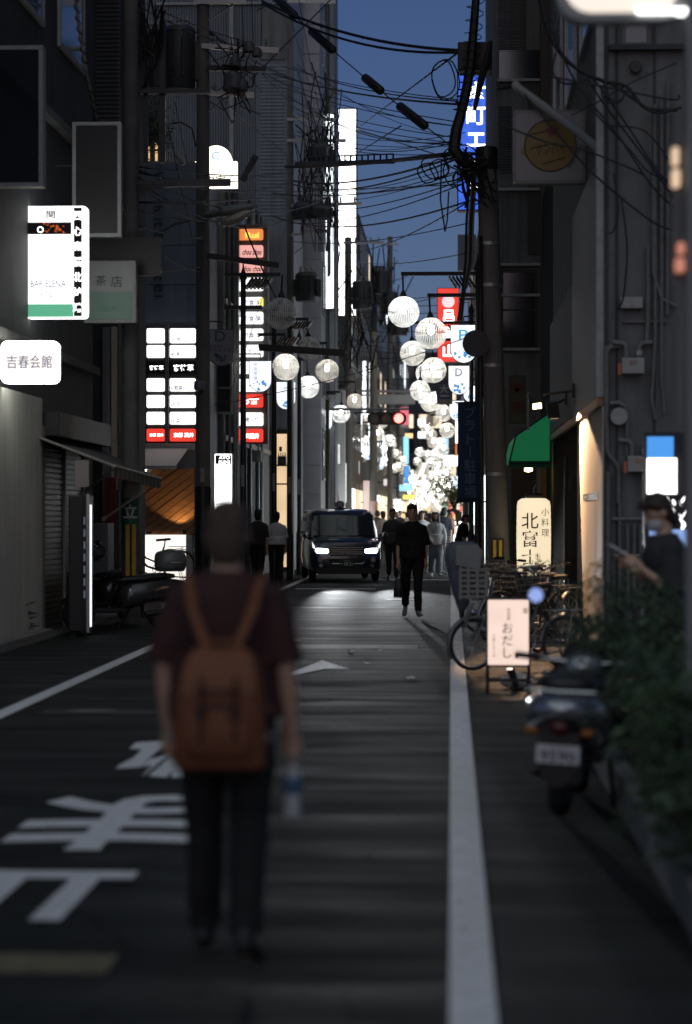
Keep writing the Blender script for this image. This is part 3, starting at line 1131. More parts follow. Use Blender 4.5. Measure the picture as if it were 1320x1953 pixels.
def insulator(parent, c, s=1.0):
    MB().lathe([(0.012 * s, 0), (0.03 * s, 0.02 * s), (0.018 * s, 0.05 * s), (0.036 * s, 0.07 * s), (0.02 * s, 0.1 * s), (0.03 * s, 0.12 * s), (0.008 * s, 0.16 * s)], c, seg=8).build('insulator', frame_pale, parent, smooth=True)


def crossarm(parent, a, b, ins=3, m=None, t=0.045):
    a, b = Vector(a), Vector(b)
    d = (b - a).normalized()
    up = Vector((0, 0, 1))
    sd_ = d.cross(up).normalized()
    mb = MB()
    vs = []
    for e in (a, b):
        for u, w in ((-t, -t), (t, -t), (t, t), (-t, t)):
            vs.append(e + sd_ * u + up * w)
    mb.add(vs, [(3, 2, 1, 0), (4, 5, 6, 7), (0, 1, 5, 4), (1, 2, 6, 5), (2, 3, 7, 6), (3, 0, 4, 7)])
    mb.build('crossarm', m or galv, parent)
    for i in range(ins):
        q = a + (b - a) * ((i + 0.5) / ins)
        insulator(parent, q + up * t)


def transformer(parent, c, r, h, m=None):
    m = m or mat('transformer_grey', (0.06, 0.065, 0.068), 0.5, metal=0.2, noise=0.3, nscale=5)
    tr = MB().lathe([(r * 0.9, 0), (r, 0.04), (r, h - 0.06), (r * 1.04, h - 0.06), (r * 1.04, h - 0.02), (r * 0.85, h + 0.05), (r * 0.2, h + 0.09)], c, seg=20).build('transformer', m, parent, smooth=True)
    for k in range(10):
        a = R(36 * k)
        q = Vector(c) + Vector((math.cos(a) * (r + 0.03), math.sin(a) * (r + 0.03), h * 0.5))
        M = Matrix.Translation(q) @ Matrix.Rotation(a, 4, 'Z')
        MB().box(-0.05, 0.05, -0.008, 0.008, -h * 0.32, h * 0.32, M).build('cooling_fin', m, tr)
    for k in (-0.5, 0, 0.5):
        MB().lathe([(0.03, 0), (0.05, 0.05), (0.03, 0.09), (0.05, 0.13), (0.02, 0.2)], Vector(c) + Vector((k * r, -0.05, h + 0.03)), seg=8).build('bushing', frame_pale, tr, smooth=True)
    return tr


dark_wire = mat('cable_black', (0.012, 0.012, 0.014), 0.55)
wire_pale = mat('cable_grey', (0.16, 0.16, 0.155), 0.5, noise=0.3, nscale=20)


def sagged(a, b, sag, n=14):
    a, b = Vector(a), Vector(b)
    return [a.lerp(b, i / n) - Vector((0, 0, sag * 4 * (i / n) * (1 - i / n))) for i in range(n + 1)]


# --- right concrete pole with the cable knot
poleR, pr = utility_pole('leaning concrete utility pole with cable knot beside the blue banner', 955, 36, 0.165, 0.15, W(0, 288, 36).z, W(928, 0, 36).x - W(955, 0, 36).x)
for py in (470, 548, 700, 905):
    f = (W(0, py, 36).z) / W(0, 288, 36).z
    ring_band(poleR, Vector((pr.x + f * (W(928, 0, 36).x - pr.x), 36, 0)), 0.158, W(0, py, 36).z, 0.05, galv)
top = W(928, 286, 36)
MB().lathe([(0.16, 0), (0.17, 0.02), (0.17, 0.3), (0.15, 0.34), (0.05, 0.36)], (top.x, 36, top.z - 0.3), seg=16).build('pole_cap', black, poleR, smooth=True)
# yellow and black guard plates low on the pole
for q0, q1, py0, py1 in ((936, 961, 1026, 1068),):
    a, c = W(q0, py1, 35.8), W(q1, py0, 35.8)
    g = MB().plate(rrect(a.x, c.x, a.z, c.z, 0.02), 35.74, 35.8).build('guard_plate', black, poleR)
    for k in range(2):
        x = a.x + 0.035 + k * 0.085
        BX('stripe', mat('guard_yellow', (0.55, 0.36, 0.03), 0.6, noise=0.3), g, x, x + 0.045, 35.73, 35.739, a.z + 0.03, c.z - 0.03)
# round sign seen from behind
p = W(908, 655, 35.6)
MB().lathe([(0.2, 0), (0.2, 0.02), (0.02, 0.025)], p, axis='Y', seg=24).build('round_sign_back', steel_dark, poleR, smooth=True)
# box on the pole top and the cable trunk rising from it
a, c = W(873, 138, 36), W(938, 84, 36)
bx_ = BX('junction_box', black, poleR, a.x, c.x, 35.8, 36.3, a.z, c.z, 0.02)
trunk = [W(925, 330, 35.8), W(905, 322, 35.7), W(880, 305, 35.6), W(866, 285, 35.6), W(870, 250, 35.6), W(880, 215, 35.6), W(890, 170, 35.6), W(898, 120, 35.6), W(903, 60, 35.6), W(910, -30, 35.6)]
MB().tube(trunk, [0.07, 0.09, 0.1, 0.1, 0.09, 0.08, 0.08, 0.075, 0.07, 0.06], 8).build('cable_trunk', dark_wire, poleR, smooth=True)
MB().tube([W(905, 210, 35.5), W(918, 150, 35.5), W(930, 110, 35.5), W(936, 78, 35.5)], [0.03, 0.055, 0.055, 0.03], 8).build('cable_sleeve', dark_wire, poleR, smooth=True)
rr = random.Random(11)
# spiral hangers along the trunk
pts = []
for i in range(120):
    f = i / 119
    k = f * (len(trunk) - 6) + 5 - 0.001
    j = min(int(k), len(trunk) - 2)
    q = Vector(trunk[j]).lerp(Vector(trunk[j + 1]), k - j)
    a = i * 0.75
    pts.append(q + Vector((0.13 * math.cos(a), 0.13 * math.sin(a), 0.05 * math.sin(a))))
MB().tube(pts, 0.008, 4).build('spiral_hanger', dark_wire, poleR)
# loose loops around the knot: (centre px, py, radius px)
for i, (qx, qy, qr, asp) in enumerate(((816, 330, 19, 1.0), (838, 322, 17, 1.1), (830, 318, 26, 0.9), (846, 150, 22, 1.6), (850, 152, 26, 1.5), (868, 330, 22, 1.2), (890, 345, 26, 0.9), (880, 300, 34, 0.7), (902, 360, 20, 1.6), (915, 330, 30, 1.0))):
    pts = [W(qx + qr * math.cos(t) + 2 * math.sin(3 * t), qy + qr * asp * math.sin(t), 35.4 + 0.2 * math.sin(t)) for t in [k * 0.35 for k in range(19)]]
    MB().tube(pts, 0.011, 5).build('cable_loop', dark_wire, poleR, smooth=True)
for i in range(26):
    a = W(rr.uniform(858, 900), rr.uniform(275, 330), 35.5 + rr.uniform(-.15, .15))
    c = W(rr.uniform(885, 950), rr.uniform(300, 400), 35.6 + rr.uniform(-.15, .2))
    m_ = a.lerp(c, 0.5) + Vector((rr.uniform(-.12, .12), 0, rr.uniform(-.2, .1)))
    MB().tube([a, a.lerp(m_, 0.6), m_, m_.lerp(c, 0.5) + Vector((0, 0, -0.03)), c], rr.uniform(0.007, 0.018), 5).build('knot_cable', dark_wire, poleR, smooth=True)
# cable drop that falls beside the sign down the pole
for k, x in enumerate((884, 889, 893, 897)):
    MB().tube([W(x + 12, 330, 35.5), W(x + 6, 420, 35.5), W(x + 4, 500, 35.5), W(x - 2 - 3 * k, 560, 35.5), W(x - 10 - 2 * k, 612, 35.5)], 0.014 if k % 2 else 0.02, 5).build('drop_cable', (dark_wire, wire_pale)[k % 2], poleR, smooth=True)
MB().tube([W(842, 310, 35.5), W(840, 380, 35.5), W(849, 442, 35.5), W(853, 420, 35.5), W(856, 365, 35.5)], 0.012, 5).build('drop_cable', dark_wire, poleR, smooth=True)
# conduit beside the pole
MB().tube([W(917, 450, 35.7), W(918, 760, 35.7), W(921, 1120, 35.7)], 0.03, 8).build('conduit', steel_dark, poleR, smooth=True)

# --- left near pole with the green parking notice
poleA, pa = utility_pole('dark utility pole with green notice and yellow strip by scooters', 249, 35, 0.128, 0.105, 15, m=mat('pole_dark', (0.1, 0.1, 0.1), 0.8, noise=0.3, nscale=4))
g = MB().lathe([(0.131, 0), (0.133, 0.002), (0.133, 0.46), (0.131, 0.462)], (pa.x, 35, W(0, 1010, 35).z), seg=20).build('notice_band', mat('notice_green', (0.02, 0.13, 0.085), 0.5, noise=0.2), poleA, smooth=True)
t = MB()
p = W(248, 975, 34.85)
text_into(t, '立', p.x, p.z, 34.855, h=0.2, bold=0.02)
t.build('lettering', mat('notice_white', (0.6, 0.62, 0.6), 0.6), g)
MB().lathe([(0.131, 0), (0.134, 0.002), (0.134, 0.36), (0.131, 0.362)], (pa.x, 35, W(0, 952, 35).z + 0.02), seg=20).build('pale_wrap', mat('pale_wrap', (0.35, 0.36, 0.35), 0.7, noise=0.2), poleA, smooth=True)
for k, x in enumerate((244, 256)):
    p = W(x, 0, 34.86)
    BX('guard_strip', mat('guard_yellow', (0.55, 0.36, 0.03), 0.6), poleA, p.x - 0.028, p.x + 0.028, 34.84, 34.86, 0.3, W(0, 1000, 35).z)
BX('guard_strip', black, poleA, W(250, 0, 34.9).x - 0.02, W(250, 0, 34.9).x + 0.02, 34.845, 34.864, 0.3, W(0, 1000, 35).z)
# spiral wrapped cable climbing to this pole
main = [W(140, -40, 33), W(152, 60, 33.2), W(168, 150, 33.6), W(186, 235, 34), W(203, 310, 34.5), W(222, 370, 34.8), W(240, 408, 34.9)]
mcab = MB().tube(main, 0.022, 8).build('wrapped_cable', wire_pale, poleA, smooth=True)
pts = []
for i in range(200):
    f = i / 199 * (len(main) - 1.001)
    j = int(f)
    q = Vector(main[j]).lerp(Vector(main[j + 1]), f - j)
    a = i * 0.9
    pts.append(q + Vector((0.036 * math.cos(a), 0.036 * math.sin(a), 0.02 * math.sin(a))))
MB().tube(pts, 0.009, 4).build('cable_spiral', dark_wire, mcab)
crossarm(poleA, W(225, 352, 35), W(440, 348, 35.2), 0, steel_dark, 0.05)
MB().add([W(262, 372, 34.9), W(330, 352, 34.9), W(262, 350, 34.9), W(262, 372, 35.1), W(330, 352, 35.1), W(262, 350, 35.1)], [(0, 1, 2), (5, 4, 3), (0, 3, 4, 1), (1, 4, 5, 2), (2, 5, 3, 0)]).build('arm_brace', steel_dark, poleA)
for i in range(14):
    a = W(rr.uniform(255, 320), rr.uniform(-10, 30), 35)
    c = W(rr.uniform(250, 300), rr.uniform(60, 200), 35)
    m_ = a.lerp(c, 0.5) + Vector((rr.uniform(-.15, .15), rr.uniform(-.1, .1), rr.uniform(-.3, 0)))
    MB().tube([a, a.lerp(m_, 0.6), m_, m_.lerp(c, 0.5), c], rr.uniform(0.008, 0.02), 5).build('knot_cable', dark_wire, poleA, smooth=True)
BX('rear_frame', steel_dark, poleA, W(272, 0, 35).x, W(280, 0, 35).x, 35.1, 35.2, W(0, 310, 35).z, W(0, 60, 35).z)
BX('rear_frame', steel_dark, poleA, W(302, 0, 35).x, W(313, 0, 35).x, 35.1, 35.2, W(0, 310, 35).z, W(0, 40, 35).z)
BX('rear_frame', steel_dark, poleA, W(262, 0, 35).x, W(400, 0, 35).x, 35.0, 35.12, W(0, 180, 35).z, W(0, 172, 35).z)

# --- left transformer pole
poleB, pb = utility_pole('brown utility pole carrying a big transformer in front of the hotel', 387, 44, 0.135, 0.11, 14.5)
tp = W(341, 172, 43.9)
transformer(poleB, (tp.x, 43.9, tp.z), 0.3, 1.1)
tp = W(299, 168, 43.9)
transformer(poleB, (tp.x, 43.95, tp.z), 0.2, 1.0)
crossarm(poleB, W(385, 88, 43.9), W(532, 96, 43.9), 3)
crossarm(poleB, W(386, 176, 43.9), W(485, 181, 43.9), 2)
crossarm(poleB, W(370, 4, 43.9), W(470, 2, 43.9), 2)
crossarm(poleB, W(396, 130, 43.9), W(508, 132, 43.9), 0, steel_dark)
for a, c in (((400, 120), (470, 92)), ((398, 213), (440, 182)), ((395, 40), (450, 5))):
    MB().tube([W(*a, 43.95), W(*c, 43.95)], 0.018, 6).build('arm_strut', galv, poleB)
# switch gear cluster on the arms
for q, py, r in ((475, 90, 0.12), (490, 100, 0.1), (448, 118, 0.11), (445, 155, 0.2), (460, 162, 0.13)):
    p = W(q, py, 43.8)
    MB().lathe([(r * 0.5, -r), (r, -r * 0.7), (r * 0.9, r * 0.4), (r * 0.6, r * 0.8), (r * 0.2, r)], p, seg=10).build('switch_gear', mat('gear_grey', (0.1, 0.1, 0.105), 0.5, noise=0.4, nscale=9), poleB, smooth=True)
for i in range(26):
    a = W(rr.uniform(395, 470), rr.uniform(70, 200), 43.8)
    c = W(rr.uniform(430, 500), rr.uniform(80, 230), 43.8)
    m_ = a.lerp(c, 0.5) + Vector((rr.uniform(-.15, .15), rr.uniform(-.1, .1), rr.uniform(-.35, 0.05)))
    MB().tube([a, a.lerp(m_, 0.6), m_, m_.lerp(c, 0.5), c], rr.uniform(0.006, 0.016), 5).build('knot_cable', dark_wire, poleB, smooth=True)
# lamp sleeve: dark lower casing of the pole, with a pale number plate
MB().lathe([(0.14, 0), (0.15, 0.02), (0.15, 2.05), (0.137, 2.1)], (pb.x, 44, 0), seg=18).build('pole_casing', black, poleB, smooth=True)
BX('number_plate', frame_pale, poleB, W(382, 0, 43.8).x, W(390, 0, 43.8).x, 43.82, 43.84, W(0, 920, 44).z, W(0, 893, 44).z)
# camera dome on the pole
p = W(380, 738, 43.75)
MB().lathe([(0.02, 0.13), (0.09, 0.1), (0.1, 0.0), (0.09, -0.05), (0.02, -0.09)], p, seg=14).build('camera_dome', mat('dome_grey', (0.18, 0.2, 0.24), 0.3), poleB, smooth=True)
# street lamp arm with a cobra head
MB().tube([W(300, 448, 43.6), W(330, 428, 43.5), W(375, 416, 43.5)], 0.03, 8).build('lamp_arm', steel_grey, poleB, smooth=True)
lam = MB().ball(W(440, 402, 43.4), (0.5, 0.17, 0.1), 14, 8, Matrix.Rotation(R(-10), 3, 'Y')).build('lamp_head', mat('lamp_shell', (0.2, 0.22, 0.22), 0.4, noise=0.2), poleB, smooth='all')
MB().ball(W(452, 416, 43.32), (0.3, 0.12, 0.09), 14, 8, Matrix.Rotation(R(-25), 3, 'Y')).build('lamp_lens', mat('lamp_lens', (0.45, 0.42, 0.36), 0.15, noise=0.4, nscale=30), lam, smooth='all')
# thin curved lamp bracket and white tube lamps
MB().tube([W(300, 240, 44), W(345, 233, 44), W(366, 245, 44), W(374, 280, 44)], 0.016, 6).build('lamp_bracket', steel_dark, poleB, smooth=True)
MB().tube([W(308, 239, 44), W(329, 238, 44)], 0.025, 8).build('lamp_tube', frame_pale, poleB)
MB().tube([W(335, 290, 44), W(352, 312, 44)], 0.06, 10).build('floodlight', frame_pale, poleB)
MB().tube([W(462, 345, 43.9), W(488, 297, 43.9)], 0.06, 8).build('floodlight', mat('gear_grey', (0.1, 0.1, 0.105), 0.5), poleB)

# --- third and further poles on the left
poleC, pc = utility_pole('olive utility pole with insulators against the sided building', 554, 64, 0.1, 0.085, 15)
for py, x1 in ((228, 640), (268, 660), (3, 640)):
    crossarm(poleC, W(548, py, 63.9), W(x1, py, 63.9), 4, galv, 0.04)
tp = W(613, 312, 63.8)
transformer(poleC, (tp.x, 63.8, tp.z), 0.3, 0.45)
tp = W(612, 418, 63.8)
transformer(poleC, (tp.x, 63.8, tp.z), 0.31, 0.3)
tp = W(578, 420, 63.8)
transformer(poleC, (tp.x, 63.8, tp.z), 0.26, 0.4)
tp = W(585, 575, 63.7)
transformer(poleC, (tp.x, 63.7, tp.z), 0.3, 0.7)
crossarm(poleC, W(556, 392, 63.9), W(690, 388, 63.9), 5, galv, 0.04)
crossarm(poleC, W(556, 448, 63.9), W(630, 440, 63.9), 2, galv, 0.04)
for k, q in enumerate((575, 584, 596)):
    MB().tube([W(q + 3, 335, 63.6), W(q - 3, 350, 63.6), W(q - 5, 382, 63.6)], [0.035, 0.02, 0.02], 6).build('cable_end', dark_wire, poleC, smooth=True)
for k in range(12):
    x = 603 + k * 3.2
    MB().tube([W(x + rr.uniform(-2, 2), 240, 63.7), W(x, 300 + rr.uniform(0, 60), 63.7), W(x + rr.uniform(-3, 3), 480, 63.7)], 0.012, 4).build('riser_cable', dark_wire, poleC)
for i in range(44):
    a = W(rr.uniform(562, 640), rr.uniform(90, 480), 63.7)
    c = W(rr.uniform(562, 660), rr.uniform(130, 560), 63.7)
    if (a - c).length > 3:
        c = a.lerp(c, 2 / (a - c).length)
    m_ = a.lerp(c, 0.5) + Vector((rr.uniform(-.2, .2), rr.uniform(-.1, .1), rr.uniform(-.5, 0.05)))
    MB().tube([a, a.lerp(m_, 0.6), m_, m_.lerp(c, 0.5), c], rr.uniform(0.008, 0.02), 4).build('knot_cable', dark_wire, poleC)

poleD, pd = utility_pole('dark utility pole standing before the glowing white sign tower', 664, 90, 0.15, 0.13, W(0, 456, 90).z)
crossarm(poleD, W(655, 463, 89.9), W(730, 462, 89.9), 5)
for i in range(30):
    a = W(rr.uniform(640, 700), rr.uniform(500, 700), 89.7)
    c = W(rr.uniform(640, 740), rr.uniform(520, 720), 89.7)
    m_ = a.lerp(c, 0.5) + Vector((0, 0, rr.uniform(-.8, 0)))
    MB().tube([a, a.lerp(m_, 0.6), m_, m_.lerp(c, 0.5), c], rr.uniform(0.01, 0.03), 4).build('knot_cable', dark_wire, poleD)
tp = W(690, 590, 89.6)
transformer(poleD, (tp.x, 89.6, tp.z), 0.35, 1.0)
poleE, pe = utility_pole('pole with pinkish posters on its foot just behind the taxi', 712, 98, 0.16, 0.14, 9)
MB().lathe([(0.165, 0), (0.17, 0.01), (0.17, 1.9), (0.16, 1.92)], (pe.x, 98, 0.2), seg=14).build('poster_wrap', mat('poster_pink', (0.5, 0.33, 0.3), 0.7, noise=0.2), poleE, smooth=True)
poleF, pf = utility_pole('far utility pole whose crossarm stands out against the sky', 744, 125, 0.16, 0.13, W(0, 455, 125).z)
crossarm(poleF, W(690, 462, 124.9), W(760, 466, 124.9), 6)
for i in range(26):
    a = W(rr.uniform(690, 770), rr.uniform(460, 640), 124.7)
    c = W(rr.uniform(690, 790), rr.uniform(500, 680), 124.7)
    m_ = a.lerp(c, 0.5) + Vector((0, 0, rr.uniform(-1.2, 0)))
    MB().tube([a, a.lerp(m_, 0.6), m_, m_.lerp(c, 0.5), c], rr.uniform(0.012, 0.035), 4).build('knot_cable', dark_wire, poleF)
for q, py in ((728, 560), (745, 600), (762, 640)):
    tp = W(q, py, 124.6)
    transformer(poleF, (tp.x, 124.6, tp.z), 0.4, 1.1)
poleG, pg = utility_pole('second pole on the right, a thin dark mast behind the leaning one', 936, 52, 0.12, 0.1, W(0, 470, 52).z)

# ================================================================== LANTERN POSTS AND GLOBE LANTERNS
def lamp_post(label, px, Y, ztop, arms, group):
    """arms: list of (x_end, z) reaching over the street"""
    p = W(px, 980, Y)
    t = thing('lantern_post', label, 'lamp post', (p.x, Y, 0), group)
    MB().tube([(p.x, Y, 0), (p.x, Y, 1.1), (p.x, Y, 1.15), (p.x, Y, ztop)], [0.085, 0.085, 0.06, 0.05], 10).build('post', steel_dark, t, smooth=True)
    MB().lathe([(0.07, 0), (0.07, 0.06), (0.02, 0.2), (0.008, 0.34)], (p.x, Y, ztop), seg=8).build('finial', steel_dark, t, smooth=True)
    for xe, z in arms:
        x0, x1 = sorted((p.x - (0.35 if xe > p.x else -0.35), xe))
        BX('arm', steel_dark, t, x0, x1, Y - 0.03, Y + 0.03, z - 0.035, z + 0.035)
    # slatted wedge by the mast head
    zt = max(z for _, z in arms)
    sgn = 1 if arms[0][0] > p.x else -1
    for k in range(6):
        xx = p.x + sgn * (0.12 + k * 0.07)
        M = Matrix.Translation((xx, Y, zt - 0.16)) @ Matrix.Rotation(R(35 * sgn), 4, 'Y')
        MB().box(-0.012, 0.012, -0.22, 0.22, -0.12, 0.12, M).build('slat', steel_dark, t)
    BX('plate_number', frame_pale, t, p.x - 0.03, p.x + 0.03, Y - 0.1, Y - 0.092, 2.1, 2.5)
    return t


cage_white = bpy.data.materials.new('cage_white')
cage_white.use_nodes = True
cn = cage_white.node_tree
cn.nodes.remove(cn.nodes['Principled BSDF'])
c1, c2, c3 = cn.nodes.new('ShaderNodeBsdfDiffuse'), cn.nodes.new('ShaderNodeBsdfTranslucent'), cn.nodes.new('ShaderNodeMixShader')
c1.inputs['Color'].default_value = (0.85, 0.84, 0.8, 1)
c2.inputs['Color'].default_value = (0.85, 0.84, 0.8, 1)
c3.inputs['Fac'].default_value = 0.55
cn.links.new(c1.outputs[0], c3.inputs[1])
cn.links.new(c2.outputs[0], c3.inputs[2])
cn.links.new(c3.outputs[0], cn.nodes['Material Output'].inputs['Surface'])
bulb_on = glow('lantern_bulb', (1.0, 0.97, 0.9), 42.0)
bulb_kinds = [bulb_on, glow('lantern_bulb_dim', (1.0, 0.93, 0.82), 24.0), glow('lantern_bulb_bright', (0.97, 0.98, 1.0), 58.0)]
bulb_off = mat('lantern_bulb_off', (0.5, 0.5, 0.5), 0.3)
RL = 0.3


def lantern_proto(lit):
    t = thing('globe_lantern', 'x', 'lantern')
    mb = MB()
    n = 48
    for i in range(n):
        a = 2 * math.pi * i / n
        rad = Vector((math.cos(a), math.sin(a), 0))
        tan = Vector((-math.sin(a), math.cos(a), 0)) * 0.0068
        ring = [rad * (RL * math.sin(th)) + Vector((0, 0, RL * math.cos(th))) for th in [R(8) + R(164) * k / 12 for k in range(13)]]
        mb.loft([[q - tan, q + tan] for q in ring], cap=False, closed=False)
    c_ = mb.build('cage', cage_white, t, smooth='all', local=True)
    c_['kind'] = 'stuff'
    MB().torus((0, 0, 0.012), RL, 0.005, 'Z', 32, 4).torus((0, 0, -0.012), RL, 0.005, 'Z', 32, 4).build('equator_ring', cage_white, t, smooth='all', local=True)
    MB().lathe([(0.03, -0.04), (0.06, 0), (0.075, 0.02), (0.03, 0.12), (0.02, 0.13)], (0, 0, RL - 0.02), seg=12).build('cap', steel_dark, t, smooth=True, local=True)
    MB().tube([(0, 0, RL + 0.1), (0, 0, RL + 0.42)], 0.018, 6).build('stem', steel_dark, t, local=True)
    MB().lathe([(0.015, 0.28), (0.03, 0.26), (0.03, 0.17), (0.02, 0.165)], (0, 0, 0), seg=8).build('socket', steel_dark, t, smooth=True, local=True)
    MB().lathe([(0.012, -0.02), (0.05, 0.0), (0.062, 0.05), (0.055, 0.11), (0.03, 0.165), (0.012, 0.17)], (0, 0, 0), seg=10).build('bulb', bulb_on if lit else bulb_off, t, smooth='all', local=True)
    return t


proto = {True: lantern_proto(True), False: lantern_proto(False)}
used = {True: False, False: False}
ORD = ['nearest', 'second', 'third', 'fourth', 'fifth', 'sixth', 'seventh', 'eighth', 'ninth', 'tenth', 'eleventh', 'twelfth', 'thirteenth', 'fourteenth', 'fifteenth', 'sixteenth', 'seventeenth', 'eighteenth', 'nineteenth', 'twentieth', 'twenty first', 'twenty second', 'twenty third', 'twenty fourth', 'twenty fifth', 'twenty sixth', 'twenty seventh', 'twenty eighth', 'twenty ninth', 'thirtieth', 'thirty first', 'thirty second', 'thirty third', 'thirty fourth', 'thirty fifth', 'thirty sixth', 'thirty seventh', 'thirty eighth', 'thirty ninth', 'fortieth', 'forty first', 'forty second', 'forty third', 'forty fourth', 'forty fifth', 'forty sixth', 'forty seventh', 'forty eighth', 'forty ninth', 'fiftieth', 'fifty first', 'fifty second']


def nth_top(i):
    return 'topmost' if i == 0 else ORD[i] + ' from the top'



def lantern(px, py, Y, lit, label, group):
    o = proto[lit]
    if used[lit]:
        o = copy_tree(o)
    used[lit] = True
    o.location = W(px, py, Y)
    o.rotation_euler = (random.uniform(-.05, .05), random.uniform(-.06, .06), random.uniform(0, 1))
    if lit:
        for ch in o.children:
            if ch.name.startswith('bulb'):
                ch.material_slots[0].link = 'OBJECT'
                ch.material_slots[0].material = random.choice(bulb_kinds)
    o['label'] = label
    o['group'] = group
    return o


right_row = [(770, 595, 46.0, 1), (822, 636, 45.2, 1), (787, 674, 57.2, 1), (827, 706, 56.4, 1), (801, 745, 70.5, 1), (811, 712, 76, 1), (820, 768, 77, 1), (832, 765, 73, 1),
             (846, 788, 86, 1), (853, 821, 93, 1), (825, 800, 104, 0), (826, 843, 120, 1), (831, 866, 126, 1), (837, 888, 138, 1), (833, 898, 150, 1), (842, 872, 132, 1),
             (815, 818, 110, 1), (822, 830, 118, 1), (840, 846, 112, 1), (846, 858, 125, 1), (815, 868, 145, 1), (820, 882, 150, 1), (808, 890, 160, 1), (826, 905, 155, 1), (796, 880, 165, 1), (801, 862, 150, 1)]
left_row = [(535, 598, 44.6, 0), (545, 700, 53.5, 1), (589, 665, 58.8, 0), (624, 707, 62, 1), (588, 738, 64, 1), (650, 790, 78, 1), (677, 766, 88, 1), (684, 823, 98, 0),
            (698, 843, 108, 1), (720, 828, 103, 1), (743, 840, 118, 1), (757, 866, 136, 1), (740, 879, 137, 1), (761, 890, 140, 1), (715, 862, 115, 0), (752, 893, 150, 1),
            (705, 800, 112, 1), (728, 806, 122, 1), (735, 858, 128, 1), (748, 850, 140, 1), (768, 878, 150, 1), (775, 895, 160, 1), (729, 898, 140, 1), (712, 893, 128, 1), (690, 870, 112, 1)]
right_row.sort(key=lambda e: e[2])
left_row.sort(key=lambda e: e[2])
for i, (px, py, Y, lit) in enumerate(right_row):
    lantern(px, py, Y, bool(lit), f"{ORD[i]} {'lit' if lit else 'unlit'} wire globe lantern from the camera in the right row", 'wire globe lanterns on the right')
for i, (px, py, Y, lit) in enumerate(left_row):
    lantern(px, py, Y, bool(lit), f"{ORD[i]} {'lit' if lit else 'unlit'} wire globe lantern from the camera in the left row", 'wire globe lanterns on the left')
lr = random.Random(5)
far = [(812, 968), (804, 971), (793, 972), (786, 955), (780, 940), (822, 945), (827, 955), (820, 968), (832, 962), (840, 950), (845, 945), (852, 940), (857, 930), (775, 955), (770, 965), (836, 970), (800, 925), (790, 920), (810, 915), (818, 930), (795, 912), (783, 918), (803, 906), (790, 930), (812, 925), (798, 938), (785, 945), (806, 948), (815, 938), (800, 958), (809, 962), (790, 963), (797, 950), (815, 952), (785, 905),
       (838, 905), (846, 915), (832, 915), (842, 925), (851, 905), (855, 892), (848, 932), (860, 920), (836, 936), (828, 928), (822, 912), (806, 900), (774, 912), (778, 930), (766, 905)]
far.sort()
for i, (px, py) in enumerate(far):
    Y = lr.uniform(165, 225)
    o = lantern(px, py, Y, True, ('leftmost' if i == 0 else ORD[i] + ' from the left') + ' of the tiny lanterns in the far glowing cluster', 'far cluster of globe lanterns')
    o.scale = (1.7, 1.7, 1.7) if i % 3 == 0 else (1.35, 1.35, 1.35)

LPG, RPG = 'lantern posts on the left', 'lantern posts on the right'
def armz(px, py, Y):
    q = W(px, py, Y)
    return (q.x, q.z + RL + 0.42)


lamp_post('left lantern post crossing in front of the tall tenant sign', 464, 44.6, W(0, 535, 44.6).z, [armz(535, 598, 44.6), (W(500, 0, 44.6).x, W(0, 588, 44.6).z)], LPG)
lamp_post('left lantern post just beyond the tall tenant sign', 523, 53.5, W(0, 610, 53.5).z, [armz(545, 700, 53.5), (W(560, 0, 53.5).x, W(0, 662, 53.5).z)], LPG)
lamp_post('left lantern post beside the warm showcase', 553, 58.8, W(0, 615, 58.8).z, [armz(589, 665, 58.8)], LPG)
lamp_post('left lantern post carrying two lanterns before the pale panels', 571, 63, W(0, 650, 63).z, [armz(624, 707, 63), armz(588, 738, 63)], LPG)
lamp_post('slim left lantern post in front of the panelled tower', 597, 78, W(0, 735, 78).z, [armz(650, 790, 78), (W(640, 0, 78).x, W(0, 752, 78).z)], LPG)
lamp_post('left lantern post above the taxi roof', 640, 88, W(0, 725, 88).z, [armz(677, 766, 88)], LPG)
for i, (Y, px) in enumerate(((98, 655), (108, 668), (118, 682), (137, 700), (150, 712))):
    lamp_post(f'{ORD[i]} of the distant left lantern posts beyond the taxi', px, Y, 6.2, [(W(px, 0, Y).x + 1.5, 5.7)], LPG)
lamp_post('right lantern post nearest the concrete pole with two lanterns', 911, 45.6, W(0, 520, 45.6).z, [armz(765, 595, 45.6), armz(815, 636, 45.6)], RPG)
lamp_post('right lantern post hidden behind the parking sign', 899, 56.8, W(0, 600, 56.8).z, [armz(787, 674, 56.8), armz(826, 706, 56.8)], RPG)
for i, (Y, px, hz) in enumerate(((70.5, 893, 5.8), (77, 890, 5.9), (86, 887, 5.6), (93, 885, 5.4), (120, 879, 5.5), (138, 876, 5.2))):
    lamp_post(f'{ORD[i]} of the distant right lantern posts behind the banner', px, Y, hz + 0.3, [(W(px, 0, Y).x - 1.3, hz)], RPG)

# ================================================================== OVERHEAD CABLES
def cable(label, a, b, sag=0.15, r=0.011, m=None, group=None, name='overhead_cable'):
    a, b = W(*a), W(*b)
    o = MB().tube(sagged(a, b, sag), r, 5).build(name, m or dark_wire, base=a, smooth='all')
    tag(o, label, 'cable', group)
    return o


G1 = 'cables from the left poles to the right cable knot'
cable('upper strand of the thick cable pair reaching the junction box', (500, 2, 44), (874, 96, 36.1), 0.18, 0.026)
cable('lower strand of the thick cable pair reaching the junction box', (500, 6, 44), (874, 100, 36.0), 0.26, 0.022)
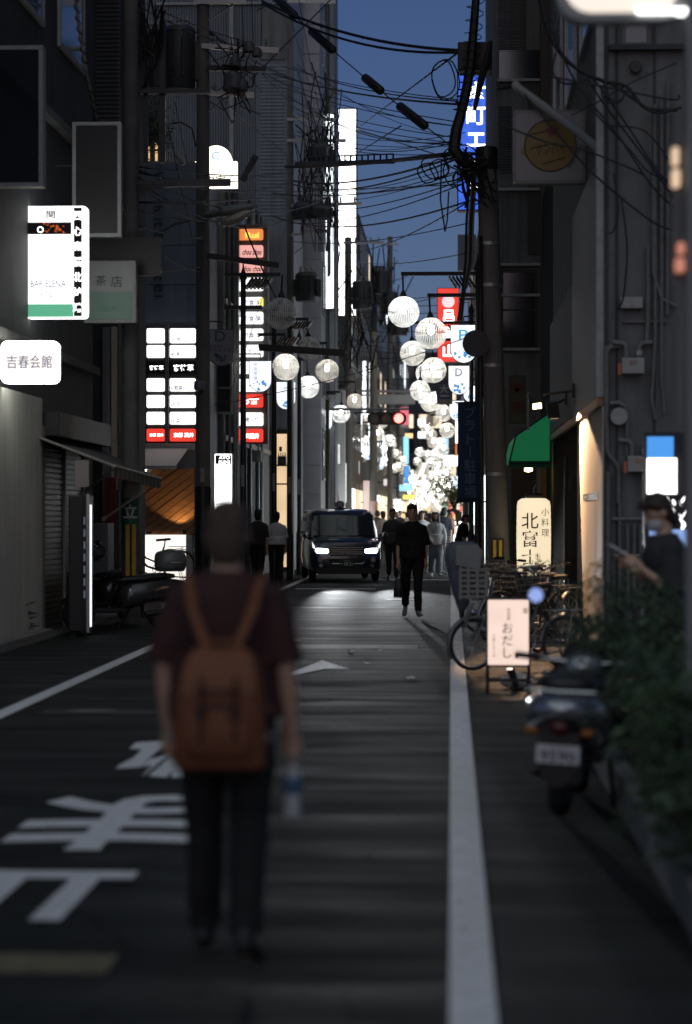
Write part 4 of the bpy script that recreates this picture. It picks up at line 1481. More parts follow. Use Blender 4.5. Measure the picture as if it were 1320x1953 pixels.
# messenger wire with black sleeves
a, c = W(510, -20, 44), W(890, 300, 35.6)
o = MB().tube(sagged(a, c, 0.1), 0.01, 5).build('sleeved_cable', dark_wire, base=a, smooth='all')
tag(o, 'diagonal wire carrying four black sleeves across the sky', 'cable')
pts = sagged(a, c, 0.1, 200)
def near_px(x):
    best = min(range(len(pts)), key=lambda i: abs((660 + F * ((ROT.inverted() @ (pts[i] - Vector((0, 0, CAMZ)))).x / -(ROT.inverted() @ (pts[i] - Vector((0, 0, CAMZ)))).z)) - x))
    return best
for x0, x1 in ((520, 565), (592, 637), (694, 727), (760, 812)):
    i, j = near_px(x0), near_px(x1)
    MB().tube([pts[i], pts[i].lerp(pts[j], 0.06), pts[i].lerp(pts[j], 0.94), pts[j]], [0.03, 0.075, 0.075, 0.03], 8).build('sleeve', dark_wire, o, smooth=True)
# spacer frame cable
o = cable('heavy horizontal cable run with ladder spacers below the sky gap', (545, 318, 60), (868, 293, 35.8), 0.05, 0.04)
sp = thing('cable_spacer', 'ladder shaped black cable spacer hanging left of the cable knot', 'cable spacer', W(565, 316, 50))
a, c = W(565, 312, 50), W(750, 308, 42)
MB().tube([a, c], 0.045, 6).build('rail', dark_wire, sp)
up = Vector((0, 0, 0.13))
MB().tube([a.lerp(c, 0.15) + up, c + up], 0.014, 5).build('rail', dark_wire, sp)
for k in range(16):
    q = a.lerp(c, 0.15 + 0.85 * k / 15)
    MB().tube([q, q + up], 0.016, 4).build('rung', dark_wire, sp)
cab = [((520, 140, 60), (873, 199, 36), 0.12, 0.018), ((560, 128, 60), (873, 193, 36), 0.15, 0.012), ((540, 126, 60), (873, 190, 36), 0.1, 0.009),
       ((520, 152, 60), (868, 232, 36), 0.08, 0.009), ((520, 160, 60), (866, 240, 36), 0.1, 0.009), ((680, 246, 90), (874, 100, 36), 0.0, 0.016),
       ((680, 246, 90), (880, 310, 36), 0.0, 0.013), ((640, 318, 90), (765, 240, 40), 0.0, 0.012), ((560, 345, 64), (872, 298, 36), 0.2, 0.02), ((560, 352, 64), (872, 303, 36), 0.28, 0.016),
       ((520, 368, 64), (880, 342, 36), 0.15, 0.014), ((560, 366, 64), (880, 352, 36), 0.0, 0.009), ((560, 400, 64), (880, 345, 36), 0.2, 0.011), ((560, 425, 64), (885, 350, 36), 0.2, 0.011),
       ((520, 412, 64), (905, 380, 36), 0.35, 0.016), ((640, 480, 90), (905, 378, 36), 0.3, 0.012), ((556, 370, 64), (760, 480, 125), 0.1, 0.014), ((690, 500, 90), (905, 480, 36), 0.12, 0.01)]
for i in range(16):
    y0 = rr.uniform(100, 470)
    cab.append(((rr.uniform(545, 600), y0, 64), (rr.uniform(866, 905), 230 + (y0 - 100) * 0.45 + rr.uniform(-40, 40), 36), rr.uniform(0.05, 0.5), rr.uniform(0.006, 0.01)))
cab.sort(key=lambda e: e[0][1])
for i, (a, c, sg, r) in enumerate(cab):
    cable(f'{nth_top(i)}, at its left end, of the cables to the right knot', a, c, sg, r, group=G1)
G2 = 'cables crossing before the hotel wall'
for i, (a, c, sg, r) in enumerate(sorted([((262, 318, 35), (560, 330, 64), 0.1, 0.012), ((262, 325, 35), (560, 345, 64), 0.3, 0.014), ((262, 330, 35), (560, 318, 64), 0.25, 0.01), ((262, 338, 35), (640, 365, 64), 0.55, 0.014),
                                   ((262, 345, 35), (560, 410, 64), 0.5, 0.013), ((262, 386, 35), (560, 372, 64), 0.05, 0.016), ((262, 400, 35), (470, 418, 44), 0.1, 0.009), ((262, 430, 35), (390, 455, 44), 0.05, 0.012),
                                   ((262, 340, 35), (387, 420, 44), 0.15, 0.018), ((300, 470, 35), (390, 450, 44), 0.0, 0.008), ((320, 240, 40), (372, 480, 44), 0.0, 0.007), ((335, 200, 40), (360, 330, 44), 0.0, 0.007),
                                   ((300, 480, 36), (387, 520, 44), 0.05, 0.008), ((265, 520, 35), (387, 508, 44), 0.02, 0.012), ((600, 270, 64), (430, 780, 44), 0, 0.006)], key=lambda e: e[0][1])):
    cable(f'{nth_top(i)}, at its left end, of the cables before the hotel wall', a, c, sg, r, group=G2)
G3 = 'cables over the top left'
for i, (a, c, sg, r) in enumerate(sorted([((400, 60, 44), (560, 150, 64), 0.1, 0.02), ((400, 65, 44), (600, 165, 64), 0.1, 0.015), ((400, 75, 44), (640, 205, 70), 0.1, 0.015), ((262, 10, 35), (470, 90, 44), 0.1, 0.012),
                                   ((262, 0, 35), (470, 80, 44), 0.05, 0.009), ((490, 20, 44), (640, -60, 60), 0, 0.01), ((640, -10, 50), (480, 150, 44), 0, 0.013), ((462, 0, 44), (465, 110, 44), 0, 0.008), ((480, 0, 44), (484, 110, 44), 0, 0.008),
                                   ((500, 0, 44), (497, 115, 44), 0, 0.008), ((420, 185, 44), (580, 320, 60), 0.05, 0.01), ((500, 140, 44), (610, 235, 64), 0.1, 0.01), ((570, 0, 50), (610, 220, 64), 0, 0.008), ((545, 0, 50), (600, 200, 64), 0, 0.008)], key=lambda e: (e[0][1], e[0][0]))):
    cable(f'{nth_top(i)}, at its start, of the cables tangled by the transformer', a, c, sg, r, group=G3)
G4 = 'cables over the meter building'
for i, (pp, r) in enumerate([([(1025, -20), (1045, 60), (1085, 120), (1150, 155), (1195, 165), (1230, 205), (1292, 210)], 0.02), ([(1030, -20), (1050, 70), (1100, 130), (1165, 160), (1210, 190), (1250, 215), (1300, 205)], 0.016),
                             ([(1050, 50), (1100, 160), (1180, 260), (1240, 350), (1290, 400)], 0.012), ([(1120, 150), (1160, 210), (1230, 300), (1300, 400)], 0.011), ([(1125, 140), (1190, 230), (1250, 320), (1300, 380)], 0.011),
                             ([(1045, 145), (1150, 165), (1280, 190), (1295, 180)], 0.011), ([(1120, 200), (1200, 285), (1240, 330), (1300, 350)], 0.01), ([(950, 235), (1040, 270), (1110, 285), (1200, 320), (1230, 335)], 0.011),
                             ([(1160, 185), (1180, 195), (1190, 180), (1180, 160), (1155, 158), (1148, 180), (1162, 196), (1185, 190)], 0.011), ([(1000, 180), (1060, 250), (1130, 330), (1240, 420), (1290, 440)], 0.012),
                             ([(1170, 330), (1180, 400), (1170, 440), (1160, 445)], 0.008), ([(1185, 380), (1196, 470), (1190, 560), (1180, 590)], 0.011), ([(1090, 220), (1140, 195), (1200, 160), (1290, 120)], 0.008),
                             ([(1060, 100), (1055, 140), (1080, 160), (1120, 150)], 0.012), ([(1165, 240), (1230, 250), (1280, 310), (1300, 330)], 0.01)]):
    P_ = [W(x, y, 25.7 - 0.1 * (i % 3)) for x, y in pp]
    sm = []
    for j in range(len(P_) - 1):
        p0, p1, p2, p3 = P_[max(j - 1, 0)], P_[j], P_[j + 1], P_[min(j + 2, len(P_) - 1)]
        for k in range(6):
            t_ = k / 6
            sm.append(0.5 * ((2 * p1) + (p2 - p0) * t_ + (2 * p0 - 5 * p1 + 4 * p2 - p3) * t_ ** 2 + (3 * p1 - p0 - 3 * p2 + p3) * t_ ** 3))
    sm.append(P_[-1])
    o = MB().tube(sm, r, 5).build('wall_cable', dark_wire, base=P_[0], smooth='all')
    tag(o, ('topmost' if i == 0 else ORD[i]) + ' loose black cable draped on the meter wall, counted from top left', 'cable', G4)
G5 = 'thin wires down the street'
for i in range(14):
    py = 560 + i * 13
    cable(f'{nth_top(i)} of the thin wires over the far lanterns', (rr.uniform(560, 640), py - 20 + rr.uniform(-10, 10), 80 + i * 2), (rr.uniform(820, 900), py + rr.uniform(-30, 30), 70 + i * 3), rr.uniform(0.1, 0.5), 0.012, group=G5)
cable('wire slanting from the tenant sign across the left lanterns', (410, 772, 44), (900, 640, 46), 0.12, 0.008)
cable('chain like cable from the street lamp down to the unlit lantern', (466, 430, 43.5), (530, 575, 44.6), 0.05, 0.016)
# long black bar hung on wires below the lamp
o = MB().box(-0.65, 0.65, -0.05, 0.05, -0.05, 0.05).build('black_bar', black, local=True, bevel=0.01)
o.location = W(464, 497, 43.2)
o.rotation_euler = (0, R(8), 0)
tag(o, 'tilted black bar hanging over the pink tenant panels', 'bar')
o = MB().box(-0.9, 0.9, -0.06, 0.06, -0.07, 0.07).build('black_bar', black, local=True, bevel=0.01)
o.location = W(577, 668, 50)
o.rotation_euler = (0, R(4), 0)
tag(o, 'dark bar across the left lanterns above the lit hanging signs', 'bar')

# ================================================================== SIGNS
def sign_box(name, label, px0, py0, px1, py1, Y, depth, face, frame, rad=0.03, border=0.02, cat='sign', group=None, shape=None):
    a, c = W(px0, py1, Y), W(px1, py0, Y)
    t = thing(name, label, cat, ((a.x + c.x) / 2, Y, a.z), group)
    f = shape or (lambda x0, x1, z0, z1: rrect(x0, x1, z0, z1, rad))
    MB().plate(f(a.x, c.x, a.z, c.z), Y, Y + depth).build('casing', frame, t)
    fc = MB().plate(f(a.x + border, c.x - border, a.z + border, c.z - border), Y - 0.006, Y - 0.001).build('face', face, t)
    t['y'] = Y
    return t, fc, (a.x, c.x, a.z, c.z)


def bracket(parent, a, b, r=0.02, m=None):
    MB().tube([a, b], r, 6).build('bracket', m or steel_dark, parent)


def letters(parent, m, items, name='lettering'):
    """items: (text, px, py, Y, width_px or None, height_px or None, bold, rot)"""
    mb = MB()
    for it in items:
        tx, px, py, Y, w, h = it[:6]
        bold = it[6] if len(it) > 6 else 0.0
        rot = it[7] if len(it) > 7 else 0.0
        sh = it[8] if len(it) > 8 else 0.0
        p = W(px, py, Y)
        text_into(mb, tx, p.x, p.z, Y, w=w / S(Y) if w else None, h=h / S(Y) if h else None, bold=bold, rot=rot, shear=sh)
    o = mb.build(name, m, parent)
    o['kind'] = 'stuff'
    return o


hall_glow = glow('hall_sign_glow', (0.97, 0.95, 0.85), 7.0)
# --- near left group
t, fc, e = sign_box('hall_sign', 'rounded lit white sign reading 吉春会館 above the pale wall', 2, 650, 111, 731, 28.4, 0.16, glow('hall_face', (1.0, 0.93, 0.82), 1.25, vary=0.1), hall_glow, 0.07, 0.012)
letters(fc, ink_soft, [('吉春会館', 56, 690, 28.385, 88, 26, 0.012)])
bracket(t, (-5.45, 28.48, W(0, 665, 28.4).z), (e[0] + 0.05, 28.48, W(0, 665, 28.4).z))

t, fc, e = sign_box('tall_white_sign', 'tall overexposed white lightbox with green foot and dark picture strip', 49, 393, 166, 607, 31, 0.16, glow('tall_face', (1.0, 1.0, 0.98), 1.5, vary=0.15, vscale=4), lit_white, 0.05, 0.012)
a, c = W(52, 447, 30.99), W(136, 424, 30.99)
BX('picture_strip', black, fc, a.x, c.x, 30.985, 30.993, a.z, c.z)
mbm = MB()
for k in range(26):
    p = W(random.uniform(82, 122), random.uniform(426, 444), 30.984)
    r = random.uniform(0.008, 0.02)
    a0 = random.uniform(0, 6)
    mbm.add([(p.x + r * 1.6 * math.cos(a0 + q), 30.982, p.z + r * math.sin(a0 + q)) for q in (0, 2.1, 4.2)], [(0, 1, 2)])
o = mbm.build('maple_print', glow('maple_red', (0.8, 0.16, 0.04), 0.5, body=(0.5, 0.1, 0.02)), fc)
o['kind'] = 'stuff'
MB().torus(W(77, 438, 30.984), 0.035, 0.006, 'Y', 16, 4).build('ring_print', lit_white, fc)
a, c = W(54, 605, 30.99), W(140, 580, 30.99)
BX('green_band', lit_green, fc, a.x, c.x, 30.985, 30.993, a.z, c.z)
a, c = W(141, 603, 30.99), W(156, 396, 30.99)
st = BX('name_strip', black, fc, a.x, c.x, 30.985, 30.993, a.z, c.z)
mb = MB()
vtext_into(mb, '西心斎橋北炉端', W(148, 0, 30.98).x, W(0, 398, 31).z, W(0, 602, 31).z, 30.98, 0.12, 0.02)
mb.build('lettering', lit_white, st)['kind'] = 'stuff'
letters(fc, ink, [('関', 97, 409, 30.98, 17, 15, 0.015)])
letters(fc, ink_soft, [('BAR ELENA', 92, 541, 30.98, 68, 13, 0.01), ('ビル', 90, 562, 30.98, 24, 11, 0.01)])
bracket(t, (-5.45, 31.08, W(0, 420, 31).z), (e[0] + 0.02, 31.08, W(0, 420, 31).z))
bracket(t, (-5.45, 31.08, W(0, 590, 31).z), (e[0] + 0.02, 31.08, W(0, 590, 31).z))

t, fc, e = sign_box('green_shop_sign', 'unlit shop sign, grey above and green below, behind the white lightbox', 160, 497, 259, 616, 34, 0.2, mat('acrylic_grey', (0.22, 0.24, 0.23), 0.35, noise=0.15, nscale=3), frame_pale, 0.02, 0.03)
a, c = W(166, 609, 33.98), W(251, 556, 33.98)
BX('green_half', mat('acrylic_green', (0.05, 0.2, 0.13), 0.35, noise=0.15, nscale=3), fc, a.x, c.x, 33.98, 33.99, a.z, c.z)
letters(fc, mat('faded_ink', (0.07, 0.075, 0.075), 0.6), [('茶', 193, 535, 33.98, 20, 20), ('店', 222, 537, 33.98, 22, 22)])
letters(fc, mat('faded_green_ink', (0.1, 0.26, 0.18), 0.6), [('ILLY', 205, 588, 33.975, 34, 9)])
bracket(t, (-5.45, 34.1, W(0, 520, 34).z), (e[0] + 0.02, 34.1, W(0, 520, 34).z))
t, fc, e = sign_box('black_sign_box', 'black unlit sign box jutting out above the green shop sign', 100, 452, 306, 525, 34.45, 0.22, black, black, 0.01, 0.02)
bracket(t, (-5.45, 34.5, W(0, 470, 34.5).z), (e[0] + 0.3, 34.5, W(0, 470, 34.5).z), 0.04)
t, fc, e = sign_box('blank_sign_frame', 'blank dark sign with pale frame at the top left edge', -30, 86, 82, 356, 28, 0.2, glass_dark, frame_pale, 0.01, 0.05)
t, fc, e = sign_box('blank_sign_frame', 'second blank dark sign with pale frame above the white lightbox', 138, 232, 231, 452, 33, 0.2, black, frame_pale, 0.01, 0.05)
bracket(t, (-5.45, 33.1, 6.4), (e[0] + 0.02, 33.1, 6.4))

# --- arch topped roof sign
def arch(x0, x1, z0, z1):
    w = x1 - x0
    zs = z0 + (z1 - z0) * 0.62
    pts = [(x0, z0), (x1, z0), (x1, zs), (x1 - w * 0.12, zs)]
    for i in range(1, 12):
        a = math.pi * i / 12
        pts.append(((x0 + x1) / 2 + w * 0.38 * math.cos(a), zs + (z1 - zs) * math.sin(a)))
    pts += [(x0 + w * 0.12, zs), (x0, zs)]
    return pts


t, fc, e = sign_box('arched_roof_sign', 'arch topped lit cream sign behind the transformer pole', 372, 277, 452, 358, 50, 0.2, glow('lit_arch', (1.0, 0.92, 0.78), 2.0), lit_cream, 0.02, 0.015, shape=arch)
letters(fc, ink, [('中家', 411, 343, 49.98, 40, 17, 0.01)])
letters(fc, glow('arch_emblem', (0.45, 0.8, 0.9), 0.8), [('C', 411, 297, 49.98, 16, 16, 0.03)])
MB().tube([((e[0] + e[1]) / 2, 50.1, 8.5), ((e[0] + e[1]) / 2, 50.1, e[2] + 0.05)], 0.06, 8).build('post', steel_dark, t)

# --- tall tenant sign
t, fc, e = sign_box('tall_tenant_sign', 'tall dark frame of stacked lit tenant panels, orange and pink on top', 443, 428, 511, 847, 56.5, 0.22, mat('tenant_back', (0.06, 0.06, 0.058), 0.5), mat('tenant_frame', (0.13, 0.13, 0.13), 0.4, metal=0.4), 0.02, 0.03)
rows = [(437, 458, lit_orange, '8F', 'Rui', lit_yellow), (468, 491, lit_pink, '7F', 'chou chou', ink), (500, 523, lit_pink, '7F', 'chou chou', ink), (530, 555, lit_tenant, '7F', 'Bar 灯', ink_soft), (567, 585, lit_tenant, '6F', '和食 楽', ink_soft), (595, 618, lit_tenant, '6F', '和食 楽', ink_soft),
        (627, 650, lit_tenant, '6F', '和食 楽', ink_soft), (658, 681, lit_tenant, '5F', 'スナック', ink_soft), (690, 713, lit_tenant, '5F', 'スナック', ink_soft), (723, 747, lit_tenant, '5F', 'スナック', ink_soft), (752, 777, lit_red, '5F', '酒', lit_white), (787, 812, lit_tenant, '2F', '炭火焼', ink_soft), (818, 843, lit_red, '1F', '京茂井', lit_white)]
for py0, py1, mm, fl, tx, tm in rows:
    a, c = W(454, py1, 56.45), W(502, py0, 56.45)
    pn = MB().plate(rrect(a.x, c.x, a.z, c.z, 0.04), 56.4, 56.49).build('tenant_panel', mm, t)
    letters(pn, lit_white, [(fl, 449, (py0 + py1) / 2, 56.485, 6, 9, 0.03)], 'floor_number')
    if tx:
        letters(pn, tm, [(tx, 481, (py0 + py1) / 2 + 1, 56.39, 36 if len(tx) > 3 else 26, 11, 0.02, 0, 0.25 if mm is lit_pink else 0)])
a, c = W(495, 584, 56.39), W(502, 568, 56.39)
BX('yellow_end', lit_yellow, t, a.x, c.x, 56.38, 56.399, a.z, c.z)
bracket(t, (-4.95, 56.6, e[3] - 0.3), (e[0] + 0.02, 56.6, e[3] - 0.3), 0.04)
bracket(t, (-4.95, 56.6, e[2] + 0.3), (e[0] + 0.02, 56.6, e[2] + 0.3), 0.04)

t, fc, e = sign_box('building_name_sign', 'white lit building directory headed ATO BLDG in the doorway', 408, 864, 444, 1003, 50.5, 0.15, lit_white, frame_pale, 0.01, 0.02)
a, c = W(411, 885, 50.48), W(441, 868, 50.48)
hd = BX('header', black, fc, a.x, c.x, 50.485, 50.493, a.z, c.z)
letters(hd, lit_white, [('ATO', 428, 872.5, 50.48, 21, 6.5, 0.02), ('BLDG', 428, 881, 50.48, 21, 5.5, 0.02)])
for k in range(5):
    py = 905 + k * 19
    z = W(0, py, 50.5).z
    BX('divider', steel_grey, fc, W(411, 0, 50.48).x, W(441, 0, 50.48).x, 50.486, 50.492, z, z + 0.012)
letters(fc, glow('directory_yellow', (0.9, 0.85, 0.35), 0.9), [('IS', 424, 914, 50.48, 12, 7)])
MB().tube([((e[0] + e[1]) / 2, 50.58, 0), ((e[0] + e[1]) / 2, 50.58, e[2] + 0.02)], 0.05, 8).build('post', steel_dark, t)

# --- round bottomed hanging signs along the lantern posts
wave_blue = glow('wave_print', (0.12, 0.4, 0.75), 0.6, body=(0.1, 0.3, 0.5))
wave_dark = mat('wave_print_unlit', (0.05, 0.08, 0.12), 0.5)
lit_sign = glow('lit_hanging_sign', (0.9, 0.95, 1.0), 1.15, vary=0.15)
dim_sign = mat('unlit_hanging_sign', (0.2, 0.21, 0.25), 0.4)
pink_sign = glow('dim_pink_sign', (0.7, 0.55, 0.55), 0.45)


def hanging_sign(label, px0, py0, px1, py1, Y, lit, texts, rod=1):
    face = lit_sign if lit == 1 else (pink_sign if lit == 2 else dim_sign)
    t, fc, e = sign_box('hanging_sign', label, px0, py0, px1, py1, Y, 0.08, face, steel_dark, 0.02, 0.012, group='round bottomed hanging signs', shape=ushape)
    w = e[1] - e[0]
    # angular wave print on the rounded foot
    mb = MB()
    rg = random.Random(int(px0))
    cx, cz = (e[0] + e[1]) / 2, e[2] + w / 2
    for k in range(11):
        a = rg.uniform(R(195), R(345))
        d = rg.uniform(0.1, 0.36) * w
        q = (cx + d * math.cos(a), cz + d * math.sin(a))
        s_ = w * rg.uniform(0.05, 0.12)
        b0 = rg.uniform(0, 6)
        mb.add([(q[0] + s_ * math.cos(b0 + v), Y - 0.008, q[1] + s_ * math.sin(b0 + v)) for v in (0, 1.9, 3.6)], [(0, 1, 2)])
    mb.build('wave_print', wave_blue if lit else wave_dark, fc)['kind'] = 'stuff'
    for tx, qx, qy, ww, hh, m, vert in texts:
        if vert:
            mb = MB()
            p0, p1 = W(qx, qy, Y), W(qx, qy + hh, Y)
            vtext_into(mb, tx, p0.x, p0.z, p1.z, Y - 0.009, ww / S(Y))
            mb.build('lettering', m, fc)['kind'] = 'stuff'
        else:
            letters(fc, m, [(tx, qx, qy, Y - 0.009, ww, hh, 0.01)])
    zt = e[3]
    MB().tube([(cx, Y + 0.04, zt), (cx, Y + 0.04, zt + 0.16)], 0.012, 6).build('hanger', steel_dark, t)
    MB().tube([(cx, Y + 0.04, zt + 0.16), (cx + rod * 0.75 * (1 if cx < -2 else -1) * -1, Y + 0.04, zt + 0.16)], 0.016, 6).build('hanger', steel_dark, t)
    return t


blue_p = glow('parking_blue', (0.1, 0.5, 0.85), 0.75, body=(0.1, 0.3, 0.6))
grey_ink = mat('grey_ink', (0.06, 0.07, 0.09), 0.6)
hanging_sign('unlit grey hanging sign with letter D and katakana', 397, 628, 446, 698, 48, 0, [('D', 420, 641, 20, 20, grey_ink, 0), ('株式会社', 412, 660, 26, 6, grey_ink, 0), ('ドウシシャ', 421, 668, 40, 9, grey_ink, 0)])
hanging_sign('lit hanging sign with vertical letters 中央市場 next to the tenant sign', 475, 688, 518, 748, 56, 1, [('中央市場', 487, 690, 8, 36, ink_soft, 1)])
hanging_sign('lit hanging sign with one letter 中 before the warm showcase', 527, 728, 564, 781, 65, 1, [('中', 543, 740, 8, 8, ink_soft, 0)])
hanging_sign('lit hanging sign with small peak emblem near the panelled tower', 603, 782, 634, 823, 78, 1, [('へ', 616, 795, 14, 7, grey_ink, 0)])
hanging_sign('dim pinkish hanging sign reading NIPPO', 640, 812, 667, 849, 90, 2, [('NIPPO', 653, 823, 21, 5, mat('nippo_blue', (0.05, 0.06, 0.2), 0.5), 0), ('COMPANY', 653, 830, 17, 2, grey_ink, 0)])
hanging_sign('small lit hanging sign above the taxi roof lamp', 668, 879, 686, 911, 104, 1, [])
hanging_sign('small lit hanging sign just under a lantern on the left', 691, 850, 712, 877, 106, 1, [])
hanging_sign('tiny lit hanging sign beside the poster pole', 719, 872, 732, 896, 132, 1, [])
hanging_sign('lit hanging parking sign with blue letter P', 859, 619, 910, 693, 46.4, 1, [('P', 884, 639, 17, 21, blue_p, 0), ('駐車場', 893, 659, 22, 7, grey_ink, 0)])
hanging_sign('lit hanging sign with pale letter D below the parking sign', 855, 697, 897, 753, 57, 1, [('D', 875, 710, 13, 15, ink_soft, 0), ('シャ', 886, 727, 9, 4, grey_ink, 0)])
hanging_sign('lit hanging sign half hidden by the blue banner top', 857, 764, 886, 802, 70, 1, [])
hanging_sign('lit hanging sign behind the second parking sign', 884, 735, 914, 768, 69, 1, [])

t, fc, e = sign_box('blue_plate_sign', 'slate blue plate sign with 大一 and a phone number below', 832, 731, 863, 771, 62, 0.05, mat('slate_blue', (0.1, 0.12, 0.17), 0.5), steel_dark, 0.005, 0.01)
letters(fc, mat('plate_white', (0.6, 0.58, 0.6), 0.5), [('大', 847, 742, 61.98, 16, 15, 0.02), ('一', 848, 755, 61.98, 17, 3, 0.02)])
a, c = W(833, 771, 61.97), W(862, 762, 61.97)
pl_ = BX('phone_plate', mat('plate_beige', (0.5, 0.42, 0.36), 0.5), fc, a.x, c.x, 61.972, 61.985, a.z, c.z)
letters(pl_, grey_ink, [('6211-3268', 847.5, 766.5, 61.965, 25, 6, 0.01)])
bracket(t, ((e[0] + e[1]) / 2, 62.02, e[3] - 0.05), (0.75, 62.02, e[3] - 0.05))

# --- blue vertical sign against the sky, red vertical sign
t, fc, e = sign_box('blue_vertical_sign', 'glowing blue vertical sign with white katakana behind the cable knot', 872, 138, 941, 402, 61, 0.4, lit_blue, steel_dark, 0.03, 0.03)
mb = MB()
vtext_into(mb, '本町エイト', W(908, 0, 60.9).x, W(0, 160, 61).z, W(0, 385, 61).z, 60.985, 0.5, 0.02)
mb.build('lettering', lit_white, fc)['kind'] = 'stuff'
bracket(t, (0.96, 61.2, e[3] - 0.4), (e[1] + 0.4, 61.2, e[3] - 0.4), 0.05)
t, fc, e = sign_box('small_white_sign', 'pale unlit sign panel under the blue vertical sign', 873, 447, 908, 516, 60.5, 0.2, mat('unlit_white', (0.2, 0.22, 0.27), 0.4), frame_pale, 0.01, 0.02)
t, fc, e = sign_box('red_vertical_sign', 'red vertical lit sign with white disc behind the right lanterns', 834, 549, 876, 691, 66, 0.3, lit_red, steel_dark, 0.02, 0.015)
p = W(855, 575, 65.98)
MB().lathe([(0.17, 0), (0.17, 0.01), (0.01, 0.011)], (p.x, 65.975, p.z), axis='Y', seg=20).build('white_disc', glow('disc_pinkish', (1, 0.75, 0.78), 0.95), fc)
mb = MB()
vtext_into(mb, '呂品山', W(856, 0, 65.9).x, W(0, 590, 66).z, W(0, 688, 66).z, 65.985, 0.36, 0.03)
mb.build('lettering', lit_white, fc)['kind'] = 'stuff'
bracket(t, (0.95, 66.1, e[3] - 0.3), (e[1] - 0.02, 66.1, e[3] - 0.3), 0.04)

# --- unlit square sign with the yellow speech bubble (right)
SYY = 29.3
t, fc, e = sign_box('bubble_sign', 'unlit square white sign with yellow speech bubble reading サンハイ', 979, 209, 1117, 350, SYY, 0.2, mat('grubby_acrylic', (0.2, 0.2, 0.21), 0.4, noise=0.12, nscale=2), mat('bubble_frame', (0.13, 0.13, 0.135), 0.4), 0.05, 0.035)
p = W(1050, 278, SYY)
r = 49 / S(SYY)
pts = [(p.x + r * math.cos(R(a)), p.z + r * math.sin(R(a))) for a in range(-150, 186, 8)]
pts.append((p.x - r * 1.17, p.z - r * 0.27))
bub = MB().plate(pts, SYY - 0.012, SYY - 0.007).build('bubble', mat('bubble_yellow', (0.2, 0.125, 0.022), 0.5, noise=0.15), fc)
MB().torus((p.x, SYY - 0.012, p.z), r, 0.007, 'Y', 40, 4).build('outline', mat('bubble_ink', (0.03, 0.02, 0.012), 0.6), bub)
letters(bub, mat('bubble_ink', (0.03, 0.02, 0.012), 0.6), [('サンハイ', 1050, 283, SYY - 0.016, 58, 23, 0.0, R(4))])
mb = MB()
for (x0, y0, x1, y1) in ((1005, 258, 1042, 250), (1012, 283, 1048, 275), (1035, 313, 1078, 300)):
    a, c = W(x0, y0, SYY - 0.016), W(x1, y1, SYY - 0.016)
    mb.tube([a, c], 0.005, 4)
mb.build('underline', mat('bubble_ink', (0.03, 0.02, 0.012), 0.6), bub)['kind'] = 'stuff'
p2 = W(1053, 250, SYY - 0.016)
MB().plate([(p2.x + 0.07 * math.cos(a) * (1 + 0.25 * math.sin(3 * a)), p2.z + 0.06 * math.sin(a)) for a in [k * 0.4 for k in range(16)]], SYY - 0.02, SYY - 0.014).build('tomato_print', mat('tomato_red', (0.16, 0.03, 0.015), 0.5), bub)
letters(fc, mat('bubble_ink', (0.03, 0.02, 0.012), 0.6), [('BEER STAND', 1097, 298, SYY - 0.01, 50, 7, 0.0, R(62))])
bracket(t, (XR, SYY + 0.1, W(0, 240, SYY).z), (e[1] - 0.02, SYY + 0.1, W(0, 240, SYY).z), 0.025)
bracket(t, (XR, SYY + 0.1, W(0, 330, SYY).z), (e[1] - 0.02, SYY + 0.1, W(0, 330, SYY).z), 0.025)

# --- right street shop signs
LY = 35.2
p = W(1018, 1062, LY)
t = thing('paper_lantern', 'glowing cream paper lantern lettered 北富士 beside the concrete pole', 'lantern', (p.x, LY, 0))
w = 33 / S(LY)
zb, zt = W(0, 1064, LY).z - 0.25, W(0, 951, LY).z
prof = [(w * 0.7, zb), (w * 0.9, zb + 0.04)]
for i in range(1, 20):
    f = i / 20
    prof.append((w * (0.96 + 0.03 * math.sin(math.pi * f) + (0.006 if i % 2 else -0.004)), zb + 0.04 + (zt - zb - 0.1) * f))
prof += [(w * 0.92, zt - 0.04), (w * 0.7, zt), (w * 0.45, zt + 0.004)]
lamp_paper = glow('lantern_paper', (1.0, 0.82, 0.55), 0.92, body=(0.7, 0.6, 0.45), vary=0.08, vscale=2)
pap = MB().lathe(prof, (p.x, LY, 0), seg=32).build('paper_body', lamp_paper, t, smooth='all')
MB().lathe([(w * 0.46, 0), (w * 0.5, 0.02), (w * 0.5, 0.06), (w * 0.4, 0.08)], (p.x, LY, zt), seg=20).build('top_ring', black, t, smooth=True)
MB().lathe([(w * 0.66, 0), (w * 0.7, 0.02), (w * 0.7, 0.06), (w * 0.6, 0.06)], (p.x, LY, zb - 0.05), seg=20).build('bottom_ring', black, t, smooth=True)
MB().tube([(p.x, LY, zt + 0.06), (p.x, LY, zt + 0.14), (p.x + 0.03, LY, zt + 0.2)], 0.008, 5).build('hook', galv, t)
MB().tube([(p.x, LY, 0), (p.x, LY, zb - 0.04)], 0.03, 8).build('stand', black, t)
# lettering hugging the drum
mb = MB()
vtext_into(mb, '北富士', W(1010, 0, LY).x, W(0, 976, LY).z, W(0, 1078, LY).z, 0, 0.24, 0.005)
vtext_into(mb, '小料理', W(1039, 0, LY).x, W(0, 967, LY).z, W(0, 1025, LY).z, 0, 0.115, 0.0)
for v in mb.v:
    d = v.x - p.x
    v.y = LY - math.sqrt(max((w * 0.995) ** 2 - d * d, 0.0004)) - 0.006
mb.build('lettering', ink, pap)['kind'] = 'stuff'

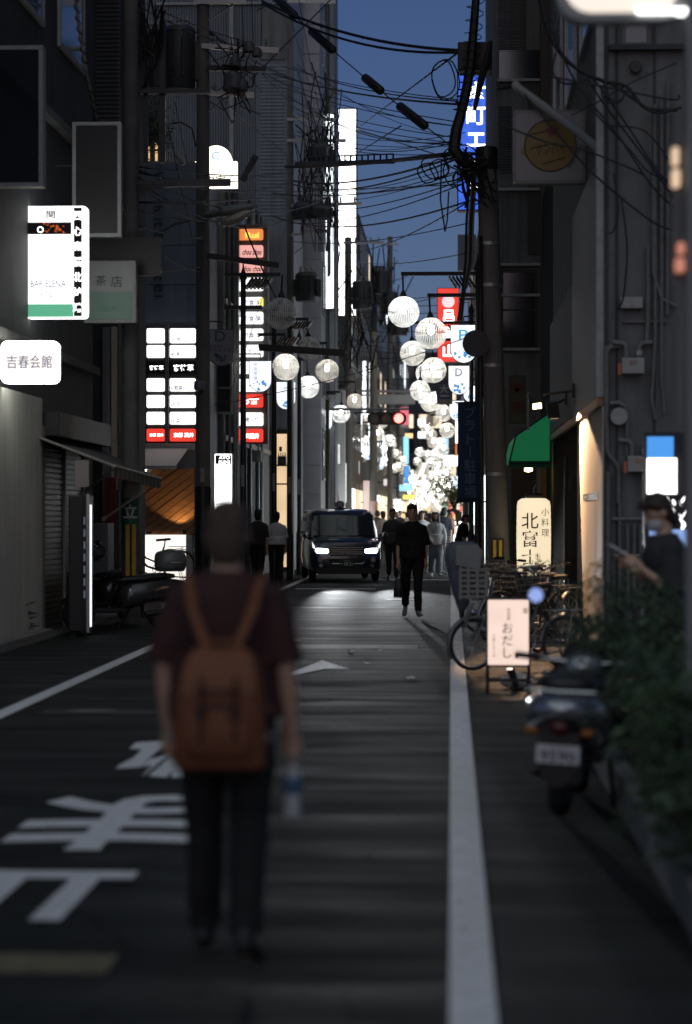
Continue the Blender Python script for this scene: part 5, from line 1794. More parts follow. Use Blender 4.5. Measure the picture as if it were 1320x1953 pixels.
# A-stand sign
AY = 21.6
a, c = W(927, 1268, AY), W(1012, 1142, AY)
t = thing('stand_sign', 'lit pale pink pavement sign lettered おだし on black legs', 'sign', ((a.x + c.x) / 2, AY, 0))
for x in (a.x + 0.015, c.x - 0.015):
    MB().tube([(x, AY + 0.02, 0), (x, AY + 0.02, c.z)], 0.016, 6).build('leg', black, t)
    MB().tube([(x, AY + 0.34, 0), (x, AY + 0.06, c.z - 0.02)], 0.014, 6).build('leg', black, t)
BX('foot_bar', black, t, a.x + 0.02, c.x - 0.02, AY + 0.01, AY + 0.03, 0.1, 0.13)
fr = BX('lightbox', black, t, a.x, c.x, AY, AY + 0.09, a.z - 0.02, c.z + 0.015, 0.008)
fc = MB().plate(rrect(a.x + 0.017, c.x - 0.017, a.z, c.z - 0.01, 0.01), AY - 0.006, AY - 0.001).build('face', glow('lit_stand_sign', (1.0, 0.74, 0.6), 0.88, vary=0.07, vscale=4), fr)
mb = MB()
vtext_into(mb, 'おだし', W(968, 0, AY).x, W(0, 1184, AY).z, W(0, 1254, AY).z, AY - 0.012, 0.105, 0.0)
vtext_into(mb, '大阪どまん中', W(942, 0, AY).x, W(0, 1206, AY).z, W(0, 1252, AY).z, AY - 0.012, 0.03)
vtext_into(mb, '雷', W(1002, 0, AY).x, W(0, 1156, AY).z, W(0, 1170, AY).z, AY - 0.012, 0.05)
mb.build('lettering', ink, fc)['kind'] = 'stuff'
mb = MB()
vtext_into(mb, '居酒屋', W(970, 0, AY).x, W(0, 1158, AY).z, W(0, 1182, AY).z, AY - 0.012, 0.035)
mb.build('faint_lettering', mat('faint_ink', (0.3, 0.2, 0.12), 0.6), fc)['kind'] = 'stuff'
MB().plate(rrect(W(982, 0, AY).x, W(988, 0, AY).x, W(0, 1253, AY).z, W(0, 1242, AY).z, 0.006), AY - 0.012, AY - 0.008).build('seal_print', mat('seal_grey', (0.3, 0.25, 0.22), 0.6), fc)

# blue parking banner
BYY = 37.0
a, c = W(873, 957, BYY), W(921, 768, BYY)
t = thing('blue_banner', 'dark blue vertical cloth banner lettered プラトー駐車場 on the pole', 'banner', ((a.x + c.x) / 2, BYY, a.z))
mb = MB()
n, mrows = 6, 18
grid = []
for j in range(mrows + 1):
    for i in range(n + 1):
        f, g = i / n, j / mrows
        grid.append((a.x + (c.x - a.x) * f, BYY + 0.03 * math.sin(f * 5 + g * 4) * g, c.z + (a.z - c.z) * g))
fs = [(j * (n + 1) + i, j * (n + 1) + i + 1, (j + 1) * (n + 1) + i + 1, (j + 1) * (n + 1) + i) for j in range(mrows) for i in range(n)]
cl = mb.add(grid, fs).build('cloth', mat('banner_navy', (0.012, 0.035, 0.085), 0.85), t, smooth='all')
mo = cl.modifiers.new('thick', 'SOLIDIFY')
mo.thickness = 0.004
mb = MB()
vtext_into(mb, 'プラトー駐車場', (a.x + c.x) / 2, c.z - 0.05, a.z + 0.05, BYY - 0.035, 0.19, 0.005)
mb.build('lettering', mat('banner_letter', (0.1, 0.15, 0.22), 0.85), cl)['kind'] = 'stuff'
for z in (c.z, a.z):
    MB().tube([(a.x - 0.03, BYY, z), (W(945, 0, 36.5).x, BYY - 0.4, z)], 0.013, 6).build('rod', steel_dark, t)

t, fc, e = sign_box('red_letter_board', 'brownish upright board with red letters 時預 beneath the dark window', 971, 716, 1003, 808, 43, 0.08, mat('board_brown', (0.1, 0.07, 0.05), 0.7, noise=0.2), mat('board_frame', (0.04, 0.03, 0.025), 0.6), 0.01, 0.02)
mb = MB()
vtext_into(mb, '時預', W(987, 0, 43).x, W(0, 726, 43).z, W(0, 800, 43).z, 42.98, 0.26, 0.02)
mb.build('lettering', mat('board_red', (0.14, 0.03, 0.02), 0.7), fc)['kind'] = 'stuff'

# lit sign stack behind the person with the phone
NY = 20.0
t = thing('lit_sign_stack', 'stacked lit signs, blue over white script, beside the meter wall', 'sign', (W(1262, 0, NY).x, NY, 0))
BX('frame', black, t, W(1228, 0, NY).x, W(1322, 0, NY).x, NY, NY + 0.1, 0, W(0, 826, NY).z)
for q0, q1, py0, py1, mm, nm in ((1234, 1284, 833, 873, lit_sky, 'blue_panel'), (1234, 1290, 874, 942, lit_white, 'white_panel'), (1240, 1312, 944, 1008, black, 'black_panel'), (1238, 1318, 1010, 1090, lit_pale_blue, 'pale_blue_panel')):
    a, c = W(q0, py1, NY), W(q1, py0, NY)
    pn = BX(nm, mm, t, a.x, c.x, NY - 0.04, NY - 0.001, a.z, c.z)
    if nm == 'white_panel':
        letters(pn, ink_soft, [('Shioya', 1264, 908, NY - 0.045, 38, 15, 0, 0, 0.2)])
    if nm == 'black_panel':
        mb = MB()
        rg = random.Random(4)
        for k in range(26):
            p = W(rg.uniform(1262, 1308), rg.uniform(948, 1006), NY - 0.044)
            r = rg.uniform(0.008, 0.03)
            b0 = rg.uniform(0, 6)
            mb.add([(p.x + r * 0.7 * math.cos(v + b0), NY - 0.046, p.z + r * 1.3 * math.sin(v)) for v in [k2 * 1.05 for k2 in range(6)]], [tuple(range(6))])
        mb.build('brush_print', lit_white, pn)['kind'] = 'stuff'

# near right post with the big lit sign at the top of the frame
KY = 11.0
dim_amber = glow('dim_amber', (0.95, 0.62, 0.36), 0.8)
dim_orange = glow('dim_orange', (0.8, 0.2, 0.06), 0.55)
t = thing('sign_post', 'pale out of focus steel post at the right edge with orange reflections as glowing panels', 'post', (W(1317, 0, KY).x, KY, 0))
MB().tube([W(1318, 1960, KY) * 1.0, (W(1318, 0, KY).x, KY, 6.0)], 0.028, 16).build('post', mat('post_grey', (0.2, 0.21, 0.21), 0.4, metal=0.2), t, smooth=True)
for q0, q1, py0, py1, mm in ((1281, 1294, 282, 316, dim_amber), (1281, 1296, 324, 358, dim_amber), (1291, 1305, 463, 486, dim_orange), (1287, 1305, 493, 520, dim_orange)):  # glowing panels stand in for warm lights mirrored in glass
    a, c = W(q0, py1, KY), W(q1, py0, KY)
    MB().plate(rrect(a.x, c.x, a.z, c.z, 0.012), KY - 0.03, KY + 0.02).build('reflection_panel', mm, t)
a, c = W(1276, 540, KY), W(1330, 270, KY)
BX('panel_backing', mat('backing_slate', (0.06, 0.07, 0.08), 0.4), t, W(1284, 0, KY).x, W(1312, 0, KY).x, KY + 0.021, KY + 0.06, a.z, c.z)
t, fc, e = sign_box('overhead_sign', 'cream lit rounded sign cut off by the top right corner', 1062, -330, 1311, 40, KY, 0.14, glow('lit_overhead', (1.0, 0.86, 0.72), 0.95, vary=0.05), frame_pale, 0.12, 0.035)
BX('lower_trim', lit_white, t, W(1215, 0, KY).x, W(1310, 0, KY).x, KY - 0.02, KY + 0.05, W(0, 38, KY).z, W(0, 28, KY).z)

# --- bright tower signs beside the sky
TS = []
t, fc, e = sign_box('tower_sign', 'huge glowing white vertical sign tower at the edge of the sky', 644, 206, 681, 604, 92, 0.6, lit_white, steel_dark, 0.02, 0.05)
bracket(t, (-4.2, 92.3, 12), (e[0] + 0.1, 92.3, 12), 0.12)
t, fc, e = sign_box('tower_sign', 'narrower white glowing sign tower left of the huge one', 617, 216, 638, 590, 78.2, 0.5, lit_cool, steel_dark, 0.02, 0.03)
bracket(t, (-4.6, 78.4, 10), (e[0] + 0.1, 78.4, 10), 0.1)
for k, py in enumerate((365, 440)):
    a, c = W(624, py + 90, 78.1), W(631, py, 78.1)
    MB().plate([(a.x, a.z), (c.x, a.z + 0.1), (c.x, c.z - 0.3), (a.x, c.z)], 78.12, 78.19).build('fin', wall_grey, t)

# --- lit signs farther down the street
fl = [('pale blue and white stacked sign over the left lanterns', 640, 612, 659, 697, 95, lit_cool), ('slim white sign above the far left posts', 671, 648, 682, 735, 104, lit_cool), ('bright bluish white column sign right of the dark pole', 685, 688, 699, 792, 112, lit_cool),
      ('greenish white column sign beyond the dark pole', 704, 690, 717, 782, 118, lit_white), ('small bluish sign under the slim white one', 672, 742, 682, 800, 108, lit_cyan),
      ('pink red lit sign behind the red signal', 763, 776, 780, 811, 150, glow('far_pink', (0.95, 0.12, 0.2), 0.9)), ('cyan upright sign in the far street', 769, 832, 780, 885, 158, lit_cyan), ('lower blue upright sign in the far street', 771, 888, 781, 922, 158, lit_sky),
      ('cyan block sign low in the far street', 761, 924, 786, 937, 160, lit_cyan), ('yellow block sign low in the far street', 768, 943, 791, 953, 150, lit_yellow), ('white shop lantern box low in the distance', 752, 952, 765, 976, 140, lit_white),
      ('white pavement sign beside the poster pole', 719, 944, 726, 958, 120, lit_white), ('bright white shop sign right of the far cluster', 846, 868, 876, 889, 150, lit_white), ('teal and white upright sign on the far right', 847, 836, 856, 866, 140, lit_cyan),
      ('white lit shop front panel in the far right street', 862, 908, 878, 932, 130, lit_cool), ('orange far lamp box', 772, 826, 788, 836, 170, glow('far_orange', (1.0, 0.55, 0.2), 1.6)), ('white box sign in the middle of the far cluster', 800, 936, 822, 968, 190, lit_white),
      ('small white plate sign over the crowd', 731, 913, 745, 927, 125, glow('far_plate', (0.9, 0.85, 0.85), 0.75)), ('lit stairwell sign, upper, above the far cluster', 797, 798, 812, 812, 200, lit_cool), ('lit stairwell sign, lower, above the far cluster', 797, 823, 812, 836, 200, lit_cool),
      ('bluish upright sign at the far left of the cluster', 724, 690, 730, 770, 150, lit_cool), ('pale pink glowing panel for the lit shop wall by the poster pole', 692, 916, 706, 1000, 104, glow('pink_wall_glow', (0.9, 0.7, 0.66), 0.6)), ('white lit shop front left of the taxi roof lamp', 646, 882, 662, 960, 86.5, glow('lit_front', (0.9, 0.9, 0.92), 0.75, vary=0.3)),  # pink wall: the light falling on it is put in as emission
      ('white upright lit sign above the red curtain', 640, 846, 650, 886, 84, glow('lit_front', (0.9, 0.9, 0.92), 0.75)), ('orange slim sign beside the blue banner', 868, 842, 872, 872, 120, lit_orange), ('white upright sign beside the far tree', 868, 800, 876, 846, 110, lit_white)]
for lb, px0, py0, px1, py1, Y, mm in fl:
    t, fc, e = sign_box('street_sign_box', lb, px0, py0, px1, py1, Y, 0.25, mm, steel_dark, 0.02, 0.02)
    if e[0] < -1.8 and Y < 175:
        bracket(t, (-4.3, Y + 0.12, (e[2] + e[3]) / 2), (e[0] + 0.02, Y + 0.12, (e[2] + e[3]) / 2), 0.03)
    elif e[1] > -0.6:
        bracket(t, (1.0, Y + 0.12, (e[2] + e[3]) / 2), (e[1] - 0.02, Y + 0.12, (e[2] + e[3]) / 2), 0.03)
# red curtain behind the taxi, string of coloured paper lamps on the right
a, c = W(626, 1000, 82), W(646, 893, 82)
o = MB().add([(a.x, 82, a.z), (c.x, 82.1, a.z), (c.x, 82.05, c.z - 1.0), (c.x - 0.12, 82, c.z), (a.x + 0.1, 82, c.z), (a.x + 0.02, 82.02, c.z - 0.9)], [(0, 1, 2, 3, 4, 5)]).build('red_banner', mat('banner_red', (0.35, 0.06, 0.03), 0.85), base=(a.x, 82, a.z))
so = o.modifiers.new('thick', 'SOLIDIFY')
so.thickness = 0.02
tag(o, 'dull red banner hanging beside the lit shop behind the taxi', 'banner')
cl_m = {'red': glow('paper_red', (0.9, 0.1, 0.06), 0.7), 'white': glow('paper_white', (1, 0.9, 0.8), 0.9), 'green': glow('paper_green', (0.1, 0.55, 0.4), 0.6), 'amber': glow('paper_amber', (1.0, 0.75, 0.35), 0.8)}
for i, (q, py, cn) in enumerate(((843, 970, 'white'), (850, 967, 'green'), (858, 965, 'red'), (866, 964, 'white'), (874, 966, 'white'), (880, 970, 'red'), (848, 980, 'green'), (862, 982, 'red'), (869, 986, 'amber'), (816, 972, 'amber'), (855, 992, 'white'), (770, 985, 'amber'))):
    p = W(q, py, 118)
    t = thing('paper_lamp', f"{cn} paper lamp, {ORD[i]} in the string left of the banner pole", 'paper lamp', p, 'coloured paper lamps by the right shops')
    MB().ball(p, (0.13, 0.13, 0.16), 10, 6).build('shade', cl_m[cn], t, smooth='all')
    MB().lathe([(0.05, 0), (0.05, 0.04)], (p.x, p.y, p.z + 0.15), seg=8).build('cap', black, t)

# --- traffic signal and gantry
p = W(738, 798, 77)
t = thing('traffic_signal', 'horizontal traffic signal over the street showing red', 'traffic light', p)
MB().plate(rrect(p.x - 0.62, p.x + 0.62, p.z - 0.2, p.z + 0.2, 0.19, 6), 77, 77.12).build('housing', steel_dark, t)
for k, (dx, mm, nm) in enumerate(((-0.4, mat('green_lens', (0.01, 0.04, 0.03), 0.2), 'green_lens'), (-0.02, mat('amber_off', (0.05, 0.025, 0.005), 0.2), 'amber_lens'), (0.38, glow('signal_red', (1.0, 0.12, 0.1), 6.0), 'red_lens'))):
    le = MB().lathe([(0.15, 0), (0.15, 0.02), (0.1, 0.04), (0.01, 0.05)], (p.x + dx, 76.95, p.z), axis='Y', seg=18).build(nm, mm, t, smooth=True)
    pts = [(p.x + dx + 0.17 * math.cos(R(a)), p.z + 0.17 * math.sin(R(a))) for a in range(0, 181, 20)]
    mb = MB()
    mb.loft([[Vector((x, 76.98, z)) for x, z in pts], [Vector((x, 76.72, z)) for x, z in pts]], cap=False, closed=False)
    mb.build('visor', steel_dark, le)
MB().tube([(p.x - 1.9, 77.06, p.z + 0.3), (p.x + 0.7, 77.06, p.z + 0.3)], 0.04, 8).build('arm', steel_grey, t)
MB().tube([(p.x - 1.9, 77.06, 0), (p.x - 1.9, 77.06, p.z + 0.6)], 0.06, 8).build('mast', steel_dark, t)
for dx in (-0.3, 0.3):
    MB().tube([(p.x + dx, 77.06, p.z + 0.18), (p.x + dx, 77.06, p.z + 0.3)], 0.02, 6).build('hanger', steel_grey, t)
t, fc, e = sign_box('gantry_board', 'pale horizontal board under a steel beam across the street', 720, 752, 792, 771, 100, 0.2, mat('board_pale', (0.4, 0.4, 0.42), 0.5), frame_pale, 0.02, 0.03)
MB().tube([W(600, 744, 100.2), W(838, 748, 100.2)], 0.05, 8).build('beam', galv, t)
MB().tube([W(600, 752, 100.2), W(838, 756, 100.2)], 0.04, 8).build('beam', galv, t)

# ================================================================== AWNINGS, SPOTS, METERS
# green awning over the shop entrance (end panel faces the camera)
GY = 38.98
t = thing('green_awning', 'green cloth awning lit from below beside the stone fascia', 'awning', W(1010, 888, GY))
prof = [W(971, 884, GY), W(984, 831, GY), W(1050, 786, GY), W(1050, 884, GY)]
green_cloth = mat('awning_green_glow', (0.02, 0.33, 0.13), 0.7, emit=(0.02, 0.3, 0.12), estr=0.22)  # the cloth's own glow stands in for lamplight through it
L_ = 4.6
ends = [[Vector((q.x, GY + d, q.z)) for q in prof] for d in (0.0, L_)]
MB().plate([(q.x, q.z) for q in prof], GY - 0.004, GY + 0.004).build('end_panel', green_cloth, t)
MB().add([ends[0][1], ends[0][2], ends[1][2], ends[1][1], ends[0][0], ends[1][0]], [(0, 1, 2, 3), (4, 0, 3, 5)]).build('canopy', green_cloth, t)
MB().add([ends[0][0], ends[0][3], ends[1][3], ends[1][0]], [(0, 1, 2, 3)]).build('lining', mat('awning_lining', (0.4, 0.42, 0.3), 0.8), t) if False else None
for k in range(4):
    a, c = ends[0][k], ends[0][(k + 1) % 4]
    MB().tube([a + Vector((0, -0.01, 0)), c + Vector((0, -0.01, 0))], 0.014, 6).build('frame_bar', steel_dark, t)
val = W(971, 892, GY)
BX('valance', mat('awning_green_dark', (0.01, 0.12, 0.05), 0.8), t, prof[0].x, prof[3].x, GY - 0.012, GY - 0.006, W(0, 893, GY).z, W(0, 880, GY).z)
# warm lamp under the awning that lights the brick and the lantern
lp = W(1008, 898, 41)
la = MB().lathe([(0.02, 0.1), (0.07, 0.04), (0.07, 0.0), (0.02, -0.02)], lp, seg=12).build('awning_lamp', glow('awning_lamp_glow', (1.0, 0.7, 0.35), 8), t, smooth=True)
ld = bpy.data.lights.new('awning_lamp_light', 'POINT')
ld.energy = 9
ld.color = (1.0, 0.66, 0.34)
ld.shadow_soft_size = 0.08
lo = bpy.data.objects.new('awning_lamp_light', ld)
C.objects.link(lo)
lo.parent = la
lo.location = lp + Vector((0, -0.15, -0.12)) - t.location

# spot lamps on the fascia, one lights the cream wall
for i, Y in enumerate((31.0, 33.0)):
    a = Vector((XR - 0.06, Y, fz + 0.32))
    t = thing('spot_lamp', ('black spot lamp nearest the meter wall on the fascia', 'second black spot lamp further along the fascia')[i], 'lamp', a, 'spot lamps on the fascia')
    BX('base', black, t, a.x - 0.03, a.x + 0.0, Y - 0.06, Y + 0.06, a.z - 0.09, a.z + 0.09, 0.008)
    c = a + Vector((-0.5, 0, -0.06)) if i == 0 else a + Vector((-0.2, 0, -0.1))
    MB().tube([a, c], 0.02, 6).build('arm', black, t)
    M = Matrix.Translation(c) @ Matrix.Rotation(R(-8), 4, 'Y') @ Matrix.Rotation(R(-35 if i == 0 else 10), 4, 'X')
    hd = MB().box(-0.08, 0.08, -0.08, 0.08, -0.17, 0.05, M).build('head', black, t, bevel=0.008)
    MB().box(-0.055, 0.055, -0.055, 0.055, -0.173, -0.1701, M).build('lens', glow('spot_lens', (1.0, 0.75, 0.45), 6), hd)
    BX('spill_blocker', black, t, c.x - 0.1, c.x - 0.09, Y - 0.5, Y + 0.1, c.z - 0.45, c.z + 0.03) if i == 0 else None  # added plate that keeps the lamp's spill off the road
    ld = bpy.data.lights.new('spot_lamp_light', 'SPOT')
    ld.energy = 850 if i == 0 else 0.8
    ld.color = (1.0, 0.6, 0.34)
    ld.spot_size = R(58)
    ld.spot_blend = 0.12
    ld.shadow_soft_size = 0.02
    lo = bpy.data.objects.new('spot_lamp_light', ld)
    C.objects.link(lo)
    lo.parent = hd
    lo.location = (M @ Vector((0, 0, -0.2))) - a - Vector((0.035, 0, 0))
    dv = Vector((0.3, -0.76, -0.55)) if i == 0 else Vector((0.1, -0.2, -0.9))
    lo.rotation_euler = dv.to_track_quat('-Z', 'Y').to_euler()

# white street lamp arm on the right
t = thing('street_lamp_arm', 'pale tubular street lamp arm slanting over the bubble sign', 'street lamp', W(1150, 292, 27))
MB().tube([W(1152, 292, 27), W(1100, 250, 28.5), W(1040, 205, 29.1), W(984, 164, 29.2)], [0.05, 0.055, 0.055, 0.05], 10).build('arm', mat('arm_grey', (0.26, 0.27, 0.28), 0.4), t, smooth=True)
MB().ball(W(984, 163, 29.2), 0.055, 10, 6).build('end_cap', frame_pale, t, smooth='all')
MB().tube([W(984, 163, 29.2), W(950, 170, 29.3)], 0.02, 6).build('stay', steel_dark, t)

# gas meters with their pipes
meter_m = mat('meter_grey', (0.3, 0.3, 0.29), 0.5, noise=0.2, nscale=9)
pipe_m = mat('pipe_grey', (0.16, 0.16, 0.155), 0.5, metal=0.2, noise=0.3, nscale=15)


def gas_meter(label, cx, cy):
    p = W(cx, cy, RY - 0.15)
    t = thing('gas_meter', label, 'gas meter', p, 'gas meters on the end wall')
    MB().box(p.x - 0.12, p.x + 0.12, RY - 0.2, RY - 0.04, p.z - 0.09, p.z + 0.08).build('body', meter_m, t, bevel=0.012)
    BX('dial', glass_dark, t, p.x - 0.04, p.x + 0.04, RY - 0.204, RY - 0.199, p.z + 0.005, p.z + 0.05)
    BX('tag', mat('tag_red', (0.5, 0.12, 0.06), 0.6), t, p.x - 0.16, p.x - 0.125, RY - 0.19, RY - 0.18, p.z - 0.1, p.z + 0.02)
    for s_ in (-1, 1):
        x = p.x + s_ * 0.07
        MB().tube([(x, RY - 0.12, p.z + 0.08), (x, RY - 0.12, p.z + 0.2), (x + s_ * 0.03, RY - 0.1, p.z + 0.24), (x + s_ * 0.14, RY - 0.1, p.z + 0.25)], 0.028, 8).build('connector', pipe_m, t, smooth=True)
    MB().lathe([(0.032, 0), (0.04, 0.01), (0.04, 0.05), (0.03, 0.06)], (p.x + 0.07, RY - 0.12, p.z + 0.1), seg=8).build('nut', galv, t)
    return t


gas_meter('upper grey gas meter at head height above the other', 1207, 697)
gas_meter('lower grey gas meter with red tag below the first', 1218, 884)
pipes = [[(1157, 660), (1157, 800), (1158, 860), (1165, 872), (1172, 880), (1180, 892), (1180, 960)], [(1157, 672), (1164, 662), (1178, 660), (1190, 660)], [(1236, 470), (1236, 600), (1234, 650), (1222, 660)], [(1163, 770), (1180, 768), (1192, 775), (1196, 790), (1196, 860), (1200, 880)],
         [(1160, 1160), (1160, 900)], [(1182, 1160), (1182, 960)], [(1198, 1160), (1197, 1000)], [(1249, 200), (1250, 640), (1243, 760), (1250, 800)], [(1262, 180), (1262, 720), (1268, 790)], [(1274, 150), (1273, 600)], [(1245, 330), (1246, 520), (1262, 570), (1290, 585)],
         [(1168, 990), (1225, 990)], [(1170, 1060), (1226, 1060)], [(1210, 1000), (1210, 1160)], [(1222, 1000), (1222, 1160)]]
PLB = ['pipe running down the pillar side of the end wall', 'short bent pipe into the upper gas meter', 'pipe dropping from above to the upper gas meter', 'bent pipe linking the two gas meters', 'pipe rising from the ground beside the pillar', 'second pipe rising from the ground by the pillar', 'third rising pipe under the lower gas meter', 'long cable pipe down the right of the meter wall', 'second long cable pipe near the right edge', 'thin pipe highest on the right of the wall', 'thick curved cable pipe bending right on the wall', 'upper horizontal rail low on the end wall', 'lower horizontal rail low on the end wall', 'vertical pipe left of the lit sign stack', 'vertical pipe nearest the lit sign stack']
for lb, pp in zip(PLB, pipes):
    P_ = [W(x, y, RY - 0.07) for x, y in pp]
    o = MB().tube(P_, 0.026 if lb.startswith(('pipe', 'bent', 'short')) else 0.02, 8).build('wall_pipe', pipe_m, base=P_[0], smooth=True)
    tag(o, lb, 'pipe', 'pipes on the end wall')
p = W(1228, 580, RY - 0.1)
o = MB().box(-0.12, 0.12, -0.06, 0.06, -0.06, 0.06).box(-0.005, 0.005, -0.07, 0.05, -0.055, 0.055).build('cable_box', meter_m, local=True, bevel=0.01)
o.location = W(1204, 578, RY - 0.07)
tag(o, 'small grey cable box high on the meter wall', 'box')
p = W(1181, 785, RY - 0.08)
o = MB().lathe([(0.09, 0), (0.095, 0.02), (0.08, 0.05), (0.02, 0.06)], (0, 0, 0), axis='Y', seg=18).build('round_meter', meter_m, local=True, smooth=True)
o.location = W(1181, 794, RY - 0.14)
tag(o, 'round pale dial fitting between the two gas meters', 'meter')
p = W(1216, 145, RY - 0.1)
o = MB().lathe([(0.06, 0.0), (0.07, 0.03), (0.02, 0.06)], (0, 0, 0), axis='Y', seg=14).build('wall_vent', black, local=True, smooth=True)
o.location = W(1213, 127, RY - 0.1)
tag(o, 'round black vent on the upper meter wall', 'vent')

# striped shop awning on the left, with its folding arms
t = thing('shop_awning', 'dark scalloped shop awning with pale folding arms over the shutter', 'awning', (-5.4, 33, 2.5))
A0, A1 = Vector((-5.4, 30.9, 2.62)), Vector((-5.4, 36.4, 2.62))
B0, B1 = W(218, 889, 31.6), W(306, 913, 36.6)
n = 22
cloth = mat('awning_dark', (0.09, 0.09, 0.085), 0.85, noise=0.3, nscale=5)
mb = MB()
for i in range(n + 1):
    f = i / n
    q = B0.lerp(B1, f)
    mb.v += [A0.lerp(A1, f), q, A0.lerp(A1, f) + Vector((0, 0, -0.012)), q + Vector((0, 0, -0.012))]
for i in range(n):
    k = i * 4
    mb.f += [(k, k + 1, k + 5, k + 4), (k + 2, k + 6, k + 7, k + 3)]
mb.build('cloth', cloth, t)
MB().tube([B0, B1], 0.022, 8).build('front_bar', mat('bar_pale', (0.4, 0.38, 0.34), 0.5), t, smooth=True)
MB().tube([A0, B0], 0.018, 6).build('side_bar', mat('bar_pale', (0.4, 0.38, 0.34), 0.5), t)
for i in range(n):
    a, c = B0.lerp(B1, i / n), B0.lerp(B1, (i + 1) / n)
    d = Vector((0, 0, -0.13))
    m_ = a.lerp(c, 0.5) + Vector((0, 0, -0.16))
    MB().add([a, c, c + d, m_, a + d, a + Vector((0.006, 0, 0)), c + Vector((0.006, 0, 0)), c + d + Vector((0.006, 0, 0)), m_ + Vector((0.006, 0, 0)), a + d + Vector((0.006, 0, 0))],
             [(0, 1, 2, 3, 4), (9, 8, 7, 6, 5), (2, 7, 8, 3), (3, 8, 9, 4)]).build('scallop', (cloth, mat('scallop_pale', (0.2, 0.2, 0.18), 0.85))[i % 2], t)
arm_m = mat('bar_pale', (0.4, 0.38, 0.34), 0.5)
MB().tube([W(221, 893, 32), W(150, 944, 33.5)], 0.016, 6).build('folding_arm', arm_m, t)
MB().tube([W(277, 935, 34.8), W(197, 990, 34.2)], 0.02, 6).build('folding_arm', arm_m, t)
MB().ball(W(197, 990, 34.2), 0.04, 8, 6).build('elbow', arm_m, t, smooth='all')
MB().tube([W(197, 990, 34.2), W(178, 1000, 35.2)], 0.008, 5).build('strap', arm_m, t)

# vending machine seen from the side, lit front towards the street
VX = W(172, 0, 31.3).x
t = thing('vending_machine', 'drinks vending machine seen side on with a glowing front edge', 'vending machine', (VX, 31.5, 0))
BX('cabinet', mat('vending_side', (0.022, 0.022, 0.024), 0.4, noise=0.15), t, VX - 0.3, VX - 0.045, 31.4, 31.9, 0.06, 1.85, 0.02)
BX('lit_front', glow('vending_light', (0.9, 0.95, 1.0), 1.4), t, VX - 0.044, VX - 0.02, 31.42, 31.58, 0.12, 1.72)
BX('front_frame', galv, t, VX - 0.06, VX - 0.021, 31.38, 31.415, 0.05, 1.86)
for k in range(7):
    z = 0.5 + k * 0.16
    BX('side_print', glow('side_print_glow', (0.5, 0.52, 0.8), 0.1, body=(0.2, 0.2, 0.25)), t, VX - 0.13, VX - 0.075, 31.392, 31.399, z, z + 0.1)
for k in range(2):
    BX('foot', black, t, VX - 0.27 + k * 0.15, VX - 0.22 + k * 0.15, 31.5, 31.95, 0, 0.06)
BX('menu_board', mat('menu_pale', (0.28, 0.25, 0.24), 0.4), t, VX - 0.2, VX - 0.02, 31.3, 31.36, 1.95, 2.3)
BX('menu_post', steel_dark, t, VX - 0.13, VX - 0.1, 31.37, 31.39, 0.05, 1.96)
# outdoor air conditioner further in
p = W(184, 1050, 38.5)
t = thing('air_conditioner', 'outdoor air conditioning unit in the dark gap behind the vending machine', 'air conditioner', (p.x, 38.5, 0))
BX('cabinet', mat('ac_white', (0.25, 0.26, 0.27), 0.5, noise=0.15), t, p.x - 0.1, p.x + 0.2, 38.4, 39.1, 0.55, 1.45, 0.01)
MB().torus((p.x + 0.05, 38.39, 1.0), 0.1, 0.008, 'Y', 20, 4).torus((p.x + 0.05, 38.39, 1.0), 0.06, 0.006, 'Y', 20, 4).build('fan_grille', black, t)['kind'] = 'stuff'
BX('stand', steel_dark, t, p.x - 0.1, p.x + 0.2, 38.45, 39.0, 0, 0.549)

# ================================================================== VEHICLES
rubber = mat('tyre_rubber', (0.015, 0.015, 0.016), 0.8, noise=0.2, nscale=20)
chrome = mat('chrome', (0.6, 0.61, 0.63), 0.12, metal=1.0)
navy = mat('taxi_navy', (0.013, 0.024, 0.058), 0.28, coat=1.0, spec=0.6)
plastic = mat('black_plastic', (0.012, 0.012, 0.013), 0.45)
screen = mat('windscreen', (0.02, 0.026, 0.035), 0.05, spec=0.9)


def wheel(parent, c, r, w, axis='X', spokes=0, rim_m=None, tw=None):
    tw = tw or r * 0.18
    ty = MB().torus(c, r - tw, tw, axis, 28, 8).build('wheel', rubber, parent, smooth='all', local=True)
    c = Vector(c)
    mb = MB()
    if spokes:
        mb.torus(c, r - tw * 1.9, tw * 0.32, axis, 28, 4)
        rim = mb.build('rim', rim_m or galv, ty, smooth='all', local=True)
        mb = MB()
        for k in range(spokes):
            a = 2 * math.pi * k / spokes
            d = Vector((0, math.cos(a), math.sin(a))) if axis == 'X' else Vector((math.cos(a), 0, math.sin(a)))
            off = Vector((0.025 * (1 if k % 2 else -1), 0, 0)) if axis == 'X' else Vector((0, 0.025 * (1 if k % 2 else -1), 0))
            mb.tube([c + off, c + d * (r - tw * 1.9)], 0.0022, 3, False)
        mb.build('spokes', galv, ty, local=True)['kind'] = 'stuff'
        MB().lathe([(0.02, -0.04), (0.02, 0.04)], c, axis, 8).build('hub', galv, ty, local=True)
    else:
        MB().lathe([(r * 0.25, -w * 0.5), (r * 0.62, -w * 0.42), (r * 0.68, -w * 0.3), (r * 0.68, w * 0.3), (r * 0.62, w * 0.42), (r * 0.25, w * 0.5)], c, axis, 20).build('rim', rim_m or steel_grey, ty, smooth=True, local=True)
    return ty


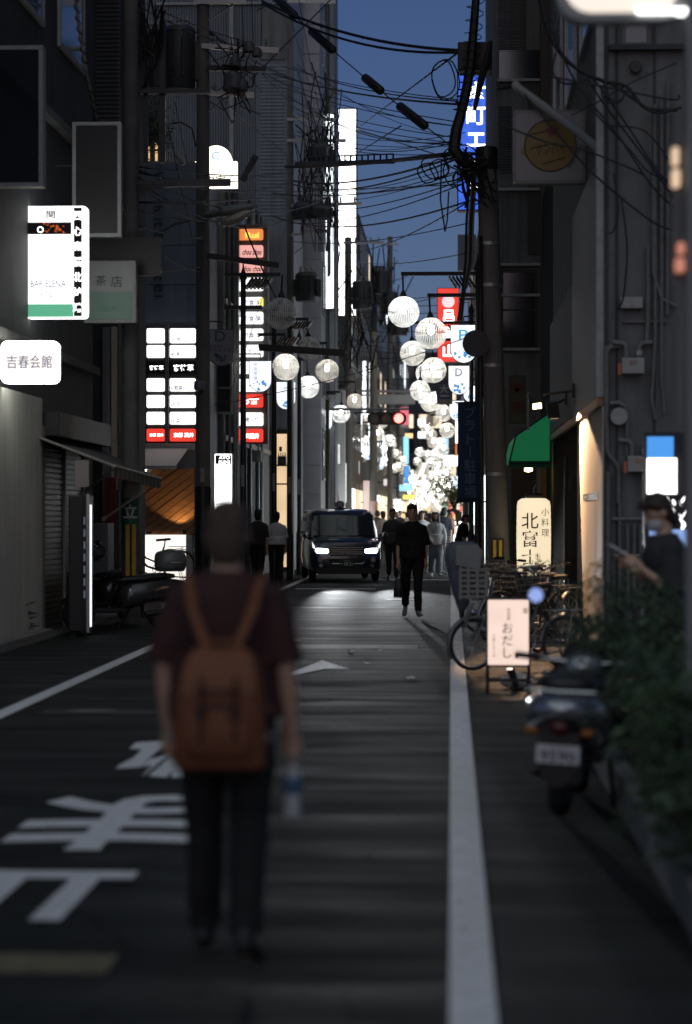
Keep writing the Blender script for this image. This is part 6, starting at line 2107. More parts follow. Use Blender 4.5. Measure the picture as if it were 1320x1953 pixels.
# ------------------------------------------------------------------ taxi
def taxi():
    p = W(662, 980, 56.4)
    t = thing('taxi', 'dark navy taxi with headlights on and roof lamp facing the camera', 'taxi', (p.x, 56.2, 0), rotz=R(7.2))

    def ring(y, w, zb, zt, cr=0.03):
        half = [(0.0, zb), (w * 0.82, zb), (w * 0.97, zb + 0.1), (w, (zb + zt) * 0.48), (w * 0.985, zt - 0.2), (w * 0.95, zt - 0.06), (w * 0.84, zt - 0.005), (w * 0.4, zt + cr), (0, zt + cr)]
        pts = [(x, z) for x, z in half] + [(-x, z) for x, z in reversed(half[1:-1])]
        return [Vector((x, y, z)) for x, z in pts]

    secs = [(0.0, 0.66, 0.3, 0.80), (0.03, 0.74, 0.25, 0.87), (0.12, 0.8, 0.22, 0.94), (0.32, 0.845, 0.2, 0.99), (0.7, 0.85, 0.2, 1.03), (1.2, 0.85, 0.2, 1.07), (3.0, 0.85, 0.2, 1.08), (4.0, 0.84, 0.22, 1.07), (4.3, 0.8, 0.26, 1.03), (4.4, 0.7, 0.32, 0.95)]
    MB().loft([ring(*s_) for s_ in secs]).build('body', navy, t, smooth=True, local=True)
    # cabin
    rings = []
    for z, y0, y1, w in ((1.04, 0.82, 4.3, 0.82), (1.2, 0.93, 4.28, 0.815), (1.42, 1.1, 4.24, 0.785), (1.58, 1.24, 4.18, 0.75), (1.66, 1.36, 4.1, 0.71), (1.71, 1.65, 3.9, 0.6), (1.725, 2.0, 3.6, 0.4)):
        pr = [(-w, y1 - 0.1), (-w, y0 + 0.25), (-w * 0.93, y0 + 0.08), (-w * 0.6, y0 + 0.02), (0, y0), (w * 0.6, y0 + 0.02), (w * 0.93, y0 + 0.08), (w, y0 + 0.25), (w, y1 - 0.1), (w * 0.8, y1), (-w * 0.8, y1)]
        rings.append([Vector((x, y, z)) for x, y in pr])
    cab = MB().loft(rings).build('cabin', navy, t, smooth=True, local=True)

    def fy(z):
        return 0.82 + (z - 1.04) / 0.54 * 0.42

    zs = [1.09, 1.25, 1.42, 1.55]
    mb = MB()
    rr_ = []
    for z in zs:
        w = 0.8 - (z - 1.04) * 0.12
        rr_.append([Vector((x * w, fy(z) - 0.012 + 0.03 * abs(x) ** 2, z)) for x in (-0.92, -0.6, -0.2, 0.2, 0.6, 0.92)])
    ws = mb.loft(rr_, cap=False, closed=False).build('windscreen', screen, cab, smooth=True, local=True)
    for s_ in (-1, 1):
        for y0, y1 in ((1.45, 2.3), (2.42, 3.3), (3.4, 4.0)):
            q = [Vector((s_ * 0.824, y0, 1.12)), Vector((s_ * 0.824, y1, 1.12)), Vector((s_ * 0.772, y1 - 0.05, 1.52)), Vector((s_ * 0.772, y0 + 0.12, 1.52))]
            MB().quad(*q).build('side_window', screen, cab, local=True)
    # seats, driver shape and dashboard card visible through the screen as dark blocks
    MB().tube([(0.25, 0.905, 1.11), (-0.15, 0.96, 1.3)], 0.006, 4).build('wiper', plastic, ws, local=True)
    MB().tube([(-0.35, 0.905, 1.11), (-0.7, 0.98, 1.26)], 0.006, 4).build('wiper', plastic, ws, local=True)
    MB().box(0.28, 0.56, 0.985, 0.995, 1.14, 1.19).build('dash_card', mat('dash_card', (0.35, 0.42, 0.5), 0.5), ws, local=True)
    # nose: grille, badge, lamps, bumper, plate
    gr = MB().plate(rrect(-0.4, 0.4, 0.62, 0.84, 0.03), -0.012, 0.06).build('grille', plastic, t, local=True)
    for k in range(4):
        z = 0.655 + k * 0.05
        MB().box(-0.39, 0.39, -0.03, -0.012, z, z + 0.02).build('slat', mat('grille_bar', (0.5, 0.53, 0.56), 0.22, metal=0.9), gr, local=True)
    bd = MB().torus((0, -0.036, 0.74), 0.07, 0.008, 'Y', 20, 5).build('badge', chrome, gr, smooth='all', local=True)
    MB().torus((0, -0.036, 0.745), 0.03, 0.006, 'Y', 14, 5).build('badge_oval', chrome, bd, smooth='all', local=True)
    lg = MB().plate([(-0.46, 0.56), (-0.36, 0.34), (0.36, 0.34), (0.46, 0.56)], -0.014, 0.05).build('lower_intake', plastic, t, local=True)
    MB().tube([(-0.46, -0.016, 0.57), (-0.4, -0.018, 0.46), (-0.34, -0.018, 0.44), (0.34, -0.018, 0.44), (0.4, -0.018, 0.46), (0.46, -0.016, 0.57)], 0.008, 5).build('trim', chrome, lg, local=True)
    MB().plate(rrect(-0.7, 0.7, 0.2, 0.33, 0.04), -0.02, 0.12).build('bumper', plastic, t, local=True, bevel=0.01)
    pl_ = MB().box(-0.165, 0.165, -0.032, -0.02, 0.375, 0.54).build('number_plate', mat('plate_green', (0.01, 0.05, 0.03), 0.5), t, local=True)
    mb = MB()
    text_into(mb, '・18-21', 0, 0.435, -0.034, w=0.26, h=0.085, bold=0.02)
    text_into(mb, '大阪 500', 0, 0.515, -0.034, w=0.15, h=0.03)
    mb.build('plate_text', mat('plate_text', (0.65, 0.68, 0.65), 0.5), pl_, local=True)['kind'] = 'stuff'
    for s_ in (-1, 1):
        hl = MB().plate([(s_ * 0.42, 0.715), (s_ * 0.46, 0.68), (s_ * 0.69, 0.685), (s_ * 0.73, 0.74), (s_ * 0.71, 0.8), (s_ * 0.55, 0.795), (s_ * 0.43, 0.775)], -0.012, 0.1).build('headlight', glow('headlight_glow', (0.92, 0.97, 1.0), 9.0), t, local=True)
        MB().plate([(s_ * 0.74, 0.78), (s_ * 0.79, 0.82), (s_ * 0.8, 0.95), (s_ * 0.75, 0.86)], 0.03, 0.14).build('side_lamp', glow('side_lamp', (0.9, 0.9, 0.85), 1.0), t, local=True)
        ld = bpy.data.lights.new('headlight_beam', 'SPOT')
        ld.energy = 4600
        ld.color = (0.93, 0.97, 1.0)
        ld.spot_size = R(12.5)
        ld.spot_blend = 1.0
        ld.shadow_soft_size = 0.05
        lo = bpy.data.objects.new('headlight_beam', ld)
        C.objects.link(lo)
        lo.parent = hl
        lo.location = (s_ * 0.58, -0.05, 0.74)
        lo.rotation_euler = (R(90 - 2.3), 0, R(180))
        MB().lathe([(0.045, 0), (0.05, 0.02), (0.01, 0.03)], (s_ * 0.6, -0.03, 0.4), 'Y', 12).build('fog_lamp', chrome, t, smooth=True, local=True)
        MB().box(s_ * 0.62 - 0.05, s_ * 0.62 + 0.05, -0.008, 0.0, 0.48, 0.6).build('sticker', mat('sticker_pale', (0.5, 0.35, 0.38), 0.5), t, local=True)
        # fender mirrors
        mr = MB().ball((s_ * 0.9, 0.42, 1.1), (0.1, 0.07, 0.075), 12, 8).build('mirror', chrome, t, smooth='all', local=True)
        MB().tube([(s_ * 0.82, 0.5, 0.98), (s_ * 0.9, 0.44, 1.06)], 0.018, 6).build('stem', plastic, mr, local=True)
        for y in (0.85, 3.6):
            wheel(t, (s_ * 0.745, y, 0.325), 0.325, 0.2, tw=0.085)
    # roof lamp
    rl = MB().lathe([(0.16, 0), (0.16, 0.02), (0.1, 0.03)], (0, 2.0, 1.715), 'Z', 14).build('roof_lamp', plastic, t, smooth=True, local=True)
    MB().ball((0, 2.0, 1.82), (0.12, 0.07, 0.1), 14, 8).build('lamp_globe', mat('roof_globe', (0.12, 0.13, 0.15), 0.3), rl, smooth='all', local=True)
    mb = MB()
    text_into(mb, 'N', 0, 1.82, 1.925, h=0.09, bold=0.02)
    mb.build('lamp_letter', mat('roof_letter', (0.7, 0.7, 0.7), 0.4), rl, local=True)
    MB().torus((0, 1.94, 1.82), 0.09, 0.008, 'Y', 18, 5).build('lamp_ring', mat('roof_letter', (0.7, 0.7, 0.7), 0.4), rl, local=True)
    for s_ in (-1, 1):
        MB().tube([(s_ * 0.56, 1.7, 1.69), (s_ * 0.56, 3.9, 1.7)], 0.02, 6).build('roof_rail', plastic, t, local=True)
    return t


taxi()


# ------------------------------------------------------------------ scooters
def scooter(label, loc, rotz, body_m, top_box=None, seat_m=None, plate_text='', lean=0.0, screen_=False, group=None, low=0.0, mirrors=True):
    t = thing('motor_scooter', label, 'scooter', loc, group, rotz)
    t.rotation_euler = (0, R(lean), rotz)
    seat_m = seat_m or mat('seat_vinyl', (0.02, 0.02, 0.021), 0.38, noise=0.2, nscale=10)
    wheel(t, (0, 0.6, 0.235), 0.235, 0.09, tw=0.05)
    wheel(t, (0, -0.62, 0.235), 0.235, 0.08, tw=0.045)

    def oval(y, w, z0, z1, n=14, sq=0.75):
        out = []
        for k in range(n):
            a = 2 * math.pi * k / n
            cx, cz = math.cos(a), math.sin(a)
            cx = math.copysign(abs(cx) ** sq, cx)
            cz = math.copysign(abs(cz) ** sq, cz)
            out.append(Vector((w * cx, y, (z0 + z1) / 2 + (z1 - z0) / 2 * cz)))
        return out

    MB().loft([oval(-0.02, 0.14, 0.3, 0.62), oval(0.12, 0.175, 0.3, 0.68), oval(0.35, 0.2, 0.37, 0.7), oval(0.6, 0.195, 0.44, 0.71), oval(0.78, 0.165, 0.5, 0.7), oval(0.9, 0.11, 0.55, 0.68), oval(0.955, 0.05, 0.58, 0.66)]).build('tail_body', body_m, t, smooth='all', local=True)
    MB().loft([oval(-0.1, 0.1, 0.66, 0.7), oval(-0.02, 0.14, 0.66, 0.74), oval(0.25, 0.165, 0.67, 0.755), oval(0.4, 0.155, 0.68, 0.785), oval(0.62, 0.14, 0.7, 0.79), oval(0.76, 0.07, 0.71, 0.77)]).build('seat', seat_m, t, smooth='all', local=True)
    MB().box(-0.15, 0.15, -0.5, 0.0, 0.25, 0.31).build('floorboard', plastic, t, local=True, bevel=0.015)
    MB().loft([oval(-0.42, 0.17, 0.26, 0.4), oval(-0.5, 0.21, 0.3, 0.62), oval(-0.56, 0.2, 0.4, 0.8), oval(-0.6, 0.12, 0.6, 0.92)]).build('leg_shield', plastic, t, smooth='all', local=True)
    MB().loft([oval(-0.86, 0.03, 0.36, 0.42), oval(-0.76, 0.075, 0.38, 0.5), oval(-0.6, 0.085, 0.42, 0.56), oval(-0.46, 0.06, 0.36, 0.46)]).build('front_mudguard', body_m, t, smooth='all', local=True)
    MB().loft([oval(-0.72, 0.04, 0.86 - low, 0.96 - low), oval(-0.66, 0.1, 0.82 - low, 1.0 - low), oval(-0.56, 0.11, 0.84 - low, 1.02 - low), oval(-0.48, 0.06, 0.88 - low, 0.98 - low)]).build('headlamp_cowl', body_m, t, smooth='all', local=True)
    hb = MB().tube([(-0.33, -0.46, 0.99 - low), (-0.16, -0.54, 0.97 - low), (0, -0.56, 0.95 - low), (0.16, -0.54, 0.97 - low), (0.33, -0.46, 0.99 - low)], 0.014, 8).build('handlebar', chrome, t, smooth=True, local=True)
    for s_ in (-1, 1):
        MB().tube([(s_ * 0.22, -0.505, 0.98 - low), (s_ * 0.34, -0.455, 0.992 - low)], 0.02, 8).build('grip', rubber, hb, smooth=True, local=True)
        if mirrors:
            MB().tube([(s_ * 0.2, -0.52, 0.98), (s_ * 0.27, -0.52, 1.14)], 0.006, 5).build('mirror_stalk', chrome, hb, local=True)
            MB().ball((s_ * 0.29, -0.52, 1.18), (0.065, 0.015, 0.042), 12, 8).build('mirror', chrome, hb, smooth='all', local=True)
        MB().ball((s_ * 0.13, 0.93, 0.5), (0.035, 0.03, 0.025), 10, 6).build('rear_indicator', amber_lens, t, smooth='all', local=True)
        MB().tube([(s_ * 0.2, 0.2, 0.3), (s_ * 0.22, 0.02, 0.02)] if s_ < 0 else [(0.12, 0.3, 0.22), (0.13, 0.6, 0.26), (0.13, 0.82, 0.3)], 0.012 if s_ < 0 else 0.04, 8).build('stand' if s_ < 0 else 'exhaust', plastic, t, smooth=True, local=True)
    MB().ball((0, 0.945, 0.52), (0.05, 0.03, 0.04), 10, 6).build('tail_light', vehicle_red_lens, t, smooth='all', local=True)
    MB().box(-0.08, 0.08, 0.3, 0.55, 0.16, 0.4).build('engine', mat('engine_alloy', (0.1, 0.1, 0.1), 0.5, metal=0.5), t, local=True, bevel=0.02)
    MB().plate([(-0.1, 0.5), (0.1, 0.5), (0.075, 0.26), (0.03, 0.2), (-0.03, 0.2), (-0.075, 0.26)], 0.93, 0.945).build('mudflap', plastic, t, local=True)
    MB().tube([(-0.14, 0.62, 0.74), (-0.15, 0.9, 0.72), (0, 0.97, 0.72), (0.15, 0.9, 0.72), (0.14, 0.62, 0.74)], 0.011, 6).build('grab_rail', chrome, t, smooth=True, local=True)
    if plate_text:
        pl_ = MB().box(-0.1, 0.1, 0.952, 0.96, 0.33, 0.43).build('number_plate', mat('plate_white', (0.55, 0.55, 0.58), 0.45, noise=0.1), t, local=True)
        mb = MB()
        text_into(mb, plate_text, 0, 0.37, 0, w=0.165, h=0.058, bold=0.02)
        text_into(mb, '大阪市 な', 0, 0.413, 0, w=0.09, h=0.015)
        for v in mb.v:
            v.x = -v.x
            v.y = 0.962
        mb.build('plate_text', mat('plate_ink', (0.06, 0.05, 0.1), 0.5), pl_, local=True)['kind'] = 'stuff'
    if top_box == 'dome':
        MB().loft([oval(0.5, 0.05, 0.86, 0.92), oval(0.55, 0.19, 0.8, 1.08), oval(0.72, 0.215, 0.8, 1.12), oval(0.88, 0.19, 0.8, 1.08), oval(0.94, 0.06, 0.88, 1.0)]).build('top_box', mat('box_grey', (0.1, 0.11, 0.11), 0.35, noise=0.15), t, smooth='all', local=True)
        MB().torus((0, 0.72, 0.93), 0.212, 0.006, 'Z', 24, 4).build('box_seam', mat('seam_pale', (0.5, 0.5, 0.5), 0.4), t, local=True)
    if screen_:
        MB().loft([[Vector((x, -0.62 - 0.04 * (1 - abs(x) * 4), z)) for x in (-0.2, -0.1, 0, 0.1, 0.2)] for z in (0.95, 1.15, 1.35)], cap=False, closed=False).build('wind_screen', mat('clear_screen', (0.3, 0.32, 0.34), 0.1, trans=0.8), t, smooth='all', local=True)
    return t


silver = mat('scooter_silver', (0.38, 0.4, 0.43), 0.22, metal=0.75, coat=0.6)
p = W(1090, 0, 12.9)
sil = scooter('silver scooter with white number plate parked by the planter', (p.x + 0.01, 13.35, 0), R(180 - 8), silver, plate_text='9590', lean=-3, low=0.17, mirrors=False)
sil.scale = (1.12, 0.9, 0.95)
# one round mirror on a stalk, facing back; the reflected sky blue is put into its colour
SM = (Matrix.Translation(sil.location) @ sil.rotation_euler.to_matrix().to_4x4() @ Matrix.Diagonal((*sil.scale, 1))).inverted()
mp_ = W(1022, 1135, 14.1)
mbm = MB().lathe([(0.042, 0.0), (0.044, -0.006), (0.03, -0.02), (0.004, -0.026)], (0, 0, 0), 'Y', 20)
mbm.v = [Matrix.Rotation(R(-8), 3, 'X') @ Vector((v.x, -v.y, v.z)) + mp_ for v in mbm.v]
mbm.v = [SM @ v for v in mbm.v]
rm = mbm.build('round_mirror', mat('sky_blue_mirror', (0.42, 0.58, 1.0), 0.06, metal=1.0), sil, local=True)
MB().tube([SM @ (mp_ + Vector((0.01, 0.01, -0.03))), SM @ Vector((mp_.x + 0.05, 14.0, 0.95)), Vector((0.2, -0.5, 0.8))], 0.006, 5).build('mirror_stalk', plastic, rm, local=True)
p = W(232, 0, 33.0)
scooter('dark scooter with a domed grey top box by the left pole', (p.x, 33.0, 0), R(-62), mat('scooter_black', (0.03, 0.032, 0.034), 0.25, coat=0.6, noise=0.2), top_box='dome', group='scooters by the left pole')
scooter('black scooter with clear wind screen behind the vending machine', (W(196, 0, 35.2).x, 35.2, 0), R(-28), mat('scooter_black', (0.03, 0.032, 0.034), 0.25), screen_=True, group='scooters by the left pole')

# ------------------------------------------------------------------ bicycles
def bicycle(label, loc, rotz, frame_m, r=0.33, basket=True, lean=0.0, group=None, rear_rack=True):
    t = thing('bicycle', label, 'bicycle', loc, group, rotz)
    t.rotation_euler = (0, R(lean), rotz)
    wb = 0.54
    wheel(t, (0, -wb, r), r, 0.04, spokes=24, tw=0.02)
    wheel(t, (0, wb, r), r, 0.04, spokes=24, tw=0.02)
    bb = (0, 0.08, 0.28)
    hd0, hd1 = (0, -0.36, 0.62), (0, -0.33, 0.78)
    st = (0, 0.24, 0.72)
    mb = MB()
    mb.tube([hd0, (0, -0.1, 0.34), bb], 0.022, 8).tube([hd1, (0, -0.12, 0.5), (0, 0.12, 0.4)], 0.017, 8).tube([bb, st], 0.018, 8)
    for s_ in (-0.05, 0.05):
        mb.tube([bb, (s_, wb, r)], 0.011, 6).tube([(0, 0.22, 0.66), (s_, wb, r)], 0.009, 6)
    mb.build('frame', frame_m, t, smooth=True, local=True)
    fk = MB()
    for s_ in (-0.045, 0.045):
        fk.tube([(s_, -0.38, 0.6), (s_, -0.44, 0.5), (s_, -wb, r)], 0.012, 6)
    fk.tube([hd0, hd1, (0, -0.31, 0.9)], 0.02, 8)
    fk.build('fork', frame_m, t, smooth=True, local=True)
    hb = MB().tube([(-0.28, -0.06, 0.99), (-0.27, -0.2, 1.0), (-0.12, -0.32, 0.97), (0, -0.31, 0.92), (0.12, -0.32, 0.97), (0.27, -0.2, 1.0), (0.28, -0.06, 0.99)], 0.012, 6).build('handlebar', chrome, t, smooth=True, local=True)
    for s_ in (-1, 1):
        MB().tube([(s_ * 0.28, -0.06, 0.99), (s_ * 0.275, -0.17, 1.0)], 0.018, 8).build('grip', rubber, hb, local=True)
        MB().tube([(s_ * 0.24, -0.24, 1.0), (s_ * 0.25, -0.16, 0.96)], 0.006, 5).build('brake_lever', chrome, hb, local=True)
    MB().loft([[Vector((w * math.cos(a), y, z + 0.025 * math.sin(a))) for a in [k * math.pi / 5 for k in range(10)]] for y, w, z in ((0.08, 0.015, 0.845), (0.14, 0.035, 0.85), (0.24, 0.085, 0.855), (0.32, 0.1, 0.865), (0.36, 0.06, 0.865))]).build('saddle', rubber, t, smooth='all', local=True)
    MB().tube([st, (0, 0.26, 0.84)], 0.013, 6).build('seat_post', chrome, t, local=True)
    for yc in (-wb, wb):
        rings = []
        for k in range(13):
            a = R(-10 + 200 * k / 12) if yc > 0 else R(-30 + 180 * k / 12)
            a = math.pi - a if yc < 0 else a
            rings.append([Vector((x, yc + (r + dz) * math.cos(a), r + (r + dz) * math.sin(a))) for x, dz in ((-0.026, 0.012), (-0.015, 0.026), (0.015, 0.026), (0.026, 0.012))])
        MB().loft(rings, cap=False, closed=False).build('mudguard', steel_grey, t, smooth='all', local=True)
    cr = MB().torus((0.05, 0.08, 0.28), 0.085, 0.007, 'X', 20, 4).build('chainring', galv, t, local=True)
    MB().tube([(0.06, 0.08, 0.28), (0.07, 0.0, 0.13)], 0.009, 5).tube([(0.03, -0.0, 0.12), (0.15, -0.0, 0.12)], 0.014, 5).build('crank', galv, cr, local=True)
    MB().tube([(-0.06, 0.08, 0.28), (-0.07, 0.16, 0.43)], 0.009, 5).tube([(-0.15, 0.16, 0.43), (-0.05, 0.16, 0.43)], 0.014, 5).build('crank', galv, cr, local=True)
    MB().tube([(0.09, wb - 0.02, r), (0.12, wb + 0.08, 0.01)], 0.008, 5).tube([(-0.09, wb - 0.02, r), (-0.12, wb + 0.08, 0.01)], 0.008, 5).build('kickstand', galv, t, local=True)
    if rear_rack:
        mb = MB()
        for s_ in (-0.06, 0, 0.06):
            mb.tube([(s_, 0.34, r * 2 + 0.06), (s_, 0.78, r * 2 + 0.06)], 0.006, 5)
        for s_ in (-0.07, 0.07):
            mb.tube([(s_, wb, r), (s_, 0.6, r * 2 + 0.06)], 0.006, 5)
        mb.tube([(-0.06, 0.78, r * 2 + 0.06), (0.06, 0.78, r * 2 + 0.06)], 0.006, 5)
        mb.build('rack', galv, t, local=True)
        MB().ball((0, 0.84, r * 2 - 0.02), (0.03, 0.012, 0.03), 10, 6).build('reflector', vehicle_red_lens, t, smooth='all', local=True)
    if basket:
        mb = MB()
        for z in (0.72, 0.79, 0.86, 0.93, 0.99):
            f = (z - 0.72) / 0.27
            w, y0, y1 = 0.13 + 0.05 * f, -0.66 - 0.05 * f, -0.4
            mb.tube([(-w, y0, z), (w, y0, z), (w, y1, z), (-w, y1, z), (-w, y0, z)], 0.004, 4)
        for k in range(7):
            x = -1 + 2 * k / 6
            mb.tube([(x * 0.13, -0.66, 0.72), (x * 0.18, -0.71, 0.99)], 0.003, 3).tube([(x * 0.13, -0.4, 0.72), (x * 0.18, -0.4, 0.99)], 0.003, 3)
        mb.build('basket', galv, t, local=True)['kind'] = 'stuff'
    MB().lathe([(0.01, 0.03), (0.035, 0.02), (0.045, -0.03), (0.035, -0.04)], (0.07, -0.56, 0.6), 'Y', 10).build('lamp', chrome, t, smooth=True, local=True)
    return t


bike_black = mat('bike_black', (0.02, 0.02, 0.022), 0.3, coat=0.4)
p = W(316, 0, 46.6)
struct(MB().box(-7.5, W(352, 0, 46.6).x, 46.2, 47.8, -0.01, 0.24).build('entrance_step', concrete, bevel=0.02))
bicycle('bicycle standing before the white lit panel of the hotel entrance', (p.x - 0.3, 46.9, 0.24), R(-72), bike_black, basket=False)
# child carrier bicycle on the right, front wheel to the street
p = W(912, 0, 24.7)
cbk = bicycle('child carrier bicycle with covered front seat behind the pavement sign', (p.x + 0.42, 24.95, 0), R(-62), bike_black, r=0.27, basket=False)
pod = thing('child_seat_cover', 'grey rain cover and pale lattice basket on the front of the carrier bicycle', 'seat cover', W(885, 1160, 24.6))
PYY = 24.6
def podring(py, q0, q1, d):
    a, c = W(q0, py, PYY), W(q1, py, PYY)
    cx, w = (a.x + c.x) / 2, (c.x - a.x) / 2
    return [Vector((cx + w * math.copysign(abs(math.cos(t_)) ** 0.7, math.cos(t_)), PYY + 0.1 + d * math.copysign(abs(math.sin(t_)) ** 0.7, math.sin(t_)), a.z)) for t_ in [k * math.pi / 8 for k in range(16)]]
MB().loft([podring(1168, 876, 886, 0.06), podring(1150, 869, 895, 0.1), podring(1110, 857, 905, 0.16), podring(1070, 849, 912, 0.2), podring(1048, 848, 916, 0.2), podring(1038, 853, 912, 0.17), podring(1033, 862, 900, 0.1)]).build('cover', mat('cover_slate', (0.1, 0.115, 0.14), 0.6, noise=0.25, nscale=6, bump=0.4, bscale=12), pod, smooth='all')
a, c = W(869, 1079, PYY - 0.12), W(919, 1039, PYY - 0.12)
MB().plate([(a.x, a.z), (c.x - 0.02, a.z - 0.04), (c.x + 0.01, c.z - 0.06), (c.x - 0.05, c.z), (a.x, c.z - 0.01)], PYY - 0.15, PYY - 0.1).build('pale_flap', mat('flap_pale', (0.2, 0.2, 0.19), 0.7, noise=0.15), pod, bevel=0.01)
lat = mat('lattice_pale', (0.22, 0.21, 0.19), 0.6)
for k in range(6):
    z = W(0, 1086 + k * 10, PYY).z
    BX('lattice_bar', lat, pod, W(876 + k, 0, PYY).x, W(929, 0, PYY).x, PYY - 0.17, PYY - 0.155, z - 0.012, z + 0.016)
for q in (878, 893, 910, 927):
    BX('lattice_bar', lat, pod, W(q, 0, PYY).x - 0.014, W(q, 0, PYY).x + 0.014, PYY - 0.19, PYY - 0.171, W(0, 1140, PYY).z, W(0, 1080, PYY).z)
MB().tube([W(900, 1150, PYY), W(893, 1172, PYY), W(884, 1195, PYY + 0.1)], 0.03, 8).build('bracket', galv, pod, smooth=True)
bicycle('black bicycle leaning among others behind the carrier bicycle', (W(1010, 0, 29.5).x, 29.6, 0), R(-48), bike_black, lean=4, group='bicycles parked by the lantern shop')
bicycle('bicycle with chrome handlebar closest to the cream pillar', (W(1062, 0, 28.2).x, 28.4, 0), R(-25), bike_black, lean=-5, group='bicycles parked by the lantern shop')
bicycle('farther bicycle parked at the foot of the concrete pole', (W(985, 0, 32.5).x, 32.5, 0), R(-60), bike_black, lean=3, group='bicycles parked by the lantern shop')
bicycle('distant bicycle beside the seated people on the right', (W(893, 0, 64).x, 64, 0), R(-70), bike_black, group='bicycles parked by the lantern shop')
bicycle('bicycle half hidden left of the walker by the directory sign', (W(405, 0, 47.5).x, 47.5, 0), R(15), bike_black)

# ================================================================== PEOPLE
def fuse(mb, voxel, smooth=4, factor=0.5, folds=0.0):
    """union of overlapping closed pieces into one continuous skin"""
    me = bpy.data.meshes.new('raw')
    me.from_pydata(mb.v, [], mb.f)
    me.update()
    bm = bmesh.new()
    bm.from_mesh(me)
    bmesh.ops.recalc_face_normals(bm, faces=bm.faces)
    bm.to_mesh(me)
    bm.free()
    o = bpy.data.objects.new('raw', me)
    r = o.modifiers.new('r', 'REMESH')
    r.mode = 'VOXEL'
    r.voxel_size = voxel
    r.use_smooth_shade = True
    s_ = o.modifiers.new('s', 'SMOOTH')
    s_.iterations = smooth
    s_.factor = factor
    if folds:
        tx = bpy.data.textures.new('folds', 'CLOUDS')
        tx.noise_scale = 0.11
        tx.noise_depth = 3
        d_ = o.modifiers.new('d', 'DISPLACE')
        d_.texture = tx
        d_.strength = folds
        d_.mid_level = 0.5
    out = baked(o)
    for p_ in out.polygons:
        p_.use_smooth = True
    return out


def put(name, me, m, parent):
    me.name = name
    me.materials.clear()
    me.materials.append(m)
    o = bpy.data.objects.new(name, me)
    C.objects.link(o)
    o.parent = parent
    return o


skin_m = mat('skin', (0.5, 0.31, 0.22), 0.5, noise=0.08, nscale=12)
hair_m = mat('hair_black', (0.012, 0.01, 0.009), 0.45, noise=0.3, nscale=30, bump=0.5, bscale=90, stretch=(1, 1, 0.15))
hair_brown = mat('hair_brown', (0.028, 0.017, 0.011), 0.5, noise=0.3, nscale=30, bump=0.5, bscale=90, stretch=(1, 1, 0.15))
eye_m = mat('eye_dark', (0.01, 0.008, 0.008), 0.2)
lip_m = mat('lip', (0.33, 0.13, 0.11), 0.5)


def cloth_m(name, col, rough=0.85):
    return mat('cloth_' + name, col, rough, noise=0.22, nscale=5, bump=0.35, bscale=9)


def leg_pts(side, sw, kn, out=0.0):
    """hip, knee, ankle for swing sw (forward +) and knee bend kn, degrees"""
    hip = Vector((side * 0.088, 0, 0.9))
    d = Vector((side * math.sin(R(out)), -math.sin(R(sw)), -math.cos(R(sw))))
    knee = hip + d * 0.42
    s2 = sw - kn
    ank = knee + Vector((side * math.sin(R(out * 0.5)), -math.sin(R(s2)), -math.cos(R(s2)))) * 0.41
    return hip, knee, ank, s2


def arm_pts(side, sw, ab, el, inward=0.0, sh_w=0.163):
    sh = Vector((side * sh_w, 0.0, 1.338))
    d = Vector((side * math.sin(R(ab)), -math.sin(R(sw)) * math.cos(R(ab)), -math.cos(R(sw)) * math.cos(R(ab))))
    elb = sh + d * 0.285
    s2 = sw + el
    d2 = Vector((-side * math.sin(R(inward)), -math.sin(R(s2)) * math.cos(R(inward)), -math.cos(R(s2)) * math.cos(R(inward))))
    wr = elb + d2 * 0.25
    return sh, elb, wr, d2


def hand_into(mb, wr, d, side, curl=0.5, thick=1.0):
    """palm, four unequal bent fingers and a thumb off the side of the palm; palm turned to the thigh"""
    d = d.normalized()
    fwd = Vector((0, -1, 0))
    fwd = (fwd - d * fwd.dot(d))
    fwd = fwd.normalized() if fwd.length > 0.15 else Vector((0, 0, 1))
    nrm = d.cross(fwd).normalized()              # across the palm thickness
    if nrm.x * side > 0:
        nrm = -nrm                               # palm side points to the body
    p0, p1 = wr, wr + d * 0.085
    mb.tube([p0 - d * 0.01, p0 + d * 0.03, p1], [(0.022, 0.022), (0.02, 0.036), (0.018, 0.04)] if abs(fwd.dot(Vector((0, 0, 1)))) < 2 else 0.03, 10)
    for k, (off, L) in enumerate(((0.03, 0.072), (0.01, 0.082), (-0.011, 0.076), (-0.03, 0.06))):
        b0 = wr + d * 0.07 + fwd * off
        c1 = d
        c2 = (d + nrm * curl * 0.9).normalized()
        c3 = (d * (1 - curl) + nrm * curl * 1.8).normalized()
        q1 = b0 + c1 * L * 0.42
        q2 = q1 + c2 * L * 0.34
        q3 = q2 + c3 * L * 0.3
        mb.tube([b0, q1, q2, q3], [0.0098 * thick, 0.0092 * thick, 0.0085 * thick, 0.007 * thick], 7)
    t0 = wr + d * 0.02 + fwd * 0.026
    t1 = t0 + (d * 0.6 + fwd * 0.7).normalized() * 0.034
    t2 = t1 + (d * 0.9 + fwd * 0.2 + nrm * 0.5).normalized() * 0.03
    mb.tube([t0, t1, t2], [0.013 * thick, 0.011 * thick, 0.008 * thick], 7)


